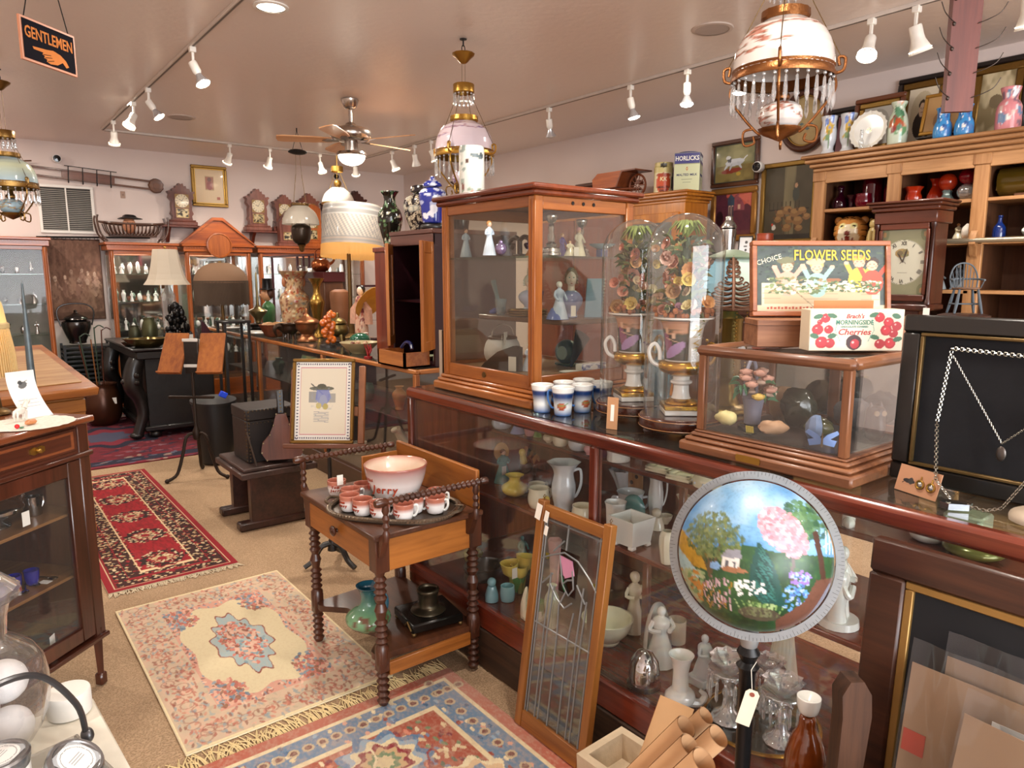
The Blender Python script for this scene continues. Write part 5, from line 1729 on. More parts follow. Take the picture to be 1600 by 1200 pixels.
t=T('butterfly_brooch','blue jewelled butterfly standing near right post in oak case','brooch',(1.705,.90,SF),rad(-60))
GT([(0,0,.002),(0,0,.038)],[.003,.002],6).part('body',dbrass,t)
for s in(-1,1):
 GP([(0,.01),(s*.03,.002),(s*.036,.018),(s*.02,.022),(s*.042,.036),(s*.036,.044),(s*.012,.034),(0,.022)],-.001,.001,'xz',RZ(s*.3)).part('wing',mat('6a86b8',.25,.3),t)
lump('blue_crystal','grey blue crystal chunk behind the jewelled butterfly','crystal',(1.745,.945,SF+.001),(.022,.022,.036),'6a7c98',8,.15,(7,5))
t=T('owl_carving','dark carved owl standing near right pane of small oak case','carving',(1.90,.862,SF),-.6)
GL(sm([(0,0),(.022,0),(.028,.03),(.024,.06),(.026,.075),(.02,.09),(0,.092)],1),14).part('body',mat('2a1a16',.4),t)
for s in(-1,1):
 GL([(.008,0),(.004,.012),(0,.018)],6,(s*.014,0,.085)).part('ear_tuft',mat('2a1a16',.4),t)
 G().cyl((0,0,0),.007,.003,10,M=TR(s*.01,-.022,.075)@RX(PI/2)).part('eye',mat('8a6a3a',.3),t)
 # boxes and sign on top of the small case
FR=rad(-38)
t=T('wooden_crate','plain weathered wooden box under flower seeds sign','wooden box',(1.925,1.035,1.4012),FR)
GB(-.205,-.055,0,.205,.055,.075,.002).part('body',wood('7a4c30','a87450','x',.6,9,.0),t)
GB(-.206,-.056,.058,.206,.056,.0595).part('lid_seam',mat('4a2c1c',.8),t)
t=T('cherry_box','cream chocolate cherries candy box with red cherries on small case','candy box',(1.862,.925,1.4012),FR)
def cherry(p):
 for(x,y,r)in((.16,.80,.085),(.10,.70,.05),(.08,.52,.10),(.20,.52,.08),(.13,.20,.11),(.22,.18,.09),(.74,.82,.09),(.84,.70,.09),(.93,.60,.085),(.82,.5,.1),(.90,.42,.08),(.76,.16,.09),(.87,.18,.1)):
  p.ell(x,y,r*.62,r*1.35,'b01c24').ell(x-r*.2,y+r*.5,r*.12,r*.25,'f0b0a8')
 for(x,y,a)in((.23,.86,.6),(.08,.84,-.5),(.05,.36,.4),(.24,.36,-.3),(.68,.88,-.5),(.92,.85,.3),(.70,.33,.5),(.95,.28,-.3)):
  p.ell(x,y,.045,.07,'3e6a4a',a)
 for(x,y,r)in((.16,.80,.06),(.08,.52,.07),(.13,.20,.08),(.74,.82,.065),(.84,.70,.065),(.82,.5,.07),(.87,.18,.07)):
  p.ell(x,y,r*.62,r*1.35,'c8202a').ell(x-r*.2,y+r*.5,r*.12,r*.25,'f4c0b8')
 p.ell(.48,.20,.085,.19,'3a1410')
 p.ell(.49,.16,.05,.12,'b01c24')
 p.ell(.47,.2,.012,.03,'f0b0a8')
 p.line([(.30,.78),(.27,.5),(.33,.22)],.008,'6aa090')
 p.line([(.66,.78),(.69,.5),(.63,.22)],.008,'6aa090')
CBW,CBH=.245,.108
GB(-CBW/2,-.03,0,CBW/2,.03,CBH,.0015).part('carton',mat('e0d2b8',.6,var=.03),t)
mpart(canvas(CBW*.985,CBH*.97,150,80,cherry,'e6dac0'),'front_print',painted(.5),t,loc=(0,-.0306,CBH/2))
for s,y,size,c,sx in(("Brach's",.090,.016,'b01c24',1.0),('MORNINGSIDE',.074,.017,'2e7a64',.86),('CHOCOLATE COVERED',.063,.006,'5a8a78',1.1),('Cherries',.049,.022,'b01c24',1.1)):
 text(s,size,mat(c,.5),t,TR(-.006,-.0312,y)@RX(PI/2),'lettering',.0002,sx=sx,shear=.25 if s in('Cherries',"Brach's")else 0,bold=.0003)
t=GB(-.08,-.001,0,.08,.001,.045).thing('orange_card','orange brown card standing between sign and cherries box','card',mat('c07a48',.7),(1.893,.965,1.4012),0,None,(0,0,FR))
t.scale=(1,1,2.85)
t['label']='orange brown card standing between flower seeds sign and cherries box'
mpart(canvas(.13,.010,60,6,lambda p:p.spots(80,.02,['d8a070','e0b890','a05a30'],0,0,1,1,2,2),'c88a58'),'printed_border',painted(.7),t,loc=(.0,-.0012,.030))
def seeds(p):
 p.noise(10,.4,.8,'2a3430',2,.8)
 p.spots(260,.014,['2e4030','3e5040','1e2824','4a5a44'],0,.3,1,1,17,1.4)
 p.rect(0,.0,1,.10,'c8b898')
 p.poly([(.04,.08),(.04,.44),(.96,.40),(.96,.08)],'cfc2a6')
 p.poly([(.06,.12),(.06,.34),(.9,.30),(.9,.12)],'b8a482')
 for y in(.18,.26,.34):
  p.line([(.05,y+.02),(.95,y)],.006,'9a8a6c')
 for(x,y,dress,hair,hat)in((.24,.52,'d89a84','6a5030','6a6a4a'),(.47,.50,'8fb0a8','c8a060','b8a488'),(.80,.58,'e0b040','b88a50',None),(.90,.54,'c84a34','3a2a20',None)):
  p.ell(x,y-.10,.085,.19,dress)
  p.ell(x,y+.17,.045,.085,'dcb090')
  p.ell(x,y+.215,.055,.07,hair).ell(x,y+.165,.042,.068,'dcb090').ell(x-.016,y+.18,.006,.010,'3a2a20').ell(x+.016,y+.18,.006,.010,'3a2a20').ell(x,y+.13,.012,.010,'a8503a').ell(x-.03,y+.15,.012,.014,'cc8a74').ell(x+.03,y+.15,.012,.014,'cc8a74')
  if hat:
   p.ell(x-.01,y+.26,.075,.05,hat,.2)
  p.line([(x-.06,y),(x-.10,y+.15)],.04,dress)
  p.line([(x+.05,y),(x+.12,y+.17)],.04,dress)
  p.ell(x-.10,y+.16,.02,.03,'dcb090')
  p.ell(x+.12,y+.18,.02,.03,'dcb090')
 p.line([(.50,.46),(.60,.44),(.70,.30)],.012,'a87850')
 p.ell(.60,.48,.06,.03,'8a5a38')
 p.spots(150,.017,['5a6a40','7a8a58','c8c4a4','4a5a38','d8cdb0','8a7a50'],.08,.28,.5,.52,7,1.3)
 p.spots(120,.015,['5a6a40','7a8a58','d8cdb0','4a5a38'],.52,.30,.97,.46,8,1.3)
 p.line([(.25,.4),(.45,.06)],.006,'6a5a40')
 for k in range(26):
  p.rect(.08+k*.028,.03,.08+k*.028+.017,.07+.01*(k%2),'a84a38')
t=T('flower_seeds_sign','framed antique flower seeds box label with four children','sign',(1.952,1.062,1.4795),FR,None,(rad(-9),0,FR))
SW,SH=.395,.215
g=G()
for(a,b,c,d)in((-SW/2,0,SW/2,.014),(-SW/2,SH-.014,SW/2,SH),(-SW/2,.014,-SW/2+.014,SH-.014),(SW/2-.014,.014,SW/2,SH-.014)):
 g.box(a,-.014,b,c,.014,d,.002)
g.part('frame',wood('7a4020','b06a3c','x',.5),t)
mpart(canvas(SW-.028,SH-.028,190,100,seeds,'3c4844'),'print',painted(.55,.15),t,loc=(0,-.006,SH/2))
GB(-SW/2+.01,.004,.01,SW/2-.01,.008,SH-.01).part('backing',mat('6a4a30',.8),t)
text('FLOWER SEEDS',.041,mat('d8b430',.5),t,TR(.032,-.0075,SH-.042)@RX(PI/2),sx=.78,depth=.0003,bold=.0006)
text('CHOICE',.020,mat('e0d6b8',.5),t,TR(-.148,-.0075,SH-.054)@RX(PI/2)@RZ(.28),sx=1.0,depth=.0003)
t=T('varnished_box','orange varnished wooden box beside black jewelry frame','wooden box',(2.25,.91,ZT+.0005),FR)
GB(-.10,-.07,0,.10,.07,.375,.003).part('body',wood('7a3e12','a8621e','x',.35),t)
GB(-.103,-.073,.35,.103,.073,.376,.002).part('lid',wood('7a3e12','a8621e','x',.35),t)
# black velvet jewelry frame with chains
t=T('jewelry_frame','black velvet backed picture frame displaying silver necklaces on counter','display frame',(1.812,.773,ZT+.0025),0,None,(0,rad(2),0))
blkf=mat('141210',.35,coat=.2)
FH,FW=.405,.62
g=G()
for(a,b,c,d)in((0,0,-FW,.042),(0,FH-.042,-FW,FH),(0,.042,-.042,FH-.042),(-FW+.042,.042,-FW,FH-.042)):
 g.box(-.012,a,b,.012,c,d,.005)
g.part('frame',blkf,t)
g=G()
for(a,b,c,d)in((-.042,.042,-FW+.042,.05),(-.042,FH-.05,-FW+.042,FH-.042),(-.042,.05,-.05,FH-.05),(-FW+.05,.05,-FW+.042,FH-.05)):
 g.box(-.013,a,b,.0,c,d,.002)
g.part('gilt_slip',mat('6a5430',.4,.6),t)
vel=mat('0b0b10',.95,var=.6,sc=30,bump=.3)
GB(.0,-.042,.042,.008,-FW+.042,FH-.042).part('velvet_panel',vel,t)
def chain(pts,r,m,parent,name='chain',step=.006):
 P=[Vector(p)for p in pts]
 g=G()
 k=0
 for a,b in zip(P,P[1:]):
  L=(b-a).length
  n=max(1,int(L/step))
  d=(b-a).normalized()
  M0=d.to_track_quat('X','Z').to_matrix().to_4x4()
  for i in range(n):
   p=a.lerp(b,(i+.5)/n)
   M=TR(*p)@M0@RX(PI/2*(k%2))
   k+=1
   g.tube([(step*.72*cos(u),r*1.6*sin(u),0)for u in[j*PI/3 for j in range(6)]],r*.5,4,True,M=M)
 o=g.part(name,m,parent)
 o['kind']='stuff'
 return o
nk=T('chain_necklace','heavy silver chain draped across velvet frame down to brooch','necklace',(0,0,0))
ch_m=mat('a8a498',.25,.9)
zf=ZT
chain([(1.794,.655,zf+.335),(1.793,.52,zf+.330),(1.793,.40,zf+.334),(1.793,.20,zf+.336)],.0028,ch_m,nk)
chain([(1.794,.655,zf+.330),(1.75,.655,zf+.17),(1.692,.625,zf+.05),(1.672,.585,zf+.02)],.0022,ch_m,nk)
chain([(1.79,.40,zf+.25),(1.77,.46,zf+.10),(1.71,.50,zf+.012),(1.68,.52,zf+.008),(1.672,.56,zf+.014)],.0022,ch_m,nk)
GP([(-.032,0),(-.02,.016),(.02,.016),(.032,0),(.02,-.016),(-.02,-.016)],0,.014,'xy',TR(1.67,.572,zf+.002)@RZ(-.9)).part('brooch',mat('8a8a90',.12,.95),nk)
pn=T('pendant_necklace','thin silver necklace with small oval pendant on black velvet','necklace',(0,0,0))
chain([(1.7985,.652,zf+.318),(1.789,.535,zf+.135),(1.7985,.41,zf+.265)],.0011,ch_m,pn,'chain',.004)
GS((1.788,.535,zf+.112),(.004,.010,.017),12,8).part('pendant',mat('5a5450',.3,.8),pn)
wt_=T('white_clip','white jewelry clip holding string tag on velvet frame','clip',(1.780,.415,zf+.285))
GP([(p[1],p[2])for p in curve([(0,.03,.0),(0,.02,.018),(0,-.01,.016),(0,-.05,-.03),(0,-.055,-.045),(0,-.04,-.045),(0,-.015,-.02),(0,.012,-.012)],4,True)],-.006,.0,'yz').part('clip',CER['white'],wt_)
GT([(-.004,.01,-.014),(-.008,.013,-.05),(-.012,.012,-.09)],.0012,5).part('string',string_m,wt_)
GB(-.0135,.0,-.125,-.012,.026,-.09,0).part('price_tag',tag_m,wt_)
t=T('earring_card','tan card with pair of round earrings in front of velvet frame','card',(1.705,.675,ZT+.0008),0,None,(0,rad(16),rad(-18)))
GB(-.001,-.058,0,.001,.05,.062).part('card',mat('c08e6c',.7),t)
mpart(canvas(.034,.018,30,16,lambda p:p.ell(.5,.45,.46,.3,'2a2626').ell(.65,.5,.2,.45,'3a3634').line([(.1,.2),(.05,.05)],.08,'2a2626'),'c08e6c',M=RZ(-PI/2)),'printed_device',painted(.7),t,loc=(-.0015,.018,.028))
for y in(-.012,-.040):
 e=GT([(.009*cos(a),.009*sin(a),0)for a in[k*2*PI/14 for k in range(14)]],.0025,6,True,M=TR(-.003,y,.026)@RY(PI/2)).part('earring',brass_m,t)
 GS((-.003,y,.026),(.003,.007,.007),10,6).part('pearl',silver_m,e)
 GT([(-.003,y,.035),(-.003,y,.045)],.0015,5).part('hook',brass_m,e)
t=T('alabaster_lid','white marble ball finial on round base at counter front','ornament',(1.70,.43,ZT+.0008))
GL(sm([(0,0),(.05,0),(.052,.014),(.04,.026),(.018,.032),(0,.034)],1),24,fn=ribs(10,.04)).part('base',mat('b8a894',.5),t)
GL(sm([(0,.032),(.02,.034),(.03,.05),(.024,.068),(0,.072)],1),20).part('ball',mat('c8c2b8',.35),t)
c=(2.333,0.665,1.527)
prof=[(.14,0),(.14,.05),(.14,.24)]+[(.14*cos(PI/2*k/10)if k<10 else 0,.24+.14*sin(PI/2*k/10))for k in range(1,11)]
t=T('glass_dome','clear glass dome behind black velvet frame at right edge','glass dome',(2.19,.40,ZT+.0008))
GL(prof,48,cap=False,c=(0,0,.03)).part('dome',glass('f6f8f6',.03,.9,.06,'e8ece8',.015,2.2),t)
GL(sm([(0,0),(.16,0),(.16,.02),(.15,.03),(0,.03)],1),36).part('base',DARKW,t)
# painted globe on a black pole
GX,GY,GZ,GR=1.245,.785,1.032,.150
def garden(u,v):
 p=Pt(u,v,'4c86b8')
 p.noise(2.2,.45,.75,'8ab8d8',3,.7)
 p.noise(3.2,.5,.8,'b8d0e0',9,.45,v>.35)
 p.poly([(-2,-.05),(-.6,.0),(-.1,.10),(.25,.06),(2,.12),(2,-2),(-2,-2)],'2e5230')
 p.noise(7,.35,.75,'1e3a24',12,.8,v<.05)
 p.noise(16,.5,.9,'587a3a',15,.5,v<.05)
 p.noise(5,.4,.7,'24301a',20,.85,v<-.55)
 p.poly([(-1.4,.3),(-.95,.22),(-.70,-.02),(-.52,-.28),(-.70,-.25),(-1.4,.1)],'b08a2a')
 p.poly([(-1.4,.05),(-1.0,.0),(-.62,-.36),(-.72,-.42),(-1.4,-.4)],'9ab8bc')
 p.noise(12,.5,.8,'8a6a20',22,.6,(u<-.5)&(v>-.25)&(v<.2))
 q=random.Random(4)
 for(x,y)in((-.55,.0),(-.42,.05),(-.68,.1),(-.60,.2),(-.35,.15),(-.5,.25)):
  p.line([(-.52,-.35),(x,y),(x*1.05,y+.22)],.02,'5a4a30')
 for _ in range(330):
  a,r=q.uniform(0,6.28),q.random()**.6
  p.ell(-.50+.36*r*cos(a),.18+.30*r*sin(a),.035,.02,q.choice(['5a6a38','6a7a46','48582e','7a844c','566438']),q.uniform(0,3),a=.7)
 for _ in range(160):
  a,r=q.uniform(0,6.28),q.random()**.6
  p.ell(.62+.30*r*cos(a),.52+.26*r*sin(a),.045,.028,q.choice(['3c6240','4c7248','2e5238','5a8050']),q.uniform(0,3),a=.85)
 p.line([(.72,.35),(.84,-.2),(.82,-.35)],.07,'4a3026')
 p.line([(.45,.1),(.47,-.28)],.04,'5a4a44')
 for _ in range(420):
  a,r=q.uniform(0,6.28),q.random()**.6
  x,y=.30*r*cos(a),.27*r*sin(a)
  p.ell(.33+x+.10*(-y),.32+y-.35*x,.034,.024,q.choice(['c88a94','d49aa4','b87884','dcb0b8','c48a98']),q.uniform(0,3),a=.8)
 p.poly([(.04,.16),(.0,.0),(-.04,-.2),(-.02,-.45),(.14,-.6),(.40,-.58),(.32,-.3),(.24,-.1),(.12,.08)],'1c4a44')
 for _ in range(120):
  y=q.uniform(-.55,.1)
  w=.05+.25*max(0,(.12-y))
  x=.08+q.uniform(-.5,.9)*w
  p.line([(x,y),(x+.05,y-.06)],.012,q.choice(['2a6258','123a36','34706a']))
 p.rect(-.38,-.22,-.17,-.08,'d8d4cc')
 p.poly([(-.40,-.08),(-.32,.02),(-.17,.03),(-.13,-.08)],'8a8a92')
 p.rect(-.33,-.20,-.29,-.12,'5a5a60').rect(-.24,-.19,-.20,-.12,'5a5a60')
 p.ell(-.22,-.22,.16,.035,'9a6a4a')
 p.ell(-.46,-.2,.07,.05,'7aa0c8')
 for(x,y,rx,ry,c)in((.55,-.22,.13,.09,'8a6ab8'),(.52,-.48,.15,.20,'5a94c8')):
  for _ in range(70):
   a,r=q.uniform(0,6.28),q.random()**.5
   p.ell(x+rx*r*cos(a),y+ry*r*sin(a),.022,.018,q.choice([c,c,'9ab0d8','4a6aa8']))
 p.poly([(1.6,-.02),(.75,-.22),(.62,-.5),(.30,-.78),(.35,-1.2),(1.6,-1.2)],'6a4638')
 p.poly([(1.6,-.1),(.92,-.25),(.75,-.6),(.55,-.9),(.8,-1),(1.6,-.8)],'7a7a8a')
 p.poly([(1.6,-.05),(1.02,-.25),(.9,-.6),(.8,-.85),(1.0,-1),(1.6,-.8)],'2a4a8a')
 for k in range(5):
  p.line([(.86+.05*k,.12),(.86+.05*k,.40)],.014,'d8d8d8')
 p.line([(.82,.2),(1.1,.38)],.014,'d8d8d8')
 for _ in range(60):
  x,y=q.uniform(-.62,-.22),q.uniform(-.75,-.42)
  p.line([(x,y),(x+q.uniform(-.04,.04),y+.09)],.013,q.choice(['b898a0','d0b8bc','8a6a6a','a07a30']))
 for _ in range(26):
  p.ell(-.02+q.uniform(-.17,.17),-.42+q.uniform(-.09,.09),.024,.02,'e2e4de')
 for _ in range(40):
  x=q.uniform(-.1,.3)
  p.line([(x,-.75),(x+q.uniform(-.12,.12),-.58)],.012,q.choice(['7a9a5a','9ab07a','4a6a3a']))
 p.ell(.1,-.72,.25,.09,'5a4a40',a=.7)
 p.spots(120,.03,['6a8a5a','8aa070','a0a880','b07a30'],-1,-.7,-.6,-.3,8)
 p.noise(40,.5,.95,'0e1a10',30,.25)
 return p.c
t=T('painted_globe','globe painted with garden landscape on black pole in grey ring','globe',(GX,GY,0))
face=math.atan2(-GX,GY)+PI
n,m=280,180
co,uu,vv=[],[],[]
d=Vector((-GX,-GY,1.6-GZ)).normalized()
r_=Vector((0,0,1)).cross(d).normalized()
u_=d.cross(r_)
for j in range(m+1):
 th=PI*j/m
 for i in range(n):
  a=2*PI*i/n
  p=Vector((sin(th)*cos(a),sin(th)*sin(a),cos(th)))
  co.append(p*GR)
  uu.append(p.dot(r_)if p.dot(d)>-.2 else 1.4)
  vv.append(p.dot(u_))
f=[[j*n+i,(j+1)*n+i,(j+1)*n+(i+1)%n,j*n+(i+1)%n]for j in range(m)for i in range(n)]
mpart(cmesh(np.array(co),np.array(f),garden(np.array(uu),np.array(vv))),'ball',painted(.42,.05),t,loc=(0,0,GZ))
Mr=TR(0,0,GZ)@Matrix((r_,u_,d)).transposed().to_4x4()
rg=mat('8a8e90',.45,.4,sc=60)
g=G()
k=72
ringv,ringf=[],[]
for i in range(k):
 a=2*PI*i/k
 for(rr,zz)in((.1535,-.004),(.170,-.004),(.170,.004),(.1535,.004)):
  ringv.append((rr*cos(a),rr*sin(a),zz))
 for e in range(4):
  i2=(i+1)%k
  ringf.append((i*4+e,i*4+(e+1)%4,i2*4+(e+1)%4,i2*4+e))
r=g.add(ringv,ringf,Mr).part('meridian_ring',rg,t)
g=G()
for i in range(144):
 a=2*PI*i/144
 L=.006 if i%4 else.011
 c,s_=cos(a),sin(a)
 w=.00035
 g.add([(.169*c+w*s_,.169*s_-w*c,.0043),(.169*c-w*s_,.169*s_+w*c,.0043),((.169-L)*c-w*s_,(.169-L)*s_+w*c,.0043),((.169-L)*c+w*s_,(.169-L)*s_-w*c,.0043)],[(0,1,2,3)],Mr)
o=g.part('scale_marks',mat('3a3a3c',.6),t)
o['kind']='stuff'
for a in(rad(113),rad(-67)):
 GT([tuple(Mr@Vector((.170*cos(a),.170*sin(a),0))),tuple(Mr@Vector((.148*cos(a),.148*sin(a),0)))],.0035,8).part('pivot',mat('3a3a3c',.4,.6),t)
polem=mat('111112',.35,.3)
GL([(0,GZ-.20),(.017,GZ-.20),(.02,GZ-.185),(.018,GZ-.165),(.012,GZ-.16),(0,GZ-.16)],18).part('collar',mat('9a9c9c',.4,.6),t)
GL([(.0,.02),(.016,.02),(.016,.45),(.02,.47),(.016,.49),(.0165,GZ-.26),(.024,GZ-.245),(.014,GZ-.235),(.024,GZ-.215),(.016,GZ-.20),(0,GZ-.20)],18).part('pole',polem,t)
GL(sm([(0,.0115),(.07,.0115),(.065,.025),(.04,.035),(.02,.06),(0,.06)],1),28).part('foot',polem,t)
M=TR(-.028,-.034,GZ-.275)@RZ(-1.0)@RX(.05)@RY(.22)
tg=GP([(-.014,-.085),(.014,-.085),(.014,-.008),(.008,0),(-.008,0),(-.014,-.008)],-.0006,.0006,'xz',M).part('price_tag',mat('e2d8c0',.8),t,'manila price tag')
GL([(.0022,0),(.005,0),(.005,.001),(.0022,.001)],12,M=M@TR(0,-.0008,-.010)@RX(PI/2)).part('eyelet',mat('8a4a3a',.6),tg)
GT([tuple(M@Vector((0,0,-.010))),(-.018,-.02,GZ-.24),(0,-.02,GZ-.228)],.0009,4).part('string',string_m,tg)
# leaded glass panel leaning on the counter
ht=.815
ax,ay0,ay1=1.452,1.575,1.825
lean=rad(7.6)
t=T('leaded_glass_panel','wood framed leaded glass window panel with pink and green accent','window panel',(1.458,1.832,.012),0,None,(0,lean,0))
W2=.355
o1=wood('6e3c14','a0682c','z',.45)
o2=wood('6e3c14','a0682c','y',.45)
for(y0,y1)in((0,-.034),(-W2+.034,-W2)):
 GB(-.014,y0,0,.014,y1,ht,.002).part('stile',o1,t)
GB(-.012,-.034,0,.012,-W2+.034,.06,.002).part('rail',o2,t)
GB(-.012,-.034,ht-.05,.012,-W2+.034,ht-.012,.002).part('rail',o2,t)
cl=glass('eef2f0',.04,.85,.08,'c8c8c0',.05,2.5)
LD=mat('8a8e90',.4,.5)
B0,B1,Zb,Zt=-.036,-W2+.036,.006,ht-.018
lead=[[(B0,Zb),(B1,Zb)],[(B0,.827),(B1,.827)],[(B0,Zb),(B0,.827)],[(B1,Zb),(B1,.827)],[(B0-.012,Zb),(B0-.012,.827)],[(B1+.012,Zb),(B1+.012,.827)],[(B0,.782),(B1,.782)],[(B0,.40),(B1,.40)],[(-.075,Zb),(-.075,.40),(-.080,.60)],[(-.088,Zb),(-.088,.40),(-.095,.56)],[(-.125,Zb),(-.125,.40),(-.120,.50),(-.14,.56)],[(-.165,Zb),(-.165,.40),(-.175,.50)],[(-.195,Zb),(-.195,.40),(-.20,.60)],[(-.21,Zb),(-.21,.40),(-.215,.56)],[(-.125,.827),(-.125,.70)],[(B0,.635),(-.07,.66),(-.12,.69),(-.17,.68),(-.215,.64),(B1,.60)],[(-.08,.68),(-.115,.73)],[(-.105,.675),(-.125,.58),(-.15,.55),(-.165,.58),(-.155,.64)],[(-.125,.58),(-.14,.60),(-.16,.61)],[(-.08,.56),(-.11,.52),(-.14,.50),(-.165,.53)],[(-.05,.55),(-.085,.60)],[(-.21,.55),(-.175,.60)]]
zs=Zt/.827
def ysc(y):
 return y if y in(B0,B1,B0-.012,B1+.012)else B0+(y+.036)*(B1-B0)/(-.249+.036)
for i,pl in enumerate(lead):
 pts=[(-.001,ysc(y),z*zs)for y,z in pl]
 GT(pts,.0032,6).part('lead_came',LD,t)
for(y0,y1,z0,z1)in((B0,-.088,Zb,.40),(-.088,-.165,Zb,.40),(-.165,B1,Zb,.40),(B0,-.10,.40,.827),(-.10,-.175,.40,.55),(-.175,B1,.40,.827),(-.10,-.175,.70,.827)):
 GB(-.0015,ysc(y0),z0*zs,.0015,ysc(y1),z1*zs).part('pane',cl,t)
def pane(pts,c,nm):
 GP([(ysc(y),z*zs)for y,z in pts],-.002,.002,'yz').part('pane',mat(c,.15,coat=.5),t,nm)
pane([(-.105,.675),(-.15,.672),(-.162,.625),(-.128,.60)],'c88aa8','pink pane')
pane([(-.122,.612),(-.130,.608),(-.150,.555),(-.143,.552)],'0c0c0e','black pane')
pane([(-.113,.612),(-.121,.61),(-.142,.552),(-.128,.565)],'1e6a44','green pane')
for(y,z)in((-.052,.645),(-.23,.615),(-.23,.03),(-.04,.03)):
 pane([(y,z),(y-.012,z-.002),(y-.012,z+.018),(y,z+.018)],'6a6020','amber pane')
for y in(-.017,-W2+.017):
 GT([(0,y,ht),(0,y,ht+.006),(.006,y,ht+.012),(0,y,ht+.019),(-.006,y,ht+.012),(0,y,ht+.006)],.0014,6).part('screw_eye',dbrass,t)
for(y,z,s)in((-.018,.80,1.0),(-.06,.785,.7),(-.065,.735,.6)):
 M=TR(-.018,y,z)@RZ(-PI/2)@RY(.15)
 GB(-.014*s,-.0006,-.055*s,.014*s,.0006,0,0,M).part('price_tag',tag_m,t,'white price tag')
 # stone trough, rolled papers
t=T('stone_trough','square pale stone trough on floor beside leaded glass panel','trough',(1.36,1.225,.0125),rad(2))
g=G()
s,hh,w=.095,.255,.024
for k in range(4):
 g.add([(-s*.9,-s*.9,0),(s*.9,-s*.9,0),(s,-s,hh),(-s,-s,hh),(-s+w,-s+w,hh),(s-w,-s+w,hh),(s*.9-w,-s*.9+w,hh-.07),(-s*.9+w,-s*.9+w,hh-.07)],[(0,1,2,3),(3,2,5,4),(4,5,6,7)],RZ(k*PI/2))
g.box(-s*.85,-s*.85,.001,s*.85,s*.85,hh-.07)
g.part('trough',mat('c2ae92',.9,var=.2,sc=30,bump=.6),t)
cr=T('scroll_crate','dark wooden crate on floor holding rolled papers','crate',(1.012,.835,.0125),rad(-20))
g=G()
for(a,b,c,d)in((-.12,-.10,.12,-.09),(-.12,.09,.12,.10),(-.12,-.09,-.11,.09),(.11,-.09,.12,.09)):
 g.box(a,b,0,c,d,.30,.003)
g.box(-.11,-.09,.0,.11,.09,.012)
g.part('body',DARKW,cr)
pap=mat('c49a70',.8,var=.1,bump=.2)
dv=Vector((.16,-.50,.76)).normalized()
def roll(name,label,p,r,L,cone=1.0,c=pap):
 t=T(name,label,'paper roll',p,0,'rolled papers in the crate')
 t.rotation_euler=dv.to_track_quat('Z','Y').to_euler()
 g=G()
 vs,fs=[],[]
 for j in range(61):
  a=2.2*2*PI*j/60
  rr=r*(.86+.14*j/60)
  vs+=[(rr*cone*cos(a),rr*cone*sin(a),-L),(rr*cos(a),rr*sin(a),.002*sin(a))]
 fs=[(2*j,2*j+2,2*j+3,2*j+1)for j in range(60)]
 g.add(vs,fs).part('sheet',c,t)
 return t
rolls=[(1075,1140,.030,1.42,'backmost open rolled paper, leaning left of globe pole'),(1103,1118,.024,1.44,'highest rolled paper beside globe pole'),(1083,1163,.030,1.36,'middle rolled paper with pointed front flap'),(1118,1152,.030,1.36,'right rolled paper touching globe pole'),(1093,1183,.034,1.30,'nearest wide rolled paper'),(1050,1192,.030,1.29,'leftmost low rolled paper by stone trough')]
RP=[(1.135,0.853,0.656),(1.194,0.847,0.66),(1.085,0.804,0.662),(1.155,0.787,0.662),(1.027,0.728,0.698)]
for(px,py,r,d_,lb),p in zip(rolls,RP):
 roll('paper_roll','tan '+lb,p,r*.82,.33,.9)
t=GB(-.05,-.001,-.17,.05,.001,.06).thing('cardboard_flap','flat tan cardboard sheet behind the rolled papers','sheet',mat('b88a5c',.8),(1.291,1.021,0.499),0,None,(rad(-18),rad(28),rad(-30)))
# dark framed mat with bagged prints at the right edge
BZ=.40
b=T('low_bench','dark low bench carrying framed mat and bagged prints','bench',(0,0,0))
GB(1.05,.02,BZ-.03,1.56,.685,BZ,.004).part('top',DARKW,b)
for x,y in((1.09,.06),(1.09,.65),(1.52,.06),(1.52,.65)):
 GB(x-.02,y-.02,.0125,x+.02,y+.02,BZ-.03,.003).part('leg',DARKW,b)
b.location.x+=.0
t=T('framed_mat','large dark wooden picture frame with gold slip and black mat','picture frame',(1.485,.672,BZ+.002),0,None,(0,rad(4),0))
FW2,FH2=.62,.64
fr=wood('2c1810','4e2c1c','y',.4,9,.1)
g=G()
for(a,b_,c,d_)in((0,0,-FW2,.075),(0,FH2-.075,-FW2,FH2),(0,.075,-.075,FH2-.075),(-FW2+.075,.075,-FW2,FH2-.075)):
 g.box(-.016,a,b_,.016,c,d_,.006)
g.part('frame',fr,t)
g=G()
for(a,b_,c,d_)in((-.075,.075,-FW2+.075,.092),(-.075,FH2-.092,-FW2+.075,FH2-.075),(-.075,.092,-.092,FH2-.092),(-FW2+.092,.092,-FW2+.075,FH2-.092)):
 g.box(-.012,a,b_,.006,c,d_,.002)
g.part('gold_slip',mat('a07c44',.4,.5),t)
GB(-.002,-.09,.09,.010,-FW2+.09,FH2-.09).part('mat_board',mat('16181c',.85),t)
sleeve=glass('f6f8fa',.02,.9,.05,'dfe6ee',.05,3.0)
kraft=mat('a08062',.85,var=.08)
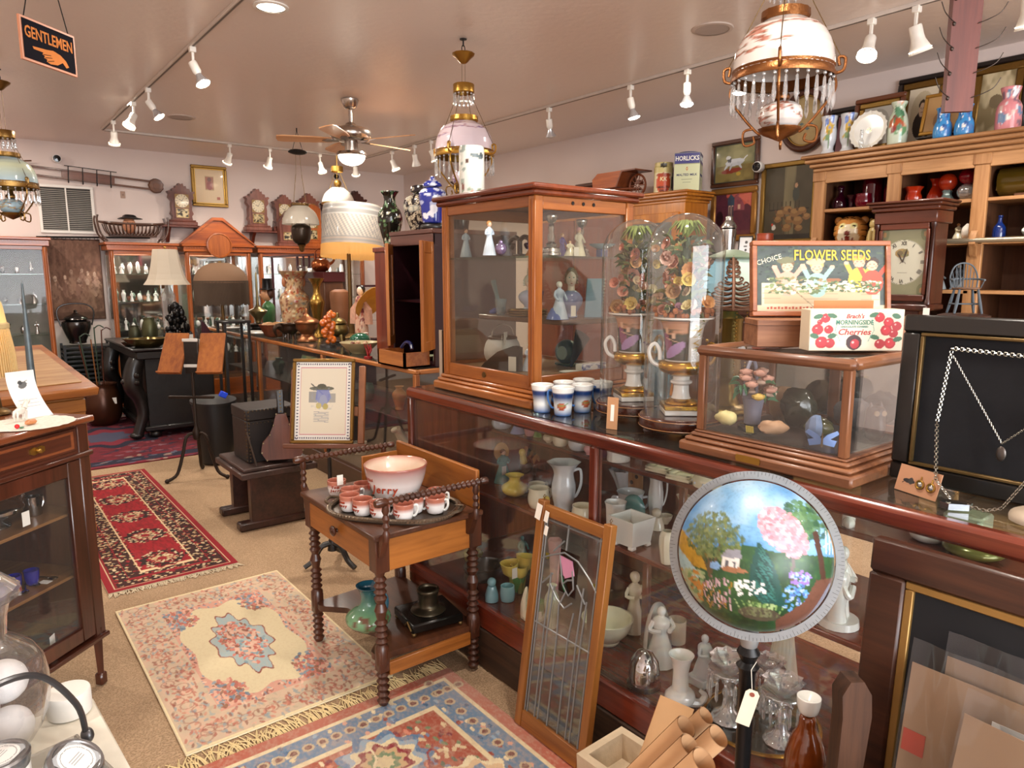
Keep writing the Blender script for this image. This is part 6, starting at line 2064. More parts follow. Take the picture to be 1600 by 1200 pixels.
def bagged(lb,y0,z0,w,h,x,c,inner=None,rzt=0.0):
 t=T('bagged_print','bagged print, '+lb,'print',(x,y0,z0),0,'prints in clear sleeves',(rad(rzt),rad(9),0))
 GB(.0,-.004,.0,.002,-w+.004,h-.05).part('backing_board',c,t)
 if inner:
  iw,ih,ic=inner
  GB(-.0015,-w+.006,.0,-.0002,-w+.006+iw,ih).part('print',ic,t)
 n=14
 vs,fs=[],[]
 q=random.Random(int(y0*1000))
 for j in range(n+1):
  for i in range(5):
   vs.append((-.005-.006*sin(j*.9+i)*(i/4),-w*j/n,h*i/4))
 fs=[(j*5+i,j*5+i+1,(j+1)*5+i+1,(j+1)*5+i)for j in range(n)for i in range(4)]
 G().add(vs,fs).part('sleeve',sleeve,t)
 return t
whitep=mat('d8d2c6',.8)
bagged('with red corner mark, standing farthest left against black mat',.560,BZ+.042,.25,.43,1.415,kraft,(.09,.33,whitep))
t=bagged('tall brown board behind the red marked one, right of it',.505,BZ+.042,.36,.46,1.432,kraft)
bagged('brown board with cream print, tilted at right edge',.46,BZ+.042,.34,.40,1.365,kraft,(.22,.27,mat('d8c8a8',.8)),3)
bagged('low white and brown print in second row of bin',.53,BZ+.042,.40,.235,1.24,mat('b8a890',.8),(.26,.15,whitep))
bagged('front low print with white sheet at bottom right corner',.56,BZ+.042,.44,.20,1.16,mat('a8947c',.8),(.30,.12,whitep))
t=[o for o in COL.objects if o.name=='bagged_print'][0]
GB(-.0022,-.008,.20,-.0018,-.05,.245).part('red_label',mat('b8402c',.6),t)
bn=T('print_bin','low dark wooden bin holding bagged prints on bench','bin',(0,0,BZ+.0015))
g=G()
g.box(1.06,.585,0,1.42,.600,.12,.003).box(1.06,.05,0,1.42,.065,.12,.003).box(1.06,.065,0,1.075,.585,.12,.003).box(1.06,.05,0,1.46,.60,.008)
g.part('body',fr,bn)
t=T('painted_bottle','tall brown bottle painted with oranges and white cap by dark frame','bottle',(1.455,.757,.3007),-1.09)
t.scale=(.85,.85,1)
def orange(p):
 p.noise(8,.3,.8,'5a2a10',2)
 p.spots(14,.09,['c8662a','d8843a','b85020'],.25,.05,.75,.45,3,.7)
 p.spots(20,.05,['4a6a2a','6a8a3a','c8c0a0'],.25,.1,.75,.5,5,.7)
mpart(plathe(sm([(0,0),(.055,0),(.057,.02),(.055,.19),(.042,.24),(.022,.27),(.022,.30),(0,.30)],1),orange,'7a3a14',28),'bottle',painted(.15,.5),t)
GL(sm([(0,.30),(.024,.305),(.030,.325),(.032,.345),(.028,.347),(0,.335)],1),22).part('cap',CER['white'],t)
st=T('pedestal','small dark pedestal under painted bottle beside dark frame','pedestal',(1.455,.757,.0115))
GL(sm([(0,0),(.06,0),(.055,.02),(.03,.05),(.03,.24),(.06,.27),(.065,.288),(0,.288)],1),20).part('column',DARKW,st)
t=T('wooden_bracket','dark worn wooden bracket arm standing between bottle and frame','bracket',(1.38,.655,.4017),rad(-35))
GP([(0,0),(.07,0),(.07,.10),(.05,.15),(.062,.29),(.058,.34),(.04,.37),(.012,.37),(-.004,.34),(.0,.29),(-.004,.15),(-.02,.12),(-.02,0)],-.022,.022,'xz').part('arm',wood('2a1a12','5a3a26','z',.55,9,0),t)
# right wall: pine bookcase, pictures, tall clock
PINE=wood('8a5c34','b98a5c','z',.5,8,.1)
PINEy=wood('8a5c34','b98a5c','y',.5,8,.1)
PINEd=wood('4a2c1a','6a4228','z',.6,8,0)
GILT=mat('94743a',.42,.75,bump=.3,sc=120)
GILTd=mat('7a5a28',.4,.7,bump=.4,sc=90)
BLKF=mat('1e1614',.35,coat=.2)
WALN=wood('3a1e12','5e3620','x',.35)
BCX,BCD=4.95,5.44
t=T('pine_bookcase','tall pine bookcase of coloured glass along right wall','bookcase',(0,0,0))
ys=[2.762,2.248,1.736,1.225,.715]
for y in ys:
 p=GB(BCX,y-.042,.10,BCX+.03,y+.042,2.315,.004).part('pilaster',PINE,t)
 for z0,z1 in((2.25,2.315),(.10,.2)):
  GB(BCX-.008,y-.05,z0,BCX+.01,y+.05,z1,.004).part('block',PINE,p)
 GB(BCX+.03,y-.012,.10,BCD-.01,y+.012,2.315).part('divider',PINEd,t)
GB(BCX+.02,ys[0]+.03,.08,BCD,ys[0]+.042,2.315,.003).part('end_panel',wood('8a5c34','b98a5c','z',.5,8,.05),t)
for y1,y0 in zip(ys,ys[1:]):
 for z in(2.055,1.80,1.50,1.20,.86,.5):
  GB(BCX+(.01 if z>1.9 else.0),y0+.012,z-.022,BCD-.01,y1-.012,z,.003).part('shelf',PINEy,t)
 GB(BCX-.002,y0+.042,2.235,BCX+.02,y1-.042,2.315,.003).part('frieze',PINEy,t)
GB(BCD-.012,ys[-1],.1,BCD,ys[0],2.315).part('back_board',PINEd,t)
g=G()
for d,z0,z1 in((.01,2.315,2.345),(.03,2.345,2.375),(.055,2.375,2.405),(.075,2.405,2.43)):
 g.box(BCX-d,ys[-1]-d,z0,BCD,ys[0]+.042+d,z1,.008)
g.part('cornice',PINEy,t)
GB(BCX-.02,ys[-1],.0,BCD,ys[0]+.05,.10,.005).part('plinth',PINEy,t)
rl=T('wall_rail','steel and brass picture rail pole fixed across front of pine bookcase','rail',(0,0,0))
GT([(BCX-.035,2.83,1.80),(BCX-.035,.72,1.80)],.016,12).part('pole',mat('b4a890',.3,.7),rl)
for y in ys:
 GP([(BCX-.002,1.70),(BCX-.002,1.83),(BCX-.02,1.86),(BCX-.045,1.83),(BCX-.05,1.78),(BCX-.03,1.76),(BCX-.02,1.72)],y-.018,y+.018,'xz',None).part('bracket',PINE,rl)
def pic(name,label,cat,loc,w,h,fw,fm,fn,nx,ny,base,rz,th=.03,inner=None,tilt=0.0,rough=.35,glassy=False,group=None):
 t=T(name,label,cat,loc,0,group,(tilt,0,rz))
 g=G()
 for(a,b,c,d,e)in((-w/2,0,w/2,fw,0),(-w/2,h-fw,w/2,h,0),(-w/2,fw,-w/2+fw,h-fw,0),(w/2-fw,fw,w/2,h-fw,0)):
  g.box(a,-th,b,c,0,d,fw*.2)
 g.part('frame',fm,t)
 if inner:
  iw,im=inner
  g=G()
  W,H,f=w/2-fw,h-fw,fw
  for(a,b,c,d)in((-W,f,W,f+iw),(-W,H-iw,W,H),(-W,f+iw,-W+iw,H-iw),(W-iw,f+iw,W,H-iw)):
   g.box(a,-th*.75,b,c,-.002,d,iw*.2)
  g.part('inner_frame',im,t)
  fw+=iw
 mpart(canvas(w-2*fw+.002,h-2*fw+.002,nx,ny,fn,base),'picture',painted(rough,.25 if glassy else 0),t,loc=(0,-th*.45,h/2))
 GB(-w/2+fw*.5,-th*.3,fw*.5,w/2-fw*.5,-.001,h-fw*.5).part('backing',mat('4a3a2a',.9),t)
 return t
def dogpic(p):
 p.noise(4,.3,.8,'6a6a44',2)
 p.rect(0,0,1,.45,'8a7a48')
 p.noise(6,.4,.8,'6a5a34',5,.8,p.v<.45)
 p.ell(.42,.30,.26,.07,'8a3a2a',.1)
 p.ell(.5,.52,.24,.10,'c8ccd0',.08)
 p.ell(.36,.60,.05,.09,'4a4a4c').ell(.33,.66,.06,.05,'d0d2d0')
 p.ell(.30,.44,.03,.12,'c8ccd0',-.6).ell(.40,.40,.025,.10,'b8bcc0',-.3).ell(.62,.44,.03,.12,'c0c4c8',.5)
 p.line([(.72,.58),(.80,.66)],.03,'d8dadc')
 p.ell(.6,.2,.06,.05,'b89a40')
RW=XW-.012
y0,y1,z0,z1=(3.583,4.062,2.352,2.745)
pic('dog_picture','dark framed print of a white dog lying in hay','picture',(RW,(y0+y1)/2,z0),y1-y0,z1-z0,.035,WALN,dogpic,80,64,'9a9464',-PI/2,glassy=True,inner=(.008,mat('3a3a34',.4)))
def villa(p):
 p.rect(0,.55,1,1,'b8584a')
 p.poly([(0,1),(0,.5),(.3,.8),(.3,1)],'4a2a38')
 p.poly([(0,0),(0,.95),(.22,1),(.4,.85),(.62,1),(.80,.72),(1,.78),(1,0)],'5a2c38')
 p.poly([(.42,.86),(.62,1),(.80,.72),(.8,.6),(.42,.6)],'8a4a52')
 p.poly([(.6,.95),(1,.66),(1,1)],'c86a5a')
 p.poly([(.34,.9),(.42,1.0),(.52,.9),(.5,.3),(.35,.3)],'3a4a5a')
 for x in(.37,.45):
  p.rect(x,.42,x+.05,.72,'c8a08a').rect(x+.012,.44,x+.038,.7,'3a2a34')
 p.rect(.62,.62,.70,.74,'c8a08a')
 p.ell(.12,.42,.10,.18,'2a1418')
 p.poly([(.3,.05),(.40,.45),(.55,.05)],'26382c')
 p.rect(0,0,1,.10,'6a3a3a')
 p.noise(10,.5,.9,'3a2030',4,.5)
y0,y1,z0,z1=(3.582,4.052,1.883,2.343)
pic('villa_painting','gilt framed painting of a red villa under orange sky','painting',(RW,(y0+y1)/2,z0),y1-y0,z1-z0,.055,mat('a8783c',.4,.6),villa,70,70,'7a3a40',-PI/2)
def sheep(p):
 p.noise(3,.3,.8,'3a3220',2)
 p.poly([(.40,.4),(.45,1),(.62,1),(.60,.4)],'6a6248')
 p.noise(3,.3,.7,'8a8060',6,.6,abs(p.u-.52)<.12)
 p.ell(.66,.62,.07,.10,'3c4038').ell(.66,.73,.03,.035,'b08a6a')
 p.rect(.10,.40,.95,.42,'2a2014')
 for k in range(8):
  p.rect(.10+k*.09,.40,.115+k*.09,.52,'2a2014')
 for(x,y,s)in((.35,.36,.10),(.5,.40,.11),(.65,.36,.11),(.8,.38,.10),(.3,.28,.08),(.55,.27,.10),(.72,.25,.11),(.9,.3,.08),(.5,.16,.10),(.75,.15,.08)):
  p.line([(x-s*.5,y-s*.3),(x-s*.5,y-s*.95)],s*.2,'4a3420').line([(x+s*.5,y-s*.3),(x+s*.5,y-s*.95)],s*.2,'4a3420').ell(x,y,s,s*.55,'86623c').ell(x-s*.95,y+s*.3,s*.34,s*.22,'5e4228',-.5).ell(x,y+s*.2,s*.7,s*.28,'9a7648')
 p.ell(.22,.17,.045,.04,'d0ccc0').ell(.19,.21,.02,.02,'c8402a')
 p.rect(0,0,1,.07,'2a2218')
y0,y1,z0,z1=(3.054,3.515,1.843,2.501)
pic('sheep_painting','large gilt framed painting of shepherd with sheep in barn','painting',(RW,3.30,z0),.50,z1-z0,.04,GILT,sheep,80,108,'4a4230',-PI/2)
t=T('oval_picture','oval walnut picture frame behind big floral hanging lamp','picture',(RW,3.19,2.795),-PI/2)
e=lambda a,w,h:(w*cos(a),0,h*sin(a))
k=48
GT([e(i*2*PI/k,.185,.215)for i in range(k)],.028,10,True,M=TR(0,-.022,0)).part('frame',wood('3e2016','5e3424','x',.3),t)
GT([e(i*2*PI/k,.158,.188)for i in range(k)],.007,6,True,M=TR(0,-.030,0)).part('inner_bead',GILT,t)
GP([(.165*cos(i*2*PI/k),.195*sin(i*2*PI/k))for i in range(k)],-.012,-.002,'xz').part('picture',mat('b8a070',.6,var=.2),t)
for x,z in((.02,-.06),(.05,-.03),(-.03,-.02)):
 GP([(x-.02,z),(x,z-.012),(x+.022,z),(x,z+.012)],-.014,-.0122,'xz').part('leaf',mat('6a7a78',.6),t)
for loc,rz,lb in(((XW-.002,3.555,2.48),-PI/2,'white round security camera on right wall beside dog picture'),((1.06,YB-.002,2.86),0,'white round security camera on back wall above wooden rack'),((4.35,YB-.002,2.93),0,'white round security camera on back wall near corner')):
 t=T('security_camera',lb,'camera',loc,rz)
 G().cyl((0,0,0),.035,.03,20,M=RX(PI/2)).lathe(sm([(.02,.02),(.035,.03),(.045,.06),(.045,.10),(.038,.105),(0,.105)],1),20,M=RX(PI/2)).part('housing',mat('e4e2de',.35),t)
 GL([(0,0),(.037,0),(.034,.008),(0,.012)],20,M=TR(0,-.1045,0)@RX(PI/2)).part('lens',mat('0c0c10',.08),t)
def cg(c,dirt=.25):
 return glass(c,dirt,.8,.10,c,.03,2.2)
Z1=2.0558
ruby,orange_g,plum=cg('8a0a28',.35),cg('d8401a',.4),cg('4a0a28',.35)
PRB={'decanter':[(.38,0),(.46,.03),(.5,.2),(.42,.42),(.16,.58),(.12,.78),(.2,.80),(.17,.86),(.24,.93),(.1,1)]}
def wx(px,py,x=0):
 pass
vessel('plum_decanter','dark plum glass jug with tag, leftmost on bookcase top shelf','jug',(5.10,2.68,Z1,.17,.12),PRB['decanter'],plum,hol=False)
vessel('plum_bottle','slim dark plum glass bottle behind round jug in bookcase','bottle',(5.30,2.60,Z1,.25,.07),'bottle',plum,hol=False)
vessel('small_goblet','small clear plum goblet beside cranberry vase','goblet',(5.05,2.57,Z1,.09,.075),'trumpet',plum)
vessel('cranberry_vase','tall cranberry glass cylinder vase in bookcase left bay','vase',(5.15,2.475,Z1,.25,.13),'cylinder',ruby)
t=vessel('cranberry_pitcher','low cranberry glass creamer in front of tall cranberry vase','creamer',(5.02,2.47,Z1,.09,.11),'pot',ruby)
vessel('cranberry_lampshade','wide cranberry glass bowl at right of left bay','bowl',(5.16,2.335,Z1,.17,.13),[(.34,0),(.46,.2),(.5,.5),(.46,.8),(.3,1)],ruby)
vessel('orange_basket','low orange art glass basket with white tag','basket',(5.06,2.165,Z1,.11,.11),[(.3,0),(.4,.1),(.46,.4),(.34,.7),(.5,1)],orange_g,fn=ruffle(5,.18))
vessel('orange_finger_vase','orange red glass vase with pulled pointed rim','vase',(5.17,2.07,Z1,.16,.11),[(.3,0),(.42,.08),(.48,.3),(.3,.6),(.2,.75),(.36,1)],orange_g,fn=ruffle(3,.35))
vessel('red_bud_vase','slim red glass bud vase behind orange finger vase','vase',(5.30,2.10,Z1,.25,.06),'bottle',ruby,hol=False)
t=T('paperweight_red','round orange glass globe on dolphin stand in bookcase','ornament',(5.10,1.975,Z1))
GS((0,0,.125),.055,18,12).part('globe',orange_g,t)
GL(sm([(0,0),(.05,0),(.045,.02),(.02,.05),(.03,.075),(0,.08)],1),14,fn=ruffle(5,.2)).part('stand',mat('6a7a78',.2,.3),t)
t.name='glass_globe'
t=T('glass_globe','round red glass globe on clear glass base in bookcase','ornament',(5.10,1.862,Z1))
GS((0,0,.15),.05,18,12).part('globe',cg('c01030',.4),t)
GS((0,0,.055),(.055,.055,.052),16,10).part('base',crystal,t)
vessel('amber_decanter','tall dark amber decanter with stopper beside bookcase pilaster','decanter',(5.24,1.80,Z1,.25,.075),PRB['decanter'],cg('7a2a0a',.3),hol=False)
t=T('amber_boat','long amber glass boat dish lying in right bay','dish',(5.15,1.50,Z1+.10),rad(-90))
GT(curve([(-.19,0,0),(-.17,0,0),(0,0,0),(.2,0,0)],6),[.03]+[.085]*17+[.07],16).part('body',cg('7a6020',.4),t)
GT([(-.19,-.03,.06),(-.20,-.03,-.05)],.010,6).part('end_knob',mat('c8b070',.3),t)
GB(-.10,-.07,-.099,.10,.07,-.075,.006).part('cradle',PINEd,t)
Z2=1.8008
def tiger(p):
 p.put(p.v>-1,'c88a48')
 p.ell(.5,.42,.10,.22,'e8dcc0').ell(.42,.30,.05,.14,'e8dcc0').ell(.58,.30,.05,.14,'e8dcc0')
 p.ell(.44,.60,.035,.07,'e8e0a0').ell(.56,.60,.035,.07,'e8e0a0')
 p.ell(.44,.60,.012,.03,'100c08').ell(.56,.60,.012,.03,'100c08')
 p.ell(.5,.45,.025,.06,'6a2a24')
 p.ell(.5,.26,.07,.14,'7a1414').ell(.5,.22,.04,.06,'c84a4a')
 for s in(-1,1):
  p.ell(.5+s*.035,.345,.007,.04,'f0ead8').ell(.5+s*.035,.165,.006,.035,'f0ead8')
  for k in range(5):
   p.line([(.5+s*.14,.30+.11*k),(.5+s*.23,.24+.13*k)],.018,'1c120c')
  for k in range(3):
   p.line([(.5+s*.02,.74+.06*k),(.5+s*.09,.80+.07*k)],.014,'1c120c')
  for k in range(5):
   p.line([(.5+s*.30,.15+.14*k),(.5+s*.44,.18+.15*k)],.03,'1c120c')
t=T('tiger_jar','ceramic roaring tiger head jar on bookcase shelf','jar',(5.09,2.58,Z2),rad(-75))
mpart(plathe([(.0,0),(.06,.0),(.095,.03),(.115,.08),(.11,.13),(.085,.175),(.045,.20),(0,.205)],tiger,'c88a48',60,rfn=lambda a,v:1+.10*np.exp(-(a/.5)**2)*np.exp(-((v-.4)/.25)**2)),'head',painted(.2,.4),t)
for s in(-1,1):
 GS((s*.085,0,.175),(.028,.014,.028),10,7).part('ear',mat('c88a48',.2),t)
t=T('tiger_figurine','small ceramic sitting tiger right of tiger head jar','figurine',(5.06,2.395,Z2),rad(-70))
def stripes(p):
 for k in range(9):
  p.line([(0,.08+.1*k),(.3,.12+.1*k)],.03,'3a2410').line([(.7,.12+.1*k),(1,.08+.1*k)],.03,'3a2410')
mpart(plathe(sm([(0,0),(.05,0),(.055,.04),(.04,.10),(.03,.12),(.0,.125)],1),stripes,'c8b070',30),'body',painted(.3,.2),t)
mpart(plathe(sm([(0,.10),(.035,.115),(.042,.14),(.03,.17),(0,.175)],1),stripes,'c8b070',24),'head',painted(.3,.2),t)
for s in(-1,1):
 GT([(s*.025,-.035,.09),(s*.028,-.055,.008)],[.015,.014],8).part('front_leg',mat('c8b070',.3),t)
 GS((s*.028,0,.17),.011,8,6).part('ear',mat('8a6a30',.3),t)
figurine('boy_figurine','small porcelain figure at left under right bookcase shelf',(5.05,1.985,Z2,.15,.10),CER['cream'],skin_m,CER['brown'],pose=1)
figurine('child_figurine','small porcelain child beside white lace cluster on shelf',(5.13,1.90,Z2,.12,.08),CER['cream'],skin_m,CER['tan'],pose=1)
lump('lace_cluster','white lacy porcelain flower cluster against bookcase pilaster','ornament',(5.05,1.81,Z2+.008),(.045,.045,.05),'d8d0c4',21)
vessel('blue_bottle','small blue and amber glass bottle with tag in right bay','bottle',(5.05,1.645,Z2,.15,.07),'bottle',cg('1a3a8a',.4),hol=False)
t=T('leaf_plate','dark green leaf plate holding white spotted frog','plate',(5.08,1.475,Z2))
GL(hollow([(.06,0),(.14,.012),(.15,.02)],.006,.006),24,fn=ruffle(9,.05)).part('plate',CER['dark'],t)
lump('frog_figurine','white spotted pottery frog sitting on dark leaf plate','figurine',(5.08,1.475,Z2+.013),(.05,.06,.035),'c8c8bc',22,.25)
Z3=1.5008
figurine('dancer_figurine','grey blue porcelain figure left of small doll chair',(5.05,1.955,Z3,.14,.09),mat('a8b4b8',.2),CER['white'],CER['brown'])
figurine('lady_figurine','second grey blue porcelain lady figure close to doll chair',(5.10,1.86,Z3,.16,.10),mat('98a8b8',.2),CER['white'],CER['white'])
figurine('seated_figurine','small pale porcelain figure nearest to left of doll chair',(5.02,1.80,Z3,.10,.08),CER['pale'],CER['white'],None)
Z4=2.4308
def portrait(skin,dress,oval,bg,hair):
 def fn(p):
  p.noise(3,.3,.8,bg,3,.4)
  if oval:
   p.ell(.5,.52,.40,.42,oval)
  p.ell(.5,.30,.26,.26,dress,0)
  p.ell(.5,.60,.105,.15,skin)
  p.ell(.5,.68,.12,.10,hair)
  p.ell(.5,.61,.085,.11,skin)
  p.ell(.46,.62,.014,.012,'3a2a20').ell(.54,.62,.014,.012,'3a2a20')
  p.line([(.47,.54),(.53,.54)],.01,'8a5a4a')
  p.line([(.5,.61),(.505,.575)],.008,'a07a60')
 return fn
def top_pic(nm,lb,y,w,h,x,fm,fn,base,inner=None,fw=.035,tilt=-7):
 return pic(nm,lb,'picture',(x,y,Z4),w,h,fw,fm,fn,60,76,base,-PI/2,.025,inner,rad(tilt),glassy=True)
top_pic('portrait_picture','dark ebony framed picture behind blue white lustres on bookcase',2.79,.32,.40,5.36,BLKF,portrait('c8a080','6a3a3a',None,'5a2a34','8a6a3a'),'6a3a44',(.03,BLKF))
top_pic('portrait_picture','walnut and gilt framed oval portrait behind fluted white plate',2.535,.35,.41,5.25,wood('4a2414','6e3c20','x',.3),portrait('c8b090','1c1a18','8a867c','9a958a','2a201a'),'a8a398',(.04,GILT))
top_pic('portrait_picture','carved ebony and gilt framed portrait of woman standing on bookcase',2.31,.36,.53,5.40,BLKF,portrait('d8b898','3a302a','c8b898','e0d2b8','3a2a1c'),'e0d2b8',(.05,GILTd))
top_pic('portrait_picture','ebony framed landscape picture seen right of hooked board',1.86,.36,.54,5.40,BLKF,lambda p:p.noise(4,.4,.7,'8a7a58',3).ell(.5,.5,.2,.12,'7a6a50'),'cdbd98',(.05,GILTd))
top_pic('portrait_picture','carved dark and gilt framed picture at right end of bookcase',1.44,.40,.56,5.39,BLKF,portrait('c8a080','4a3a30','b8a078','8a6a3a','3a2a1c'),'b89a5a',(.06,GILT))
t=pic('easel_photo','gilt framed sepia photograph of seated couple on black easel','photograph',(5.072,2.04,Z4+.054),.25,.27,.022,mat('a87c34',.4,.6),portrait('c8a080','7a5a3a',None,'8a6a44','5a3a24'),50,56,'b08a5a',-PI/2,.016,None,rad(-14),glassy=True)
es=T('small_easel','small black folding easel supporting gilt sepia photograph','easel',(5.12,2.04,Z4),-PI/2)
for s in(-1,1):
 GT([(s*.10,-.06,.001),(s*.02,.085,.36)],.008,6).part('leg',BLKF,es)
GT([(0,.13,.001),(0,.085,.34)],.007,6).part('leg',BLKF,es)
GB(-.14,-.064,.038,.14,-.012,.050,.003).part('ledge',BLKF,es)
def lustre_p(p):
 p.ell(.5,.45,.07,.10,'c8a040').ell(.5,.46,.05,.05,'d8b858')
 p.ell(.44,.52,.04,.05,'6a86c8').ell(.56,.56,.05,.05,'7a92d0').ell(.5,.64,.04,.05,'c88a7a')
 p.line([(.5,.2),(.5,.42)],.012,'6a8a5a').ell(.46,.32,.03,.04,'7a9a6a')
 p.spots(8,.02,['8aa0d0','c8b060'],.38,.25,.62,.75,3)
for y,x,lb in((2.755,5.02,'left of two white opal vases with blue irises'),(2.625,5.04,'right of two white opal vases with blue irises')):
 t=T('opal_vase',lb+' on bookcase','vase',(x,y,Z4),rad(-60))
 mpart(plathe(sm(hollow([(.055,0),(.05,.02),(.03,.05),(.052,.10),(.055,.16),(.045,.22),(.056,.27)],.005,.06),1),lustre_p,'d0d4d8',36),'body',painted(.2,.3),t)
def plate_p(p):
 d=np.hypot(p.u-.5,p.v-.5)
 p.put(d>.42,'dcdad0')
 p.put((d>.34)&(d<.36),'c8c8c0')
 p.ell(.48,.62,.10,.10,'8a4a3a').ell(.48,.57,.07,.08,'d8b090')
 p.ell(.5,.38,.16,.14,'6a7a8a').ell(.40,.3,.1,.1,'b07a5a')
 p.spots(30,.03,['6a8a5a','7a92c0','c88a5a','c8a860'],.25,.2,.75,.6,6)
t=T('fluted_plate','white fluted porcelain plate with painted figure standing on bookcase','plate',(4.985,2.455,Z4+.003),0,None,(rad(-8),0,-PI/2))
nu,R_=60,.125
co,uu,vv,f=[(0,-.012,R_)],[.5],[.5],[]
for j in range(1,25):
 for i in range(nu):
  a=2*PI*i/nu
  r=R_*j/24*(1+(.035*cos(20*a)if j>21 else 0))
  co.append((r*cos(a),-.012-.016*max(0,j-14)/10,R_+r*sin(a)))
  uu.append(.5+.5*j/24*cos(a))
  vv.append(.5+.5*j/24*sin(a))
for i in range(nu):
 f.append((0,1+i,1+(i+1)%nu,1+(i+1)%nu))
p=Pt(np.array(uu),np.array(vv),'e2ded0')
plate_p(p)
fs=[[0,1+i,1+(i+1)%nu]for i in range(nu)]
me=bpy.data.meshes.new('print')
qs=[[1+(j-1)*nu+i,1+j*nu+i,1+j*nu+(i+1)%nu,1+(j-1)*nu+(i+1)%nu]for j in range(1,24)for i in range(nu)]
me.from_pydata(co,[],fs+qs)
at=me.color_attributes.new('Col','FLOAT_COLOR','POINT')
at.data.foreach_set('color',np.concatenate([p.c,np.ones((len(co),1))],1).astype(np.float32).ravel())
mpart(me,'face',painted(.2,.3),t)
GL([(0,0),(.07,0),(.118,.014),(.118,.016),(0,.004)],40,M=TR(0,-.006,R_)@RX(PI/2)).part('back',CER['white'],t)
GT(curve([(-.04,-.05,.006),(-.04,-.02,.005),(-.04,.03,.10),(-.04,.06,.012)],3),.002,5).tube(curve([(.04,-.05,.006),(.04,-.02,.005),(.04,.03,.10),(.04,.06,.012)],3),.002,5).part('wire_stand',brass_m,t)
def bristol(p):
 p.put(p.v>.78,'a8c0a0')
 p.spots(12,.06,['c8d0c0','b06a4a','8a3a3a','d8a888'],.36,.2,.66,.7,4,.7)
 p.ell(.5,.3,.07,.06,'b0502c').ell(.47,.42,.06,.06,'5a8a6a')
 p.spots(12,.04,['4a7a5a','6a9a6a'],.33,.15,.68,.5,5,.8)
 p.ell(.48,.55,.06,.05,'e0d0c8').ell(.54,.64,.05,.04,'c07a6a')
def flowery(bg,cols):
 def fn(p):
  p.spots(16,.05,cols,.3,.12,.7,.55,5,.8)
  p.spots(10,.03,['e0e4e8','f0ece4'],.34,.2,.66,.6,6,.8)
  p.put((p.v>.60)&(p.v<.62),cols[0])
 return fn
def topvase(lb,y,x,prof,fn,base,sc=1.0):
 t=T('bristol_vase',lb,'vase',(x,y,Z4),rad(-58))
 mpart(plathe(sm(hollow(prof,.005,.03),1),fn,base,36),'body',painted(.2,.3),t)
 return t
topvase('tall pale green vase with painted flowers beside fluted plate',2.285,5.03,[(.055,0),(.06,.05),(.065,.12),(.055,.19),(.032,.24),(.045,.27),(.05,.285)],bristol,'c4d0bc')
topvase('left bright blue enamelled vase under hooked board',1.99,4.985,[(.05,0),(.055,.04),(.05,.09),(.035,.12),(.035,.17),(.045,.19)],flowery('',['2a5a9a','4a7ab8']),'3a8ac8')
topvase('right bright blue enamelled vase under hooked board',1.868,4.985,[(.05,0),(.055,.04),(.05,.09),(.035,.12),(.035,.17),(.045,.19)],flowery('',['2a5a9a','4a7ab8']),'3a8ac8')
topvase('tall pink enamelled vase at right end of bookcase top',1.66,5.06,[(.065,0),(.068,.05),(.068,.14),(.055,.175),(.04,.19),(.04,.21),(.055,.26)],flowery('',['8a6a7a','6a86a8','d8b8b0']),'d88a90')
t=T('oil_lamp','tiny clear glass lamp standing before the fluted plate','lamp',(4.935,2.475,Z4))
t=bpy.data.objects['oil_lamp']
GL(sm([(0,0),(.022,0),(.018,.01),(.008,.02),(.018,.04),(.015,.06),(.008,.07),(.012,.09),(.010,.13),(.008,.13),(0,.07)],1),16).part('body',crystal,t)
kx,ky0,ky1=4.56,1.80,2.185
t=T('longcase_clock','dark oak longcase clock with white painted dial before bookcase','clock',(0,0,0))
CK=wood('2c120c','4c2418','z',.35,9,.2)
CKy=wood('3c1a10','5e2c1a','y',.35,9,.2)
GB(kx+.02,ky0+.05,.001,kx+.22,ky1-.05,.55,.005).box(kx+.005,ky0+.035,.001,kx+.23,ky1-.035,.10,.005).part('base',CK,t)
GB(kx+.04,ky0+.08,.55,kx+.21,ky1-.08,1.38,.004).part('trunk',CK,t)
d=GB(kx+.028,ky0+.12,.62,kx+.04,ky1-.12,1.28,.004).lathe([(0,0),(.105,0),(.105,.012),(0,.012)],24,M=TR(kx+.04,(ky0+ky1)/2,1.24)@RY(-PI/2)).part('door',CKy,t)
GB(kx,ky0+.02,1.38,kx+.24,ky1-.02,1.42,.01).part('hood_base',CK,t)
GB(kx+.035,ky0+.03,1.42,kx+.23,ky1-.03,1.93,.003).part('hood',CK,t)
g=G()
for d_,z0,z1 in((.0,1.90,1.975),(.015,1.975,2.0),(.028,2.0,2.02),(.04,2.02,2.035)):
 g.box(kx+.01-d_,ky0-d_+.01,z0,kx+.24,ky1+d_-.01,z1,.006)
g.part('cornice',CKy,t)
for y in(ky0+.028,ky1-.028):
 GL([(.018,1.42),(.018,1.44),(.012,1.45),(.0115,1.87),(.018,1.88),(.018,1.90)],14,(kx+.022,y,0)).part('column',CK,t)
hd=G()
for(a,z0,c,z1)in((ky0+.05,1.435,ky1-.05,1.475),(ky0+.05,1.865,ky1-.05,1.90),(ky0+.045,1.475,ky0+.065,1.865),(ky1-.065,1.475,ky1-.045,1.865)):
 hd.box(kx+.012,a,z0,kx+.034,c,z1,.004)
hood_door=hd.part('hood_door',CKy,t)
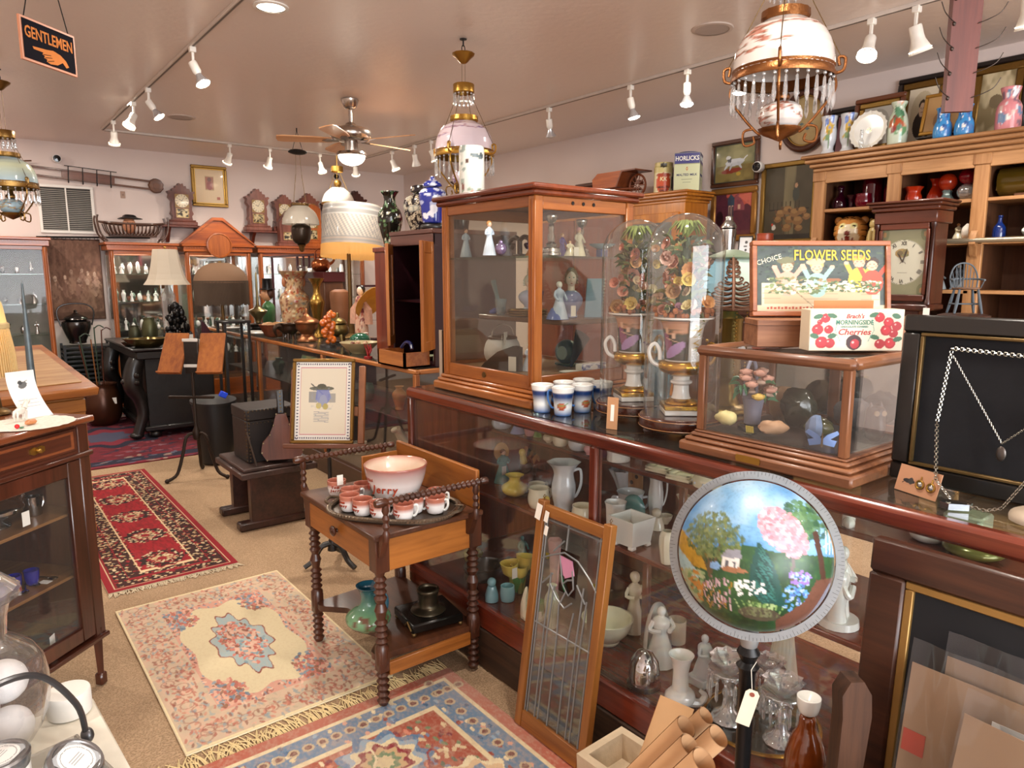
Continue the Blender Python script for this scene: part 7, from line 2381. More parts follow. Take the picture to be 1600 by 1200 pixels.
def dial(p):
 p.put(np.hypot((p.u-.5)*.72,p.v-.5)<.345,'d8d6c0')
 for(x,y)in((.07,.07),(.93,.07),(.07,.93),(.93,.93)):
  p.ell(x,y,.10,.10,'6a7044').ell(x,y,.04,.04,'a87a3a')
 p.ring(.5,.5,.335,.339,'3a3830',asp=1/.72)
 p.ell(.47,.64,.15,.07,'a88a50').ell(.43,.64,.07,.04,'6a5a34').ell(.54,.67,.06,.035,'8a7a40').ell(.54,.61,.08,.025,'7a7a48')
 p.line([(.44,.48),(.50,.52),(.56,.48)],.012,'6a5a44')
 p.line([(.40,.34),(.60,.34)],.006,'8a8678')
mpart(canvas(.275,.39,100,130,dial,'8a8a66',M=RZ(-PI/2)),'dial',painted(.35,.3),t,loc=(kx+.031,(ky0+ky1)/2,1.67))
num=['XII','I','II','III','IIII','V','VI','VII','VIII','IX','X','XI']
for i,s in enumerate(num):
 a=PI/2-i*PI/6
 M=TR(kx+.0295,(ky0+ky1)/2,1.67)@RZ(-PI/2)@RX(PI/2)@TR(.113*cos(a),.113*sin(a),0)@RZ(a-PI/2)
 text(s,.033,mat('1c1a16',.5),hood_door,M,'numeral',.0003,sx=.8,bold=.0006)
for a,L,w in((PI/2+.62,.075,.006),(PI/2-1.9,.115,.004)):
 pass
for a,L in((rad(118),.06),(rad(75),.085)):
 GP([(-.003,0),(.003,0),(.0045,L*.7),(0,L),(-.0045,L*.7)],-.001,.001,'xz',TR(kx+.027,(ky0+ky1)/2,1.67)@RZ(-PI/2)@RY(PI/2-a)).part('hand',mat('3a2c1a',.4,.6),t)
GB(kx+.014,ky0+.065,1.475,kx+.017,ky1-.065,1.865).part('glass',clear,hood_door)
pricetag(t,(kx-.004,ky0+.02,1.40),2.0,-PI/2)
t=T('doll_chair','grey painted windsor doll chair with bow back beyond velvet frame','doll chair',(3.66,1.30,1.4205),rad(-52))
DC=mat('4a545c',.5,var=.2)
GL(sm([(0,.175),(.085,.175),(.095,.182),(.09,.192),(0,.192)],1),24).part('seat',wood('5a4030','7a5a42','x',.5),t)
for sx in(-1,1):
 for sy in(-1,1):
  GT([(sx*.09,sy*.08,.001),(sx*.075,sy*.068,.08),(sx*.06,sy*.055,.178)],[.008,.012,.008],8).part('leg',DC,t)
 GT([(sx*.082,-.072,.07),(sx*.082,.072,.07)],.006,6).part('stretcher',DC,t)
GT([(-.08,0,.07),(.08,0,.07)],.006,6).part('stretcher',DC,t)
bow=curve([(-.085,.05,.19),(-.09,.07,.27),(-.06,.085,.345),(0,.09,.37),(.06,.085,.345),(.09,.07,.27),(.085,.05,.19)],5)
GT(bow,.006,7).part('bow',DC,t)
GT(curve([(-.10,-.05,.245),(-.095,.03,.25),(-.06,.075,.252),(0,.085,.252),(.06,.075,.252),(.095,.03,.25),(.10,-.05,.245)],5),.007,7).part('arm_rail',DC,t)
for k in range(-3,4):
 zt=.37-.012*k*k*.55
 GT([(k*.020,.065,.19),(k*.024,.088,zt-.004)],.0033,6).part('spindle',DC,t)
for sx in(-1,1):
 GT([(sx*.085,-.03,.19),(sx*.10,-.045,.245)],.004,6).part('spindle',DC,t)
t.scale=(.62,)*3
t2=T('plant_stand','dark slender stand carrying windsor doll chair','stand',(3.66,1.30,.001))
GL(sm([(0,0),(.16,0),(.15,.03),(.04,.06),(.03,.5),(.045,.7),(.03,.9),(.03,1.36),(.10,1.39),(.11,1.418),(0,1.418)],1),24).part('column',DARKW,t2)
t=T('amber_cabinet','honey coloured wooden cabinet against right wall behind oak showcase','cabinet',(0,0,0))
AC=wood('8a4a12','c07a2a','y',.3,7,.4)
ACz=wood('8a4a12','c07a2a','z',.3,7,.4)
ACr=wood('5a2414','8a4028','z',.35,7,.3)
ax0,ay0,ay1,ax1=4.93,3.93,5.97,5.24
GB(ax0,ay0,.05,ax1,ay1,2.22,.004).part('body',ACz,t)
g=G()
for d_,z0,z1 in((.012,2.20,2.225),(.03,2.225,2.25),(.055,2.25,2.275),(.065,2.275,2.295)):
 g.box(ax0-d_,ay0-d_,z0,ax1+.01,ay1+d_,z1,.006)
g.part('cornice',AC,t)
for y0 in(3.98,4.63,5.28):
 d=GB(ax0-.02,y0,.25,ax0-.001,y0+.62,2.12,.004).part('door',ACr if y0>4.2 else ACz,t)
 GB(ax0-.024,y0+.07,1.30,ax0-.0205,y0+.55,2.04,.002).part('panel',mat('5a5a58',.25)if y0<4.2 else ACr,d)
 GB(ax0-.024,y0+.07,.33,ax0-.0205,y0+.55,1.2,.002).part('panel',ACr,d)
 GS((ax0-.034,y0+.035,1.25),.012,8,6).part('knob',brass_m,d)
GB(ax0-.03,ay0-.03,0,ax1,ay1+.03,.05,.004).part('plinth',ACz,t)
ZA=2.2958
def tin(p):
 p.rect(0,.72,1,1,'3a3a7a')
 p.rect(0,.70,1,.72,'a8aa7a')
 p.ell(.5,.58,.035,.05,'b8502c').ell(.5,.58,.018,.03,'d8c890')
 p.line([(.30,.30),(.70,.30)],.012,'5a6a5a').line([(.34,.22),(.66,.22)],.01,'6a7a6a')
t=T('malted_milk_tin','tall square cream tin with dark blue lid band on amber cabinet','tin',(5.08,4.03,ZA),rad(-58))
TW,TH=.215,.315
GB(-TW/2,-TW/2,0,TW/2,TW/2,TH,.004).lathe([(0,0),(.085,0),(.085,.012),(0,.012)],28,(0,0,TH)).part('can',mat('2e2e62',.35),t)
for k in range(2):
 M=RZ(k*PI/2)
 mpart(canvas(TW*.985,TH*.985,60,90,tin,'c8cca4',M=M@TR(0,-TW/2-.0008,TH/2)),'label_print',painted(.35,.2),t)
 text('HORLICKS',.052,mat('e8e8dc',.5),t,M@TR(0,-TW/2-.0012,TH*.845)@RX(PI/2),depth=.0003,sx=.80,bold=.0012)
 text('MALTED MILK',.026,mat('2e2e5a',.5),t,M@TR(0,-TW/2-.0012,TH*.42)@RX(PI/2),depth=.0003,sx=1.05,bold=.0006)
def ktin(p):
 p.put(p.v>.86,'b8a860')
 p.rect(0,.60,1,.86,'c8b878')
 p.ell(.5,.75,.06,.05,'2a2418')
 p.ell(.5,.40,.13,.2,'c04a20').ell(.5,.56,.12,.04,'a03a18')
 p.ell(.70,.4,.045,.28,'1c1a18').ell(.70,.65,.03,.05,'8a6a4a')
 p.rect(.2,.02,.8,.07,'c04a20')
t=T('coffee_tin','round cream tin with red shield next to square tin','tin',(5.04,4.265,ZA),rad(-52))
mpart(plathe([(0,0),(.085,0),(.085,.225),(.08,.23),(.08,.265),(0,.265)],ktin,'d8cca0',44),'can',painted(.35,.2),t)
for i,s in enumerate(('KK','HEALTH','SALT')):
 bent(s,(.05,.026,.026)[i],.0856,(.12,.052,.024)[i],.0,(.36,.20,.20)[i],mat('e0d2a0' if i==0 else '1c1a18',.5),t)
t=T('glass_jar','clear glass canister jar behind wheelbarrow wheel','jar',(5.165,4.405,ZA))
GL(sm([(.05,0),(.055,.01),(.055,.18),(.048,.21),(.048,.23)],1),28,cap=False).part('body',crystal,t)
GL(sm([(0,.232),(.053,.232),(.053,.245),(.03,.255),(0,.265)],1),28).part('lid',crystal,t)
for i,s in enumerate(('SNOW','KING')):
 bent(s,.028,.0562,.12-.05*i,-.6,.30,mat('4a4a46',.5),t)
t=T('toy_wheelbarrow','orange wooden toy wheelbarrow with spoked wheel on amber cabinet','wheelbarrow',(5.04,4.84,ZA),rad(-90))
WB=wood('8a3e14','b8622a','x',.35)
WBd=wood('5a2a12','7a3c1a','x',.4)
g=G()
g.prism([(-.20,.10),(.10,.10),(.17,.24),(-.14,.24),(-.21,.19)],-.11,-.10,'xz').prism([(-.20,.10),(.10,.10),(.17,.24),(-.14,.24),(-.21,.19)],.10,.11,'xz')
g.box(-.20,-.10,.10,.10,.10,.11).prism([(-.20,.10),(-.21,.19),(-.14,.24),(-.15,.235),(-.20,.19),(-.19,.10)],-.10,.10,'xz')
g.part('tray',WB,t)
GP([(.10,.10),(.17,.24),(.34,.24),(.34,.228),(.18,.228),(.115,.10)],-.115,.115,'xz').part('front_board',WBd,t)
for s in(-1,1):
 GT([(-.48,s*.12,.115),(-.2,s*.115,.095),(.28,s*.04,.075)],[.009,.011,.010],8).part('shaft',WBd,t)
 GT([(-.13,s*.112,.095),(-.16,s*.12,.012)],.010,8).part('leg',WBd,t)
whl=GT([(.095*cos(a),0,.095*sin(a))for a in[k*2*PI/32 for k in range(32)]],.010,8,True).part('wheel',WBd,t,loc=(.27,0,.106))
for k in range(10):
 a=k*2*PI/10
 GT([(.015*cos(a),0,.015*sin(a)),(.09*cos(a),0,.09*sin(a))],.005,6).part('spoke',WBd,whl)
G().cyl((0,-.03,0),.02,.06,14,M=RX(-PI/2)@TR(0,0,0)).part('hub',WBd,whl)
t=pic('empty_picture','small dark empty wooden frame standing behind wheelbarrow handles','picture frame',(5.10,5.35,ZA+.001),.26,.20,.04,wood('3e2014','5e3420','x',.4),lambda p:None,4,4,'6a4a3a',-PI/2,tilt=rad(-10))
t=T('side_chest','dark chest below the villa painting carrying shaker and candle','chest',(0,0,0))
CH=wood('2e1810','4a2a1c','y',.4)
GB(4.75,2.90,.06,XW-.02,3.70,1.70,.006).part('body',CH,t)
GB(4.72,2.87,1.70,XW-.02,3.71,1.73,.006).part('top',CH,t)
GB(4.78,2.92,0.001,XW-.03,3.68,.06).part('plinth',CH,t)
for k in range(4):
 d=GB(4.735,2.94,.15+.38*k,4.749,3.66,.48+.38*k,.004).part('drawer',CH,t)
 for y in(3.1,3.5):
  GS((4.725,y,.315+.38*k),.014,8,6).part('knob',brass_m,d)
ZS=1.7308
t=T('cocktail_shaker','silver cocktail shaker standing before villa painting','cocktail shaker',(4.86,3.44,ZS))
GL(sm([(0,0),(.05,0),(.052,.01),(.06,.20),(.058,.22),(0,.22)],1),28).part('body',silver_m,t)
GL(sm([(0,.221),(.062,.221),(.06,.24),(.035,.28),(.028,.285),(.03,.31),(.02,.318),(0,.32)],1),28).part('cap',silver_m,t)
t=pic('small_photo','small black framed white card right of cocktail shaker','photograph',(4.88,3.30,ZS+.001),.11,.16,.008,BLKF,lambda p:p.ell(.55,.72,.12,.08,'4a4a4a').ell(.5,.5,.16,.05,'6a6a6a').ell(.55,.3,.1,.07,'3a3a3a').rect(.35,.08,.65,.13,'5a5a5a'),40,56,'d8dadc',rad(-75),.012,tilt=rad(-10))
t=T('red_candle','thick red brown turned candlestick below sheep painting','candlestick',(4.82,3.09,ZS))
GL(sm([(0,0),(.055,0),(.055,.02),(.04,.03),(.04,.08),(.06,.12),(.058,.15),(.062,.17),(0,.165)],1),24).part('body',mat('8a3a22',.35),t)
t=T('bronze_figure','dark bronze figure on base left of cocktail shaker','figurine',(4.92,3.58,ZS))
GB(-.06,-.05,0,.06,.05,.03,.004).part('base',mat('1c1612',.4),t)
GL(sm([(0,.03),(.045,.03),(.05,.08),(.04,.15),(.045,.19),(.02,.215),(0,.22)],1),14,fn=ribs(5,.15)).part('figure',mat('2a2018',.35,.5),t)
t=T('model_ship','tiny dark model with price card below sheep painting','model',(4.80,2.96,ZS))
GB(-.03,-.05,0,.03,.05,.02,.004).tube(curve([(0,-.05,.02),(0,-.02,.05),(0,.02,.03),(0,.05,.06)],3),.008,6).part('body',mat('3a1a14',.4),t)
GB(-.033,-.01,.02,-.031,.025,.06).part('price_card',tag_m,t)
# hanging lamps
def wire(t,a,b,r=.002,m=None,nm='chain'):
 return GT([a,b],r,5).part(nm,m or dbrass,t)
def prisms(t,R,z,n,L=.075,w=.008,nm='prism',parent=None):
 p0=None
 for k in range(n):
  a=k*2*PI/n
  loc=(R*cos(a),R*sin(a),z)
  if p0 is None:
   p0=GS((0,0,-.008),.007,7,5).lathe([(0,-.016),(w*.6,-.024),(w,-L*.75),(w*.5,-L*.93),(0,-L)],6).part(nm,crystal,parent or t,loc=loc)
  else:
   rep(p0,parent or t,loc)
def blossoms(seed,cols,band):
 def fn(p):
  q=random.Random(seed)
  for _ in range(15):
   x,y=q.random(),q.uniform(*band)
   for _k in range(26):
    x+=q.uniform(-.012,.026)
    y+=q.uniform(-.03,.03)
    p.ell(x%1,y,.010,.020,q.choice(cols),q.uniform(0,3),a=.9)
 return fn
def parlor_lamp(name,label,loc,zs,R,shade,fount,seed,zc,lit=None,scale=1.0,canopy_z=None,second=True,bcol='a88a4a',shade_base='e8e2da',n=26):
 t=T(name,label,'hanging lamp',loc)
 br=mat(bcol,.3,.9,bump=.3,sc=150)
 s=scale
 pr=sm([(R,.0),(R*1.0,.05*s),(R*.95,.11*s),(R*.77,.17*s),(R*.47,.2*s),(R*.41,.208*s),(R*.43,.216*s)],1)
 mpart(plathe(pr,shade,shade_base,56),'shade',painted(.15,.4),t)
 GL([(R*1.02,-.012*s),(R*1.04,.0),(R*1.0,.02*s),(R*1.02,.03*s),(R*.985,.032*s),(R*.97,-.01*s)],48,cap=False).part('shade_ring',br,t)
 GL([(R*.43,.205*s),(R*.47,.215*s),(R*.46,.24*s),(R*.42,.24*s)],32,cap=False,fn=ribs(14,.05)).part('crown_ring',br,t)
 prisms(t,R*1.0,-.012*s,n,.115*s,.0085*s)
 fz=-.15*s
 prf=sm([(0,fz-.055*s),(.035*s,fz-.05*s),(.075*s,fz-.02*s),(.085*s,fz+.015*s),(.07*s,fz+.05*s),(.03*s,fz+.065*s),(0,fz+.068*s)],1)
 mpart(plathe(prf,fount,shade_base,40),'font',painted(.15,.4),t)
 GL(sm([(0,fz+.065*s),(.03*s,fz+.068*s),(.035*s,fz+.085*s),(.02*s,fz+.10*s),(.018*s,fz+.13*s),(0,fz+.13*s)],1),20).part('burner',br,t)
 GL(sm([(0,fz-.085*s),(.012*s,fz-.08*s),(.03*s,fz-.07*s),(.065*s,fz-.055*s),(.08*s,fz-.035*s),(.07*s,fz-.04*s),(0,fz-.05*s)],1),24,fn=ribs(12,.06)).part('font_holder',br,t)
 for k in range(4):
  M=RZ(k*PI/2+.5)
  GT(curve([(R*1.0,0,-.01*s),(R*1.02,0,-.06*s),(R*.72,0,-.14*s),(R*.45,0,fz-.045*s),(.07*s,0,fz-.05*s)],5),.0055*s,6,M=M).tube(curve([(R*.52,0,fz-.03*s),(R*.72,0,fz-.04*s),(R*.70,0,fz-.09*s),(R*.5,0,fz-.085*s),(R*.52,0,fz-.06*s)],4),.005*s,6,M=M).part('scroll_arm',br,t)
  GT(curve([(R*1.03,0,0),(R*1.16,0,.01*s),(R*1.18,0,.05*s),(R*1.06,0,.055*s),(R*1.08,0,.025*s)],4),.006*s,6,M=M).part('ear_scroll',br,t)
 zk=zc
 for k in range(4):
  a=k*PI/2+.5
  wire(t,(R*1.1*cos(a),R*1.1*sin(a),.055*s),(.045*cos(a),.045*sin(a),zk),.0018)
 if second:
  GL([(.062,zk),(.066,zk+.004),(.066,zk+.05),(.062,zk+.055)],32,cap=False,fn=ribs(10,.03)).part('smoke_crown',br,t)
  prisms(t,.063,zk,14,.075,.007)
 zt=HC-loc[2]
 for a in(0,PI):
  wire(t,(.012*cos(a),0,zk+.05),(.012*cos(a),0,zt-.13),.0015)
 GL(sm([(0,zt-.15),(.02,zt-.145),(.045,zt-.115),(.07,zt-.095),(.066,zt-.085),(.03,zt-.08),(0,zt-.08)],1),24,fn=ribs(12,.05)).part('canopy',br,t)
 GT([(.012*cos(a),0,zt-.06+.022*sin(a))for a in[j*PI/6 for j in range(12)]],.003,6,True).tube([(0,0,zt-.045),(0,0,zt-.002)],.005,8).cyl((0,0,zt-.006),.022,.004,16).part('ceiling_hook',iron_m,t)
 if lit:
  pass
 return t
pinkcols=['a86a58','9a5a48','8a5040','b88070','6a5038','a87060']
parlor_lamp('parlor_lamp','big brass hanging lamp with pink blossom shade and crystal prisms, near right',(2.60,1.63,2.345),1,.185,blossoms(3,pinkcols,(.3,.8)),blossoms(5,pinkcols,(.3,.7)),3,.36,bcol='8a5a34',shade_base='d0c8c2',n=30)
violet=['6a5a8a','8a6078','9a7a88','7a5a68','a88a90']
parlor_lamp('parlor_lamp','brass hanging lamp with pale violet flowered shade above oak showcase',(2.665,3.895,2.345),1,.185,blossoms(8,violet,(.45,.95)),blossoms(6,violet,(.3,.7)),4,.38,bcol='a8803a',shade_base='c4b4ba',n=28)
def bluey(p):
 p.put((p.v-.1)/.5,'c8c89a',.8)
 p.put((p.v-.55)/.4,'7a98b0',.9)
c=(0.411,6.488,2.239)
parlor_lamp('parlor_lamp','brass hanging lamp with blue yellow glass shade at left edge',(c[0],c[1],2.23),1,.18,bluey,blossoms(9,['6a8a98','8a6a5a','b8a878'],(.2,.8)),4,.34,bcol='8a6a3a',shade_base='9ab4c0',n=26)
c=(2.73,6.9)
def hall_lamp(lb,loc,R,shade_c,drop,tank):
 t=T('hanging_oil_lamp',lb,'hanging lamp',loc)
 zt=HC-loc[2]
 GL(sm([(R,0),(R*.98,.05),(R*.8,.13),(R*.45,.18),(R*.4,.19)],1),40,cap=False).part('shade',shade_mat(shade_c,.25,.2),t)
 GL([(R*.42,.185),(R*.45,.19),(R*.45,.21),(R*.4,.212)],28,cap=False,fn=ribs(12,.08)).part('crown_ring',dbrass,t)
 GL(sm([(0,-.20),(.05,-.2),(.09,-.16),(.10,-.08),(.10,-.02),(.06,.0),(.03,.02),(0,.02)],1),28).part('font',mat(tank,.3,.7),t)
 GL(sm([(0,-.28),(.02,-.27),(.03,-.22),(.05,-.2),(0,-.2)],1),18).part('finial',dbrass,t)
 for s in(-1,1):
  wire(t,(s*.10,0,-.05),(s*.03,0,drop),.003)
  wire(t,(s*.03,0,drop),(s*.02,0,zt-.22),.002)
 GL(sm([(0,0),(.03,0),(.075,.015),(.08,.03),(.05,.05),(0,.055)],1),18,(0,0,zt-.26),lambda a,q:1+.25*cos(2*a)).part('pulley',iron_m,t)
 for s in(-1,1):
  wire(t,(s*.05,0,zt-.21),(0,0,zt-.03),.003,iron_m)
 GT([(0,0,zt-.04),(0,0,zt-.001)],.006,6).part('ceiling_hook',iron_m,t)
 return t
hall_lamp('hanging oil lamp with clouded glass shade and dark font at back',(2.89,7.2,2.10),.185,'c4bcae',.5,'3a3028')
t=parlor_lamp('parlor_lamp','small hanging lamp with plain white dome shade before the clocks',(3.70,8.1,2.38),1,.19,lambda p:p.put((p.v>2),'e0dcd4'),lambda p:None,4,.27,bcol='8a6a3a',shade_base='e0dcd4',n=0,second=True)if False else None
t=T('parlor_lamp','small brass hanging lamp with plain white dome shade near clocks','hanging lamp',(3.70,8.05,2.42))
GL(sm([(.19,0),(.185,.04),(.15,.12),(.08,.175),(.07,.18)],1),36,cap=False).part('shade',shade_mat('e8e2d8',.3,.2),t)
GL([(.192,-.012),(.198,0),(.19,.012),(.185,-.01)],36,cap=False).part('shade_ring',brass_m,t)
GL(sm([(0,-.14),(.05,-.12),(.08,-.07),(.05,-.03),(0,-.02)],1),20).part('font',brass_m,t)
for k in range(3):
 a=k*2*PI/3
 wire(t,(.195*cos(a),.195*sin(a),.0),(.03*cos(a),.03*sin(a),.36),.003,brass_m)
 wire(t,(.19*cos(a),.19*sin(a),-.01),(.07*cos(a),.07*sin(a),-.08),.004,brass_m,'arm')
GS((0,0,.23),.045,14,10).part('font_ball',brass_m,t)
GL([(.065,.36),(.07,.365),(.07,.42),(.065,.425)],24,cap=False).part('smoke_crown',brass_m,t)
wire(t,(0,0,.42),(0,0,HC-2.42-.001),.005,brass_m,'rod')
GL(sm([(0,0),(.05,.01),(.06,.03),(0,.04)],1),18,(0,0,HC-2.42-.045)).part('canopy',dbrass,t)
t=T('hook_board','long reddish board with curved wire hooks hanging at top right','hook board',(2.975,1.145,2.186),rad(-38))
BW,BH=.118,HC-2.186-.002
GP([(-BW/2+.008,0),(BW/2-.008,.004),(BW/2,BH),(-BW/2,BH)],-.012,.012,'xz',RY(.0)).part('board',wood('4a1e16','6a3226','z',.55,9,.05),t)
for k in range(9):
 z=.06+.085*k
 for s in(-1,1):
  GT(curve([(s*.04,-.014,z-.01),(s*.07,-.03,z),(s*.10,-.045,z+.018),(s*.118,-.05,z+.05)],4),.0018,5).part('hook',mat('3a302a',.4,.8),t)
 GS((-.046,-.014,z-.012),(.006,.004,.008),8,6).part('staple',mat('3a302a',.4,.8),t)
A,B=(C3:=(.3269,3.80)),None
sd=rad(41.5)
t=T('gentlemen_sign','black and orange hanging sign reading gentlemen with pointing hand','sign',(.330,3.795,2.503),sd)
SW,SHh=.300,.180
GB(0,-.006,0,SW,.006,SHh,.001).part('board',mat('c08060',.5),t)
GB(.010,-.0075,.010,SW-.010,-.0062,SHh-.010).part('black_field',mat('16141a',.95,spec=.1),t)
OR=mat('c87a40',.9,spec=.1)
text('GENTLEMEN',.066,OR,t,TR(SW/2,-.008,SHh*.66)@RX(PI/2),depth=.0004,sx=.70,bold=.0012)
hand=[(.055,.066),(.13,.072),(.165,.078),(.205,.070),(.235,.052),(.25,.030),(.235,.022),(.215,.040),(.185,.022),(.145,.016),(.125,.022),(.128,.030),(.112,.034),(.116,.042),(.104,.047),(.110,.055),(.06,.056)]
GP([(x,z)for x,z in hand],-.0085,-.0076,'xz').part('pointing_hand',OR,t)
for a,b in(((.13,.024),(.165,.034)),((.118,.036),(.155,.044)),((.110,.047),(.150,.053))):
 GT([(a[0],-.0088,a[1]),(b[0],-.0088,b[1])],.0014,4).part('finger_line',mat('16141a',.4),t)
for x in(.03,SW-.03):
 GT([(x,0,SHh),(SW/2+(x-SW/2)*.1,.0,HC-2.503-.001)],.0025,5).part('chain',iron_m,t)
 # back wall: lit curio cabinets, clocks, tapestry
AM=wood('74360f','a65a24','z',.3,8,.4)
AMx=wood('7a3410','b45e22','x',.3,8,.4)
ORD='first second third fourth fifth sixth seventh eighth ninth tenth'.split()
SHN=('bottom','lower','middle','top')
mirror=mat('c8ccc8',.05,1.0)
pw_=mat('e6e6e2',.2,coat=.3)
wl=bpy.data.lights.new('cabinet_light','AREA')
wl.shape,wl.size,wl.size_y,wl.energy,wl.color='RECTANGLE',.4,.1,9,(1,.92,.8)
def curio(name,label,x0,x1,y0,y1,h,fill,nm,zsh,ped=False,lit=True,seed=0):
 mir=mirror if lit else mat('7a746c',.6)
 t=T(name,label,'cabinet',(0,0,0))
 GB(x0,y0,.002,x1,y1,.10,.004).box(x0+.02,y0+.02,.10,x1-.02,y1,.30,.004).part('base',AMx,t)
 for x in(x0+.01,x1-.06):
  GB(x,y0+.005,.30,x+.05,y0+.055,h-.09,.004).part('post',AM,t)
  GL([(.018,.32),(.022,.36),(.018,.4),(.018,h-.16),(.022,h-.13),(.018,h-.1)],12,(x+.025,y0,0)).part('column',AM,t)
 GB(x0+.01,y0+.005,h-.13,x1-.01,y0+.04,h-.09,.003).part('top_rail',AMx,t)
 g=GB(x0-.01,y0-.02,h-.09,x1+.01,y1,h-.03,.004).box(x0-.03,y0-.04,h-.03,x1+.03,y1,h,.006)
 n=int((x1-x0)/.03)
 for k in range(n):
  g.box(x0+.03*k,y0-.03,h-.05,x0+.03*k+.015,y0-.02,h-.035)
 g.part('cornice',AMx,t)
 GB(x0+.06,y0+.02,.30,x1-.06,y0+.023,h-.13).part('glass_door',glass('ffffff',.01,.5,.012),t)
 GB(x0+.02,y1-.02,.30,x1-.02,y1-.01,h-.09).part('back_board',mir,t)
 for x in(x0+.012,x1-.018):
  GB(x,y0+.06,.30,x+.006,y1-.02,h-.09).part('side_pane',glass('ffffff',.01),t)
 if ped:
  xc=(x0+x1)/2
  GP([(x0-.03,h),(x1+.03,h),(xc+.06,h+.29),(xc-.06,h+.29)],y0-.03,y0+.03,'xz').prism([(x0-.05,h),(x0-.03,h),(xc-.05,h+.285),(xc+.05,h+.285),(x1+.03,h),(x1+.05,h),(xc+.06,h+.32),(xc-.06,h+.32)],y0-.05,y0+.03,'xz').part('pediment',AMx,t)
  r=GL([(0,0),(.15,0),(.15,.02),(.135,.022),(.13,.014),(0,.014)],32,M=TR(xc,y0-.04,h-.01)@RX(PI/2)).part('roundel',AM,t)
 if lit:
  lo=bpy.data.objects.new('cabinet_light',wl)
  COL.objects.link(lo)
  lo.location=((x0+x1)/2,(y0+y1)/2,h-.10)
 q=random.Random(seed)
 for si,z in enumerate(zsh):
  GB(x0+.03,y0+.06,z-.006,x1-.03,y1-.03,z).part('glass_shelf',glass('d8ece2',.03,.8,.06),t)
  n=fill
  for k in range(n):
   x=x0+.10+(x1-x0-.20)*(k+.5)/n
   y=y0+q.uniform(.10,.16)
   hh,w=q.uniform(.07,.15),q.uniform(.04,.06)
   lb='%s, %s from left on %s shelf of %s'%(nm[0],ORD[k],SHN[4-len(zsh)+si],nm[1])
   kind=q.randrange(3)
   m=nm[2]
   sp=(x,y,z+.0006,hh,w)
   if kind==0:
    figurine(nm[3],lb,sp,m,m,None,group=nm[4])
   elif kind==1:
    vessel(nm[3],lb,'ornament',sp,q.choice(['urn','baluster','jar','trumpet','bulb']),m,14,group=nm[4])
   else:
    lump(nm[3],lb,'ornament',(x,y,z+hh*.05),(w*.55,w*.45,hh*.45),'e6e6e2' if m==pw_ else '9a9a98',q.randrange(99),.2,(10,7))
    COL.objects[-1]['group']=nm[4]
    if m!=pw_:
     COL.objects[-1].data.materials[0]=m
 return t
CZ=[.62,.95,1.28,1.60]
curio('curio_cabinet','amber glazed curio cabinet of silver at far left edge',-.10,.865,9.16,9.56,1.985,6,('small silver piece','left silver cabinet',silver_m,'silver_ornament','silver in the left cabinet'),CZ,False,False,3)
curio('curio_cabinet','amber curio cabinet of white porcelain left of pediment cabinet',1.43,2.15,9.2,9.56,1.955,6,('small white porcelain piece','cabinet left of pediment',pw_,'porcelain_ornament','white porcelain in the back cabinets'),CZ,False,True,5)
curio('curio_cabinet','amber curio cabinet with triangular pediment and wooden roundel',2.235,3.03,9.2,9.56,1.955,7,('small white porcelain piece','pediment cabinet',pw_,'porcelain_ornament','white porcelain in the back cabinets'),CZ,True,True,7)
curio('curio_cabinet','amber curio cabinet under the row of old clocks',3.115,4.60,9.2,9.56,1.955,9,('small white porcelain piece','cabinet under clocks',pw_,'porcelain_ornament','white porcelain in the back cabinets'),[.95,1.28,1.60],False,True,9)
t=GB(-.10,9.02,1.1,.36,9.12,1.72,.02).box(-.10,9.0,1.66,.38,9.13,1.74,.02).box(-.10,9.02,.002,.36,9.12,1.1).thing('purple_pillar','dark purple painted pedestal pillar before left silver cabinet','pedestal',mat('3a2840',.5))
t=T('vent_grille','white louvred wall vent with two panels of slats','vent',(0,0,0))
x0,x1,z0,z1=.85,1.395,2.055,2.585
Y0=YB-.002
g=G()
for a,b,c,d in((x0,z0,x1,z0+.03),(x0,z1-.03,x1,z1),(x0,z0+.03,x0+.03,z1-.03),(x1-.03,z0+.03,x1,z1-.03),((x0+x1)/2-.008,z0+.03,(x0+x1)/2+.008,z1-.03)):
 g.box(a,Y0-.018,b,c,Y0,d,.003)
g.part('frame',white_paint,t)
GB(x0+.02,Y0-.003,z0+.02,x1-.02,Y0,z1-.02).part('shadow_box',mat('3a3836',.8),t)
s0=None
for k in range(22):
 for xa in(x0+.03,(x0+x1)/2+.008):
  loc=(xa,Y0-.004,z0+.042+k*.0208)
  if s0 is None:
   s0=GB(0,-.012,-.001,(x1-x0)/2-.038,0,.001,0,RX(.7)).part('slat',mat('a8a49c',.5),t,loc=loc)
  else:
   rep(s0,t,loc)
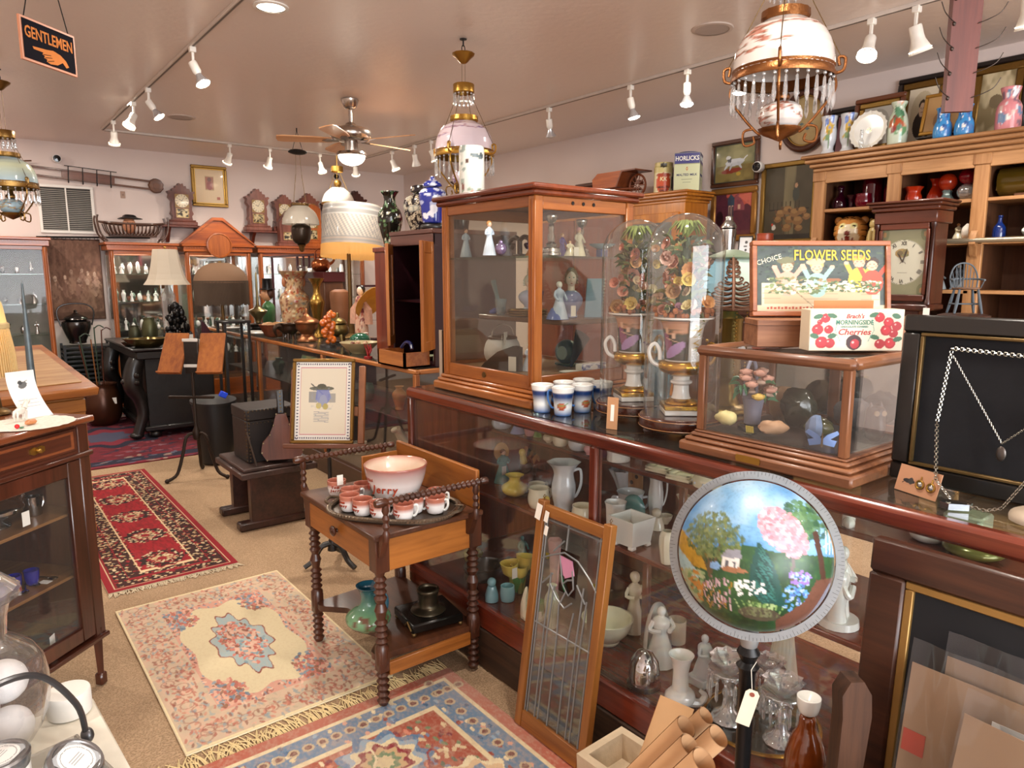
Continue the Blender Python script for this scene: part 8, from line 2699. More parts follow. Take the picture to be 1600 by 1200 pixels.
def tap(p):
 p.noise(5,.3,.75,'5a4034',3,.8)
 p.noise(14,.45,.8,'8a6a56',8,.7)
 p.rect(.05,.55,.55,1,'6a4c3e',.6)
 for k in range(4):
  p.rect(.12+k*.11,.62,.17+k*.11,.97,'7a5a4a',.8)
 q=random.Random(4)
 for(x,y,s)in((.12,.35,.10),(.30,.40,.08),(.42,.45,.09),(.55,.35,.09),(.62,.5,.07),(.72,.45,.08),(.85,.42,.09),(.70,.28,.12)):
  p.ell(x,y,s*.8,s*1.5,q.choice(['9a7a66','8a6a58','a88676','7e5e50']),q.uniform(-.3,.3),a=.8).ell(x+s*.6,y-s,s*.5,s*.8,'8a6a58',.6,a=.7).line([(x,y+s),(x+s*1.1,y+s*.3)],s*.35,'9a7a68')
  p.ell(x,y+s*1.6,s*.34,s*.36,'bca08c')
 p.rect(0,.03,1,.1,'4a3428',.7)
 p.noise(26,.4,.8,'54392e',9,.75)
 p.noise(9,.45,.8,'7a5a4a',10,.5)
 p.frame(0,0,1,1,.02,'4a3228')
t=T('tapestry','brown woven tapestry of gathered figures hanging on back wall','tapestry',(0,0,0))
mpart(canvas(.54,.92,110,180,tap,'6e4e40'),'cloth',painted(.95,0,.4,300),t,loc=(1.145,YB-.03,1.535))
GT([(.80,YB-.035,2.005),(1.95,YB-.035,2.03)],.011,8).part('rod',iron_m,t)
for k in range(7):
 x=.90+k*.08
 GT([(x+.018*cos(a),YB-.035,2.0+.018*sin(a))for a in[j*PI/5 for j in range(10)]],.003,5,True).part('ring',iron_m,t)
pic('gilt_portrait','gilt framed small portrait print with wide cream mat','picture',(2.68,YB-.012,2.435),.43,.50,.035,GILT,lambda p:p.rect(.34,.38,.66,.80,'b8a078').rect(.36,.40,.64,.78,'a0624a').ell(.5,.70,.07,.07,'6a3a34').ell(.5,.52,.10,.13,'8a3a3a').rect(.74,.10,.86,.19,'a8503a'),60,70,'d8c09a',0,inner=(.012,mat('c8a050',.4,.7)),glassy=True)
t=T('slatted_rack','long carved wooden rack with brass hooks on back wall','rack',(-.10,YB-.05,2.775),0,None,(0,rad(3.5),0))
RK=wood('4a2a1a','6e4630','x',.5)
g=G()
for z in(.045,-.045):
 g.box(.85,-.012,z-.010,2.10,.012,z+.010,.003)
g.part('rails',RK,t)
GB(1.20,-.010,-.05,1.72,.010,.05,.003).part('panel',wood('5a3020','7a4a34','x',.5),t)
GB(1.22,-.03,.09,1.74,-.02,.098).part('upper_bar',iron_m,t)
for k in range(4):
 x=1.26+.14*k
 GT(curve([(x,-.014,.095),(x,-.014,-.05),(x,-.02,-.085),(x,-.04,-.085),(x,-.045,-.06)],3),.005,6).part('hook',iron_m,t)
for s in(-1,1):
 GT(curve([(.86,0,s*.04),(.78,0,s*.055),(.72,-.01,s*.10),(.80,-.02,s*-.06),(.92,-.02,s*-.10)],4),.008,6).part('scissor_arm',RK,t)
GL([(.03,-.015),(.07,-.02),(.08,0),(.07,.02),(.03,.015)],20,M=TR(2.16,0,0)@RX(PI/2),fn=ribs(9,.12)).lathe([(0,-.01),(.035,-.02),(.035,.02),(0,.02)],14,(0,0,0),M=TR(2.16,0,0)@RX(PI/2)).part('carved_wheel',RK,t)
t=T('wall_switch','small brown wall plate below the wooden rack','switch',(1.70,YB-.001,2.52))
GB(-.025,-.006,-.04,.025,0,.04,.003).part('plate',mat('a88a78',.5),t)
GB(-.006,-.012,-.010,.006,-.006,.010,.002).part('toggle',mat('8a6a58',.5),t)
t=T('doll_cradle','dark slatted wooden doll cradle on curved ends atop curio cabinet','cradle',(1.73,9.36,1.9565))
CRD=wood('3a2418','5e4030','x',.5)
for s in(-1,1):
 GT(curve([(s*.28,-.10,.012),(s*.345,-.10,.10),(s*.37,-.10,.24),(s*.36,-.10,.30)],4),.011,7).tube(curve([(s*.28,.10,.012),(s*.345,.10,.10),(s*.37,.10,.24),(s*.36,.10,.30)],4),.011,7).tube([(s*.30,-.11,.045),(s*.30,.11,.045)],.010,7).part('end_frame',CRD,t)
for s in(-1,1):
 GT(curve([(-.34,0,.23),(-.2,s*.12,.215),(0,s*.14,.21),(.2,s*.12,.215),(.34,0,.23)],5),.012,7).part('rim',CRD,t)
n0=None
for k in range(15):
 x=-.30+.60*k/14
 w=math.sqrt(max(.05,1-(x/.34)**2))
 for s in(-1,1):
  GT(curve([(x,s*.13*w,.21),(x*.92,s*.10*w,.13),(x*.8,s*.02,.085)],3),.007,5).part('slat',CRD,t)
GB(-.25,-.03,.07,.25,.03,.09,.006).part('keel',CRD,t)
t=T('toby_head','painted pottery character head jug wearing black hat in cradle','jug',(1.70,9.36,2.055))
GS((0,0,.10),(.07,.065,.095),14,10).part('head',mat('c88a68',.4),t)
GL(sm([(0,0),(.12,0),(.125,.012),(.075,.02),(.06,.05),(0,.055)],1),20,(0,0,.17),lambda a,q:1+.18*cos(3*a)).part('hat',mat('16161a',.4),t)
GS((0,-.068,.10),(.014,.016,.018),8,6).part('nose',mat('b87058',.4),t)
for s in(-1,1):
 GS((s*.026,-.058,.125),(.011,.008,.008),8,5).part('eye',mat('1a1614',.3),t)
CW=[wood('4a1e14','70382a','z',.4,9,.15),wood('5e2e22','8a5446','z',.4,9,.15),wood('8a3e14','b8622a','z',.35,9,.3),wood('2a120e','4a241a','z',.4,9,.15)]
def gclock(label,x,z,w,h,m,style=0,y=YB-.10,face=True):
 t=T('mantel_clock',label,'clock',(x,y,z))
 hw=w/2
 GB(-hw,-.07,0,hw,.07,h*.09,.006).box(-hw*.92,-.06,h*.09,hw*.92,.06,h*.13,.006).part('base',m,t)
 if style==1:
  prof=[(-hw*.75,h*.13),(hw*.75,h*.13),(hw*.75,h*.68),(0,h),(-hw*.75,h*.68)]
 elif style==2:
  prof=[(-hw*.82,h*.13),(hw*.82,h*.13),(hw*.82,h*.9),(hw*.45,h*.97),(0,h),(-hw*.45,h*.97),(-hw*.82,h*.9)]
 else:
  R_=[(.70,.13),(.66,.22),(.78,.28),(.68,.36),(.70,.5),(.66,.58),(.86,.66),(.80,.74),(.94,.80),(.80,.82),(.62,.80),(.58,.87),(.38,.88),(.34,.94),(.20,.93),(.14,1.0),(0,.975)]
  prof=[(hw*a,h*b)for a,b in R_]+[(-hw*a,h*b)for a,b in reversed(R_[:-1])]
 GP(prof,-.05,.05,'xz').part('case',m,t)
 dz=h*.58
 rr=w*.24
 d=GP([(-w*.27,h*.17),(w*.27,h*.17),(w*.27,dz+rr*.6),(w*.2,dz+rr*1.25),(0,dz+rr*1.4),(-w*.2,dz+rr*1.25),(-w*.27,dz+rr*.6)],-.058,-.05,'xz').part('door',m,t)
 if face:
  def dl(p):
   p.put(np.hypot(p.u-.5,p.v-.5)<.49,'d8cdb0')
   for i in range(12):
    a=i*PI/6
    p.line([(.5+.36*cos(a),.5+.36*sin(a)),(.5+.44*cos(a),.5+.44*sin(a))],.035,'2a241c')
   p.line([(.5,.5),(.62,.72)],.03,'1c1814').line([(.5,.5),(.30,.60)],.035,'1c1814')
  mpart(canvas(rr*2,rr*2,36,36,dl,'8a6a30'),'dial',painted(.4,.2),d,loc=(0,-.0595,dz))
 mpart(canvas(w*.44,h*.22,24,24,lambda p:p.noise(5,.4,.6,'c8b890',int(x*7)).frame(0,0,1,1,.06,'b08a40'),'2a2622'),'door_glass',painted(.2,.3),d,loc=(0,-.0595,h*.29))
 return t
def wshelf(lb,x0,x1,z):
 t=T('wall_shelf',lb,'shelf',(0,0,0))
 GB(x0,YB-.20,z-.025,x1,YB-.002,z,.004).part('board',CW[0],t)
 for x in(x0+.10,x1-.14):
  GP([(YB-.002,z-.025),(YB-.16,z-.025),(YB-.10,z-.08),(YB-.02,z-.20),(YB-.002,z-.20)],x,x+.04,'yz').part('bracket',CW[0],t)
wshelf('brown wooden wall shelf with one clock above pediment cabinet',2.03,2.60,2.185)
wshelf('long brown wooden wall shelf under the row of clocks',3.05,4.75,2.155)
gclock('tall carved walnut mantel clock alone on left shelf',2.31,2.186,.33,.50,CW[0])
gclock('carved walnut gingerbread clock, leftmost on long shelf',3.23,2.156,.33,.53,CW[1])
gclock('arched carved gingerbread clock behind hanging lamp glass',3.58,2.156,.32,.48,CW[1])
gclock('brown crested gingerbread clock, third on long shelf',3.92,2.156,.33,.52,CW[1])
gclock('dark crested clock behind white hanging lampshade',4.26,2.156,.32,.50,CW[0])
gclock('very dark carved clock, rightmost on long shelf',4.62,2.156,.36,.60,CW[3])
gclock('purplish steeple clock standing on amber cabinet under shelf',3.55,1.9565,.28,.46,CW[1],1,9.34,False)
gclock('orange oak arched clock with white dial on amber cabinet',3.88,1.9565,.32,.56,CW[2],2,9.34)
lump('dark_carving','black carved figure between steeple and orange clocks','carving',(3.715,9.20,1.968),(.04,.035,.16),'14100e',31,.4)
t=T('table_lamp','square tan fabric lampshade lamp before orange clock','lamp',(3.42,8.2,1.0))
GL([(.09,.62),(.155,.38)],4,M=RZ(PI/4),cap=False).part('shade',shade_mat('c89a7c',.2),t,smooth=False)
GL(sm([(0,0),(.08,0),(.07,.02),(.02,.05),(.03,.2),(.015,.35),(.012,.5),(0,.5)],1),18).part('stem',dbrass,t)
t=T('lamp_table','dark side table carrying tan shaded lamp at back','table',(3.42,8.2,.001))
GB(-.2,-.2,.96,.2,.2,.998,.005).part('top',DARKW,t)
for x in(-.17,.17):
 for y in(-.17,.17):
  GB(x-.018,y-.018,0,x+.018,y+.018,.96,.003).part('leg',DARKW,t)
t=T('black_crate','black slatted metal crate by back wall under the tapestry','crate',(1.16,9.35,.001))
g=G()
for k in range(16):
 g.box(-.24,-.16,.02+.05*k,.24,.16,.045+.05*k,.004)
for x in(-.23,.23):
 for y in(-.15,.15):
  g.box(x-.012,y-.012,0,x+.012,y+.012,.82)
o=g.part('slats',mat('18191a',.4,.3),t)
o['kind']='stuff'
t=T('ice_bucket','dark silver lidded ice bucket with tall bail handle','bucket',(1.08,9.35,.8225))
DSV=mat('4a4644',.2,.9)
GL(sm([(0,0),(.09,0),(.085,.03),(.11,.08),(.15,.20),(.14,.26),(0,.26)],1),26).part('body',DSV,t)
GL(sm([(0,.261),(.13,.261),(.11,.30),(.04,.33),(.015,.35),(.02,.37),(0,.38)],1),26).part('lid',DSV,t)
GT(curve([(-.15,0,.20),(-.18,0,.36),(-.10,0,.44),(.10,0,.44),(.18,0,.36),(.15,0,.20)],4),.008,6).part('handle',DSV,t)
t=T('umbrella_jug','brown copper jug holding canes beside black carved desk','jug',(1.16,8.55,.0125))
GL(hollow(sm([(.11,0),(.17,.06),(.19,.20),(.17,.34),(.145,.40),(.155,.44)],1),.01,.03),24).part('body',mat('4a2a1a',.3,.5),t)
pricetag(t,(.09,-.16,.30),2.2)
CN=[wood('3a1a10','5e2e1c','z',.3),wood('6a4020','8a5a34','z',.3),mat('2a3a2a',.5)]
for k,(dx,dy,hook)in enumerate(((-.17,-.03,0),(-.14,.10,1),(-.07,-.10,0),(.05,.04,1),(-.02,-.01,1))):
 t=T('walking_cane','walking cane %s'%('with straight top leaning far left in jug','with curved dark top, second from left','reddish and straight, third from left','pale with wide crook handle, rightmost','greenish with crook handle, fourth from left')[k],'cane',(1.16,8.55,.0125))
 top=Vector((dx,dy,.86+.03*k))
 pts=[Vector((dx*.3,dy*.3,.045)),Vector((dx*.65,dy*.65,.46)),top]
 if hook:
  pts+=[top+Vector((.01,0,.05)),top+Vector((.05,0,.075)),top+Vector((.09,0,.05))]
 GT(curve([tuple(p)for p in pts],4),.0065,7).part('shaft',CN[(k*2)%3],t)
 # black carved desk with its load
BK=mat('14100e',.4,var=.3,sc=30,bump=.4,coat=.15)
t=T('carved_desk','massive black carved pedestal desk with lion legs on burgundy rug','desk',(0,0,.0115))
dx0,dx1,dy0,dy1,dz=1.36,2.03,7.50,8.85,.90
GB(dx0+.04,dy0+.02,.10,dx1,dy1-.02,.78,.006).part('body',BK,t)
GB(dx0-.04,dy0-.05,.78,dx1+.04,dy1+.05,.86,.01).box(dx0-.08,dy0-.08,.86,dx1+.06,dy1+.08,dz-.0115,.01).part('top',BK,t)
GB(dx0,dy0-.01,.07,dx1+.02,dy1+.01,.12,.01).part('base_moulding',BK,t)
for y in(dy0+.04,dy1-.04):
 g=GT(curve([(dx0-.02,y,.78),(dx0-.06,y,.66),(dx0-.07,y,.52),(dx0-.02,y,.40),(dx0+.0,y,.25),(dx0-.03,y,.14),(dx0-.06,y,.05)],4),[.07,.075,.08,.082,.085,.088,.09,.09,.085,.08,.075,.07,.065,.06,.058,.056,.055,.054,.052,.05,.05,.05,.05,.05,.05],10)
 g.ball((dx0-.085,y,.60),(.07,.075,.085),12,9).ball((dx0-.14,y,.575),(.035,.04,.03),10,7)
 for k in range(9):
  a=k*PI/4.5
  g.ball((dx0-.05,y+.085*cos(a),.60+.10*sin(a)),.03,7,5)
 g.ball((dx0-.07,y,.04),(.065,.055,.036),12,8)
 g.part('lion_leg',BK,t)
for y in(dy0+.06,dy1-.06):
 GL(sm([(0,0),(.045,0),(.06,.03),(.05,.06),(.03,.075),(0,.075)],1),14,(dx1-.05,y,0)).part('bun_foot',BK,t)
 GL(sm([(0,0),(.045,0),(.06,.03),(.05,.06),(.03,.075),(0,.075)],1),14,(dx0+.10,y,0)).part('bun_foot',BK,t)
ZD=.9006
t=T('table_lamp','tall crystal table lamp with pale bell shade on black desk','lamp',(1.75,7.95,ZD))
LSH=shade_mat('c4b8a6',.25)
pr=[(.115,.945),(.12,.94),(.14,.80),(.175,.66),(.225,.59)]
GL(sm(pr,1),8,fn=None,cap=False).part('shade',LSH,t,smooth=False)
GL(sm([(.0,0),(.075,0),(.07,.02),(.03,.05),(.055,.12),(.062,.30),(.065,.48),(.03,.54),(.02,.60),(0,.60)],1),16,fn=ribs(8,.1)).part('crystal_base',crystal,t)
GT([(0,0,.6),(0,0,.96)],.006,6).ball((0,0,.965),.012,8,6).part('finial',brass_m,t)
t=T('fringed_lamp','brown scalloped silk floor lamp with long dark fringe beside black desk','lamp',(2.165,7.55,.0125))
US=mat('8a6a50',.8,var=.3,sc=20)
GL(sm([(.03,1.70),(.10,1.695),(.20,1.64),(.245,1.56),(.25,1.50)],1),48,cap=False,fn=lambda a,q:1+.05*abs(sin(3*a))*q).part('shade',shade_mat('8a6a50',.25),t)
g=G()
for k in range(220):
 a=k*2*PI/220
 r=.247*(1+.05*abs(sin(3*a)))
 g.tube([(r*cos(a),r*sin(a),1.52),(r*cos(a),r*sin(a),1.27+.02*rnd.random())],.004,4)
o=g.part('fringe',mat('4a3a2c',.8),t)
o['kind']='stuff'
GL(sm([(0,0),(.058,0),(.055,.03),(.02,.06),(.015,1.68),(.02,1.71),(0,1.72)],1),16).part('stem',dbrass,t)
t=T('leaf_tray','large wavy gilt leaf shaped tray on black desk','tray',(1.45,7.575,ZD),-.3)
GL(hollow(sm([(.10,0),(.16,.03),(.20,.07),(.22,.085)],1),.012,.015),60,fn=lambda a,q:(1+.10*sin(5*a)*q)*(1-.35*abs(sin(a)))).part('leaf',mat('6a5a34',.25,.85),t)
t=T('brass_flower_dish','dark bronze dish with spiky brass flower at desk front','dish',(1.35,7.80,ZD))
GL(hollow(sm([(.05,0),(.07,.02),(.085,.04)],1),.008,.01),32,fn=ribs(9,.1)).part('dish',mat('3a3426',.3,.7),t)
t=T('bronze_mantel','black carved bronze cluster of figures on desk by lampshade','sculpture',(1.76,7.74,ZD))
q=random.Random(6)
g=GB(-.13,-.09,0,.13,.09,.05,.01)
for k in range(70):
 z=q.random()**1.2
 g.ball((q.uniform(-.12,.12)*(1-.6*z),q.uniform(-.06,.06),.06+.31*z),(q.uniform(.015,.03),.025,q.uniform(.02,.05)),8,6)
g.ball((0,0,.38),.045,10,7)
g.part('figures',mat('100e0e',.3,.3),t)
pricetag(t,(.10,-.13,.10),2.6,.4)
vessel('bronze_jar','green bronze lidded jar pair beside crystal lamp base','jar',(1.56,7.98,ZD,.26,.15),'jar',mat('4a4a30',.4,.6))
vessel('bronze_jar','small green bronze jar left of lidded jar pair','jar',(1.44,8.08,ZD,.18,.12),'jar',mat('3a3a28',.4,.6))
t=T('carved_wing_panel','dark red lacquer panel curving at right end of black desk','panel',(1.95,7.56,ZD))
GP([(0,0),(.10,0),(.09,.10),(.04,.20),(.0,.24)],-.02,.02,'xz').part('panel',mat('3a1420',.3),t)
t=T('book_stand','iron tripod dictionary stand with two tilted wooden leaves','book stand',(1.42,5.85,.0015))
IR=mat('2c2018',.5,.6)
for k in range(3):
 a=rad(-50+120*k)
 GT(curve([(.02*cos(a),.02*sin(a),.36),(.08*cos(a),.08*sin(a),.34),(.12*cos(a),.12*sin(a),.20),(.17*cos(a),.17*sin(a),.06),(.24*cos(a),.24*sin(a),.02)],4),.013,7).ball((.25*cos(a),.25*sin(a),.018),.018,8,6).part('leg',IR,t)
GL([(0,.30),(.025,.31),(.035,.36),(.018,.40),(.012,.42),(.012,.84),(0,.84)],12).part('pole',IR,t)
GB(-.20,-.014,.635,.16,.014,.655,.004,RZ(-.69)).part('shelf_bar',IR,t)
LF=wood('7a3c10','a45f22','z',.65,9,0)
Ms=RZ(rad(-38))
for s,lb in((-1,None),(1,None)):
 M=Ms@TR(s*.155,-.05,.845)@RZ(s*.10)@RX(rad(-28))
 lf=GB(-.095,-.010,0,.095,.010,.33,.003,M).part('leaf',LF,t)
 GB(-.095,-.03,-.008,.095,.012,.004,.002,M).part('lip',LF,lf)
GB(-.055,.0,.83,.055,.03,1.10,.004,Ms).part('centre_rack',BK,t)
for z in(.88,1.08):
 GB(-.06,-.012,z,.06,.0,z+.025,.004,Ms).part('white_bar',mat('c8c4bc',.5),t)
t=T('leather_bucket','black leather bucket tub leaning behind iron stand','bucket',(1.67,6.22,.012),0,None,(rad(-4),0,0))
GL(hollow([(.13,.0),(.135,.02),(.175,.50)],.01,.02),28).part('bucket',mat('131214',.45),t)
GL([(0,.0),(.185,.0),(.185,.02),(0,.03)],28,M=TR(0,0,.515)@RX(.15)).part('lid',mat('1a191b',.45),t)
b=T('ribbon_bow','bright blue ribbon tag lying on black bucket lid','ribbon',(1.72,6.14,.592))
GB(-.03,-.02,-.02,.03,.02,.03,.006,RY(.5)).part('bow',mat('1e4ae0',.4),b)
t=T('trestle_bench','heavy dark wooden trestle bench carrying black trunk','bench',(0,0,0))
GB(1.29,4.33,.345,1.78,4.88,.385,.006).box(1.31,4.35,.385,1.76,4.86,.41,.006).part('top',wood('2a1a14','46302a','y',.5),t)
for y in(4.42,4.79):
 GB(1.36,y-.03,.05,1.70,y+.03,.345,.004).part('trestle',DARKW,t)
 GB(1.28,y-.04,.001,1.78,y+.04,.055,.01).part('foot',DARKW,t)
tk=T('studded_trunk','black leather trunk edged with brass studs on trestle bench','trunk',(1.545,4.62,.4106))
TRK=mat('1c1614',.5,var=.4,sc=12,bump=.5)
GB(-.16,-.15,0,.16,.15,.27,.004).part('chest',TRK,tk)
GB(-.164,-.154,.272,.164,.154,.345,.006).part('lid',TRK,tk)
g=G()
for k in range(15):
 z=.015+k*.0225
 for x,y in((-.166,-.14),(-.15,-.156),(.15,-.156)):
  g.ball((x,y,z),.0055,6,4)
for k in range(13):
 g.ball((-.145+k*.024,-.156,.335),.0055,6,4)
 g.ball((-.145+k*.024,-.153,.255),.0045,6,4)
o=g.part('studs',mat('6a5a44',.35,.8),tk)
o['kind']='stuff'
t=T('bellows','brown studded fireplace bellows leaning upright against trunk','bellows',(1.57,4.375,.4135),rad(-20),None,(rad(-5),0,rad(-20)))
BR=wood('4a2418','6a3826','z',.5)
out_=[(-.10,.02),(.10,.02),(.13,.07),(.12,.13),(.075,.18),(.05,.24),(.03,.31),(-.03,.31),(-.05,.24),(-.075,.18),(-.12,.13),(-.13,.07)]
for y in(-.03,.018):
 GP(out_,y,y+.012,'xz').part('board',BR,t)
GP([(a*.92,b*.98+.003)for a,b in out_],-.018,.018,'xz').part('leather',TRK,t)
GB(-.022,-.016,.31,.022,.016,.46,.006).part('nozzle',BK,t)
g=G()
for a,b in out_:
 g.ball((a*.95,-.031,b),.006,6,4)
for k in range(6):
 g.ball((.0,-.017,.325+.024*k),.006,6,4)
o=g.part('studs',mat('8a7a5c',.35,.8),t)
o['kind']='stuff'
t=T('iron_poker','thin iron rod leaning on trunk corner beside bellows','rod',(0,0,0))
GT([(1.40,4.37,.413),(1.36,4.40,.63)],.006,6).part('rod',mat('5a5048',.4,.7),t)
t=T('pedestal_easel','wooden pedestal easel on dark tripod base behind washstand','easel',(1.53,3.56,.0015),rad(-39))
for k in range(3):
 a=rad(90+120*k)
 GT(curve([(0,0,.13),(.06*cos(a),.06*sin(a),.12),(.11*cos(a),.11*sin(a),.05),(.16*cos(a),.16*sin(a),.018)],4),[.022,.02,.02,.02,.018,.018,.018,.017,.016,.016,.016,.016,.016],8,flat=.8).part('foot',BK,t)
GL([(0,.08),(.03,.09),(.025,.14),(.012,.18),(.012,.70),(0,.70)],12).part('pole',BK,t)
EA=wood('6a3a1c','8a5430','z',.4)
Me=TR(0,-.04,.70)@RX(rad(-14))
GB(-.22,-.05,-.025,.22,.02,.0,.004,Me).part('ledge',wood('4a2616','6a3a22','x',.4),t)
GB(.165,-.005,0,.20,.02,.42,.004,Me).box(-.20,-.005,0,-.165,.02,.40,.004,Me).box(-.165,.0,.15,.165,.015,.20,.003,Me).part('back_rest',EA,t)
def soldier(p):
 p.frame(.0,.0,1,1,.085,'d8d4cc')
 q=random.Random(2)
 for k in range(26):
  for v in(.03,.97):
   p.ell(.02+k*.04,v,.012,.010,'3a3450')
  for u in(.045,.955):
   p.ell(u,.02+k*.04,.018,.008,'3a3450')
 p.frame(.085,.07,.915,.93,.012,'b86a6a')
 p.frame(.11,.09,.89,.91,.004,'c89090')
 p.ell(.47,.66,.22,.03,'5a5a4a').ell(.47,.69,.08,.03,'4a4a3c')
 p.line([(.28,.72),(.5,.58)],.015,'4a4a48')
 p.rect(.24,.48,.40,.62,'5a6068',.7).rect(.58,.48,.72,.60,'5a6068',.6)
 p.poly([(.38,.64),(.60,.64),(.64,.54),(.56,.46),(.44,.46),(.36,.52)],'6a74a8',.9)
 p.ell(.50,.50,.07,.08,'8a90a8')
 p.ell(.42,.44,.05,.04,'b8a860').ell(.54,.43,.05,.04,'a89a5a')
 for k in range(7):
  p.line([(.34,.36-.02*k),(.60,.355-.02*k)],.006,'6a7484')
 p.noise(30,.5,.9,'8a94a4',4,.5,(abs(p.u-.48)<.2)&(abs(p.v-.53)<.14))
fpic=pic('eagle_print','gold framed print of eagle emblem with patterned border on easel','picture',(1.53,3.56,.704),.335,.455,.018,GILTd,soldier,130,180,'d2c8b2',rad(-39),.02,None,rad(-14),.4,True)
fpic.location=tuple(Matrix.Translation((1.53,3.56,.0015))@RZ(rad(-39))@Me@Vector((-.02,-.0075,.0012)))
# second showcase counter and everything on it
qx0,qx1,qy0,qy1,qz=2.25,3.15,3.86,8.66,1.0
t=T('far_counter','second oak framed glass showcase counter running to the back','counter',(0,0,0))
GB(qx0,qy0,.002,qx1,qy1,.16,.005).part('plinth',DARKW,t)
GB(qx0+.01,qy0+.01,.16,qx1-.01,qy1-.01,.18).part('deck',DARKW,t)
for x in(qx0,qx1-.035):
 for y in(qy0,5.30,6.80,qy1-.035):
  GB(x,y,.18,x+.035,y+.035,qz-.03,.004).part('post',OAK,t)
 GB(x,qy0,qz-.03,x+.035,qy1,qz-.001,.006).part('top_rail',OAKy,t)
for y in(qy0,qy1-.035):
 GB(qx0+.035,y,qz-.03,qx1-.035,y+.035,qz-.001,.006).part('top_rail',wood('8a4a1c','b9763a','x',.35),t)
for a,b in((qy0+.035,5.30),(5.335,6.80),(6.835,qy1-.035)):
 GB(qx0+.012,a,.18,qx0+.016,b,qz-.03).part('front_pane',clear,t)
GB(qx0+.035,qy0+.012,.18,qx1-.035,qy0+.016,qz-.03).part('end_pane',clear,t)
GB(qx0+.03,qy0+.03,qz-.008,qx1-.03,qy1-.03,qz).part('glass_top',gl,t)
GB(qx0+.25,qy0+.04,.54,qx1-.04,qy1-.04,.555,.003).part('shelf',DARKW,t)
GB(qx1-.03,qy0+.04,.18,qx1-.02,qy1-.04,qz-.03).part('back_panel',DARKW,t)
ZC,ZB=1.0008,.1808
q=random.Random(12)
cols=['8a7a68','c8b8a0','5a4a3a','a86a3a','b8b0a0','4a5a48','d0c4ac','7a3a2a']
for k in range(16):
 y=4.05+.26*k
 up=k%2
 if k==9:
  continue
 lb='%s curio %s inside far counter, %s from its near end'%(('brown','cream','dark')[k%3],('on the shelf','on the bottom')[1-up],(ORD+['eleventh','twelfth','thirteenth','fourteenth','fifteenth','sixteenth'])[k])
 sp=(qx0+(.42 if up else.20),y,.5558 if up else ZB,q.uniform(.10,.22),q.uniform(.08,.14))
 vessel('curio',lb,'ornament',sp,q.choice(['urn','jar','bulb','pot','baluster']),mat(cols[k%8],.35),16,group='curios inside the far counter')
t=T('tile_panel','green and yellow tiled panel propped inside far counter','tile panel',(2.33,6.35,.62-.06),rad(-90),None,(rad(-18),0,rad(-90)))
t.location=(2.56,6.35,.5595)
GB(-.34,-.005,0,.34,.005,.28).part('board',mat('8a7a58',.7),t)
for i in range(6):
 for j in range(3):
  GB(-.33+.11*i,-.010,.01+.088*j,-.225+.11*i,-.0052,.093+.088*j,.002).part('tile',mat(('c8b87a','b8b08a','8aa87a','d0c490')[(i*2+j)%4],.3),t)
t=T('copper_ornament','round orange pottery gourd inside near end of far counter','ornament',(2.45,4.25,ZB))
GS((0,0,.085),(.085,.085,.085),16,11).ball((0,0,.19),.035,12,8).part('gourd',mat('b86a24',.4),t)
t=T('horse_figure','cream pony figure with saddle inside near end of far counter','figurine',(2.68,4.70,ZB),.4)
HF=mat('c8b8a0',.8,bump=.5)
g=GS((0,0,.17),(.11,.05,.06),12,8)
for sx in(-1,1):
 for sy in(-1,1):
  g.tube([(sx*.075,sy*.03,.15),(sx*.08,sy*.03,.07),(sx*.078,sy*.03,.002)],[.022,.013,.012],7)
g.tube(curve([(-.09,0,.19),(-.14,0,.25),(-.15,0,.28)],3),[.04,.038,.036,.034,.032,.03,.028],8).ball((-.175,0,.265),(.045,.022,.024),10,7).tube([(.10,0,.18),(.14,0,.10)],[.015,.006],6)
g.part('body',HF,t)
GS((0,0,.20),(.045,.054,.04),10,7).part('saddle',mat('5a2a1a',.5),t)
t=T('maroon_cabinet','dark maroon cabinet with two open oak panel doors on far counter','cabinet',(0,0,0))
MR=mat('2a0f16',.35,var=.25)
mx0,mx1,my0,my1,mz=2.43,3.10,3.91,4.46,1.885
GB(mx0,my0,ZC,mx1,my0+.02,mz-.03,.002).part('side_panel',MR,t)
GB(mx0,my1-.02,ZC,mx1,my1,mz-.03,.002).part('side_panel',MR,t)
GB(mx1-.015,my0+.02,ZC,mx1,my1-.02,mz-.03).part('back_panel',mat('3a2416',.6),t)
GB(mx0-.01,my0-.01,mz-.03,mx1,my1+.01,mz,.004).box(mx0-.005,my0,mz-.10,mx0+.015,my1,mz-.03,.003).part('top',wood('3a1a12','5a3024','y',.4),t)
GB(mx0+.02,my0+.02,1.41,mx1-.015,my1-.02,1.425).part('shelf',MR,t)
GB(mx0,my0+.02,ZC,mx1-.015,my1-.02,ZC+.02).part('floor_board',MR,t)
for y,a in((my1-.01,rad(53)),(my0+.01,rad(41))):
 M=TR(mx0-.002,y,0)@RZ(a)
 d=G()
 for(u0,z0,u1,z1)in((0,1.12,-.04,1.80),(-.19,1.12,-.23,1.80),(-.04,1.12,-.19,1.18),(-.04,1.73,-.19,1.80)):
  d.box(u0,-.011,z0,u1,.011,z1,.002,M)
 d=d.part('door',OAK,t)
 GB(-.04,-.004,1.18,-.19,.004,1.73,0,M).part('panel',OAK,d)
dr=GB(mx0-.20,my0+.05,ZC+.001,mx0-.01,my0+.065,ZC+.10).box(mx0-.20,my1-.16,ZC+.001,mx0-.01,my1-.145,ZC+.10).box(mx0-.20,my0+.05,ZC+.001,mx0-.185,my1-.145,ZC+.10).box(mx0-.2,my0+.05,ZC+.001,mx0-.01,my1-.145,ZC+.012).part('drawer',OAKy,t,'pulled out oak drawer')
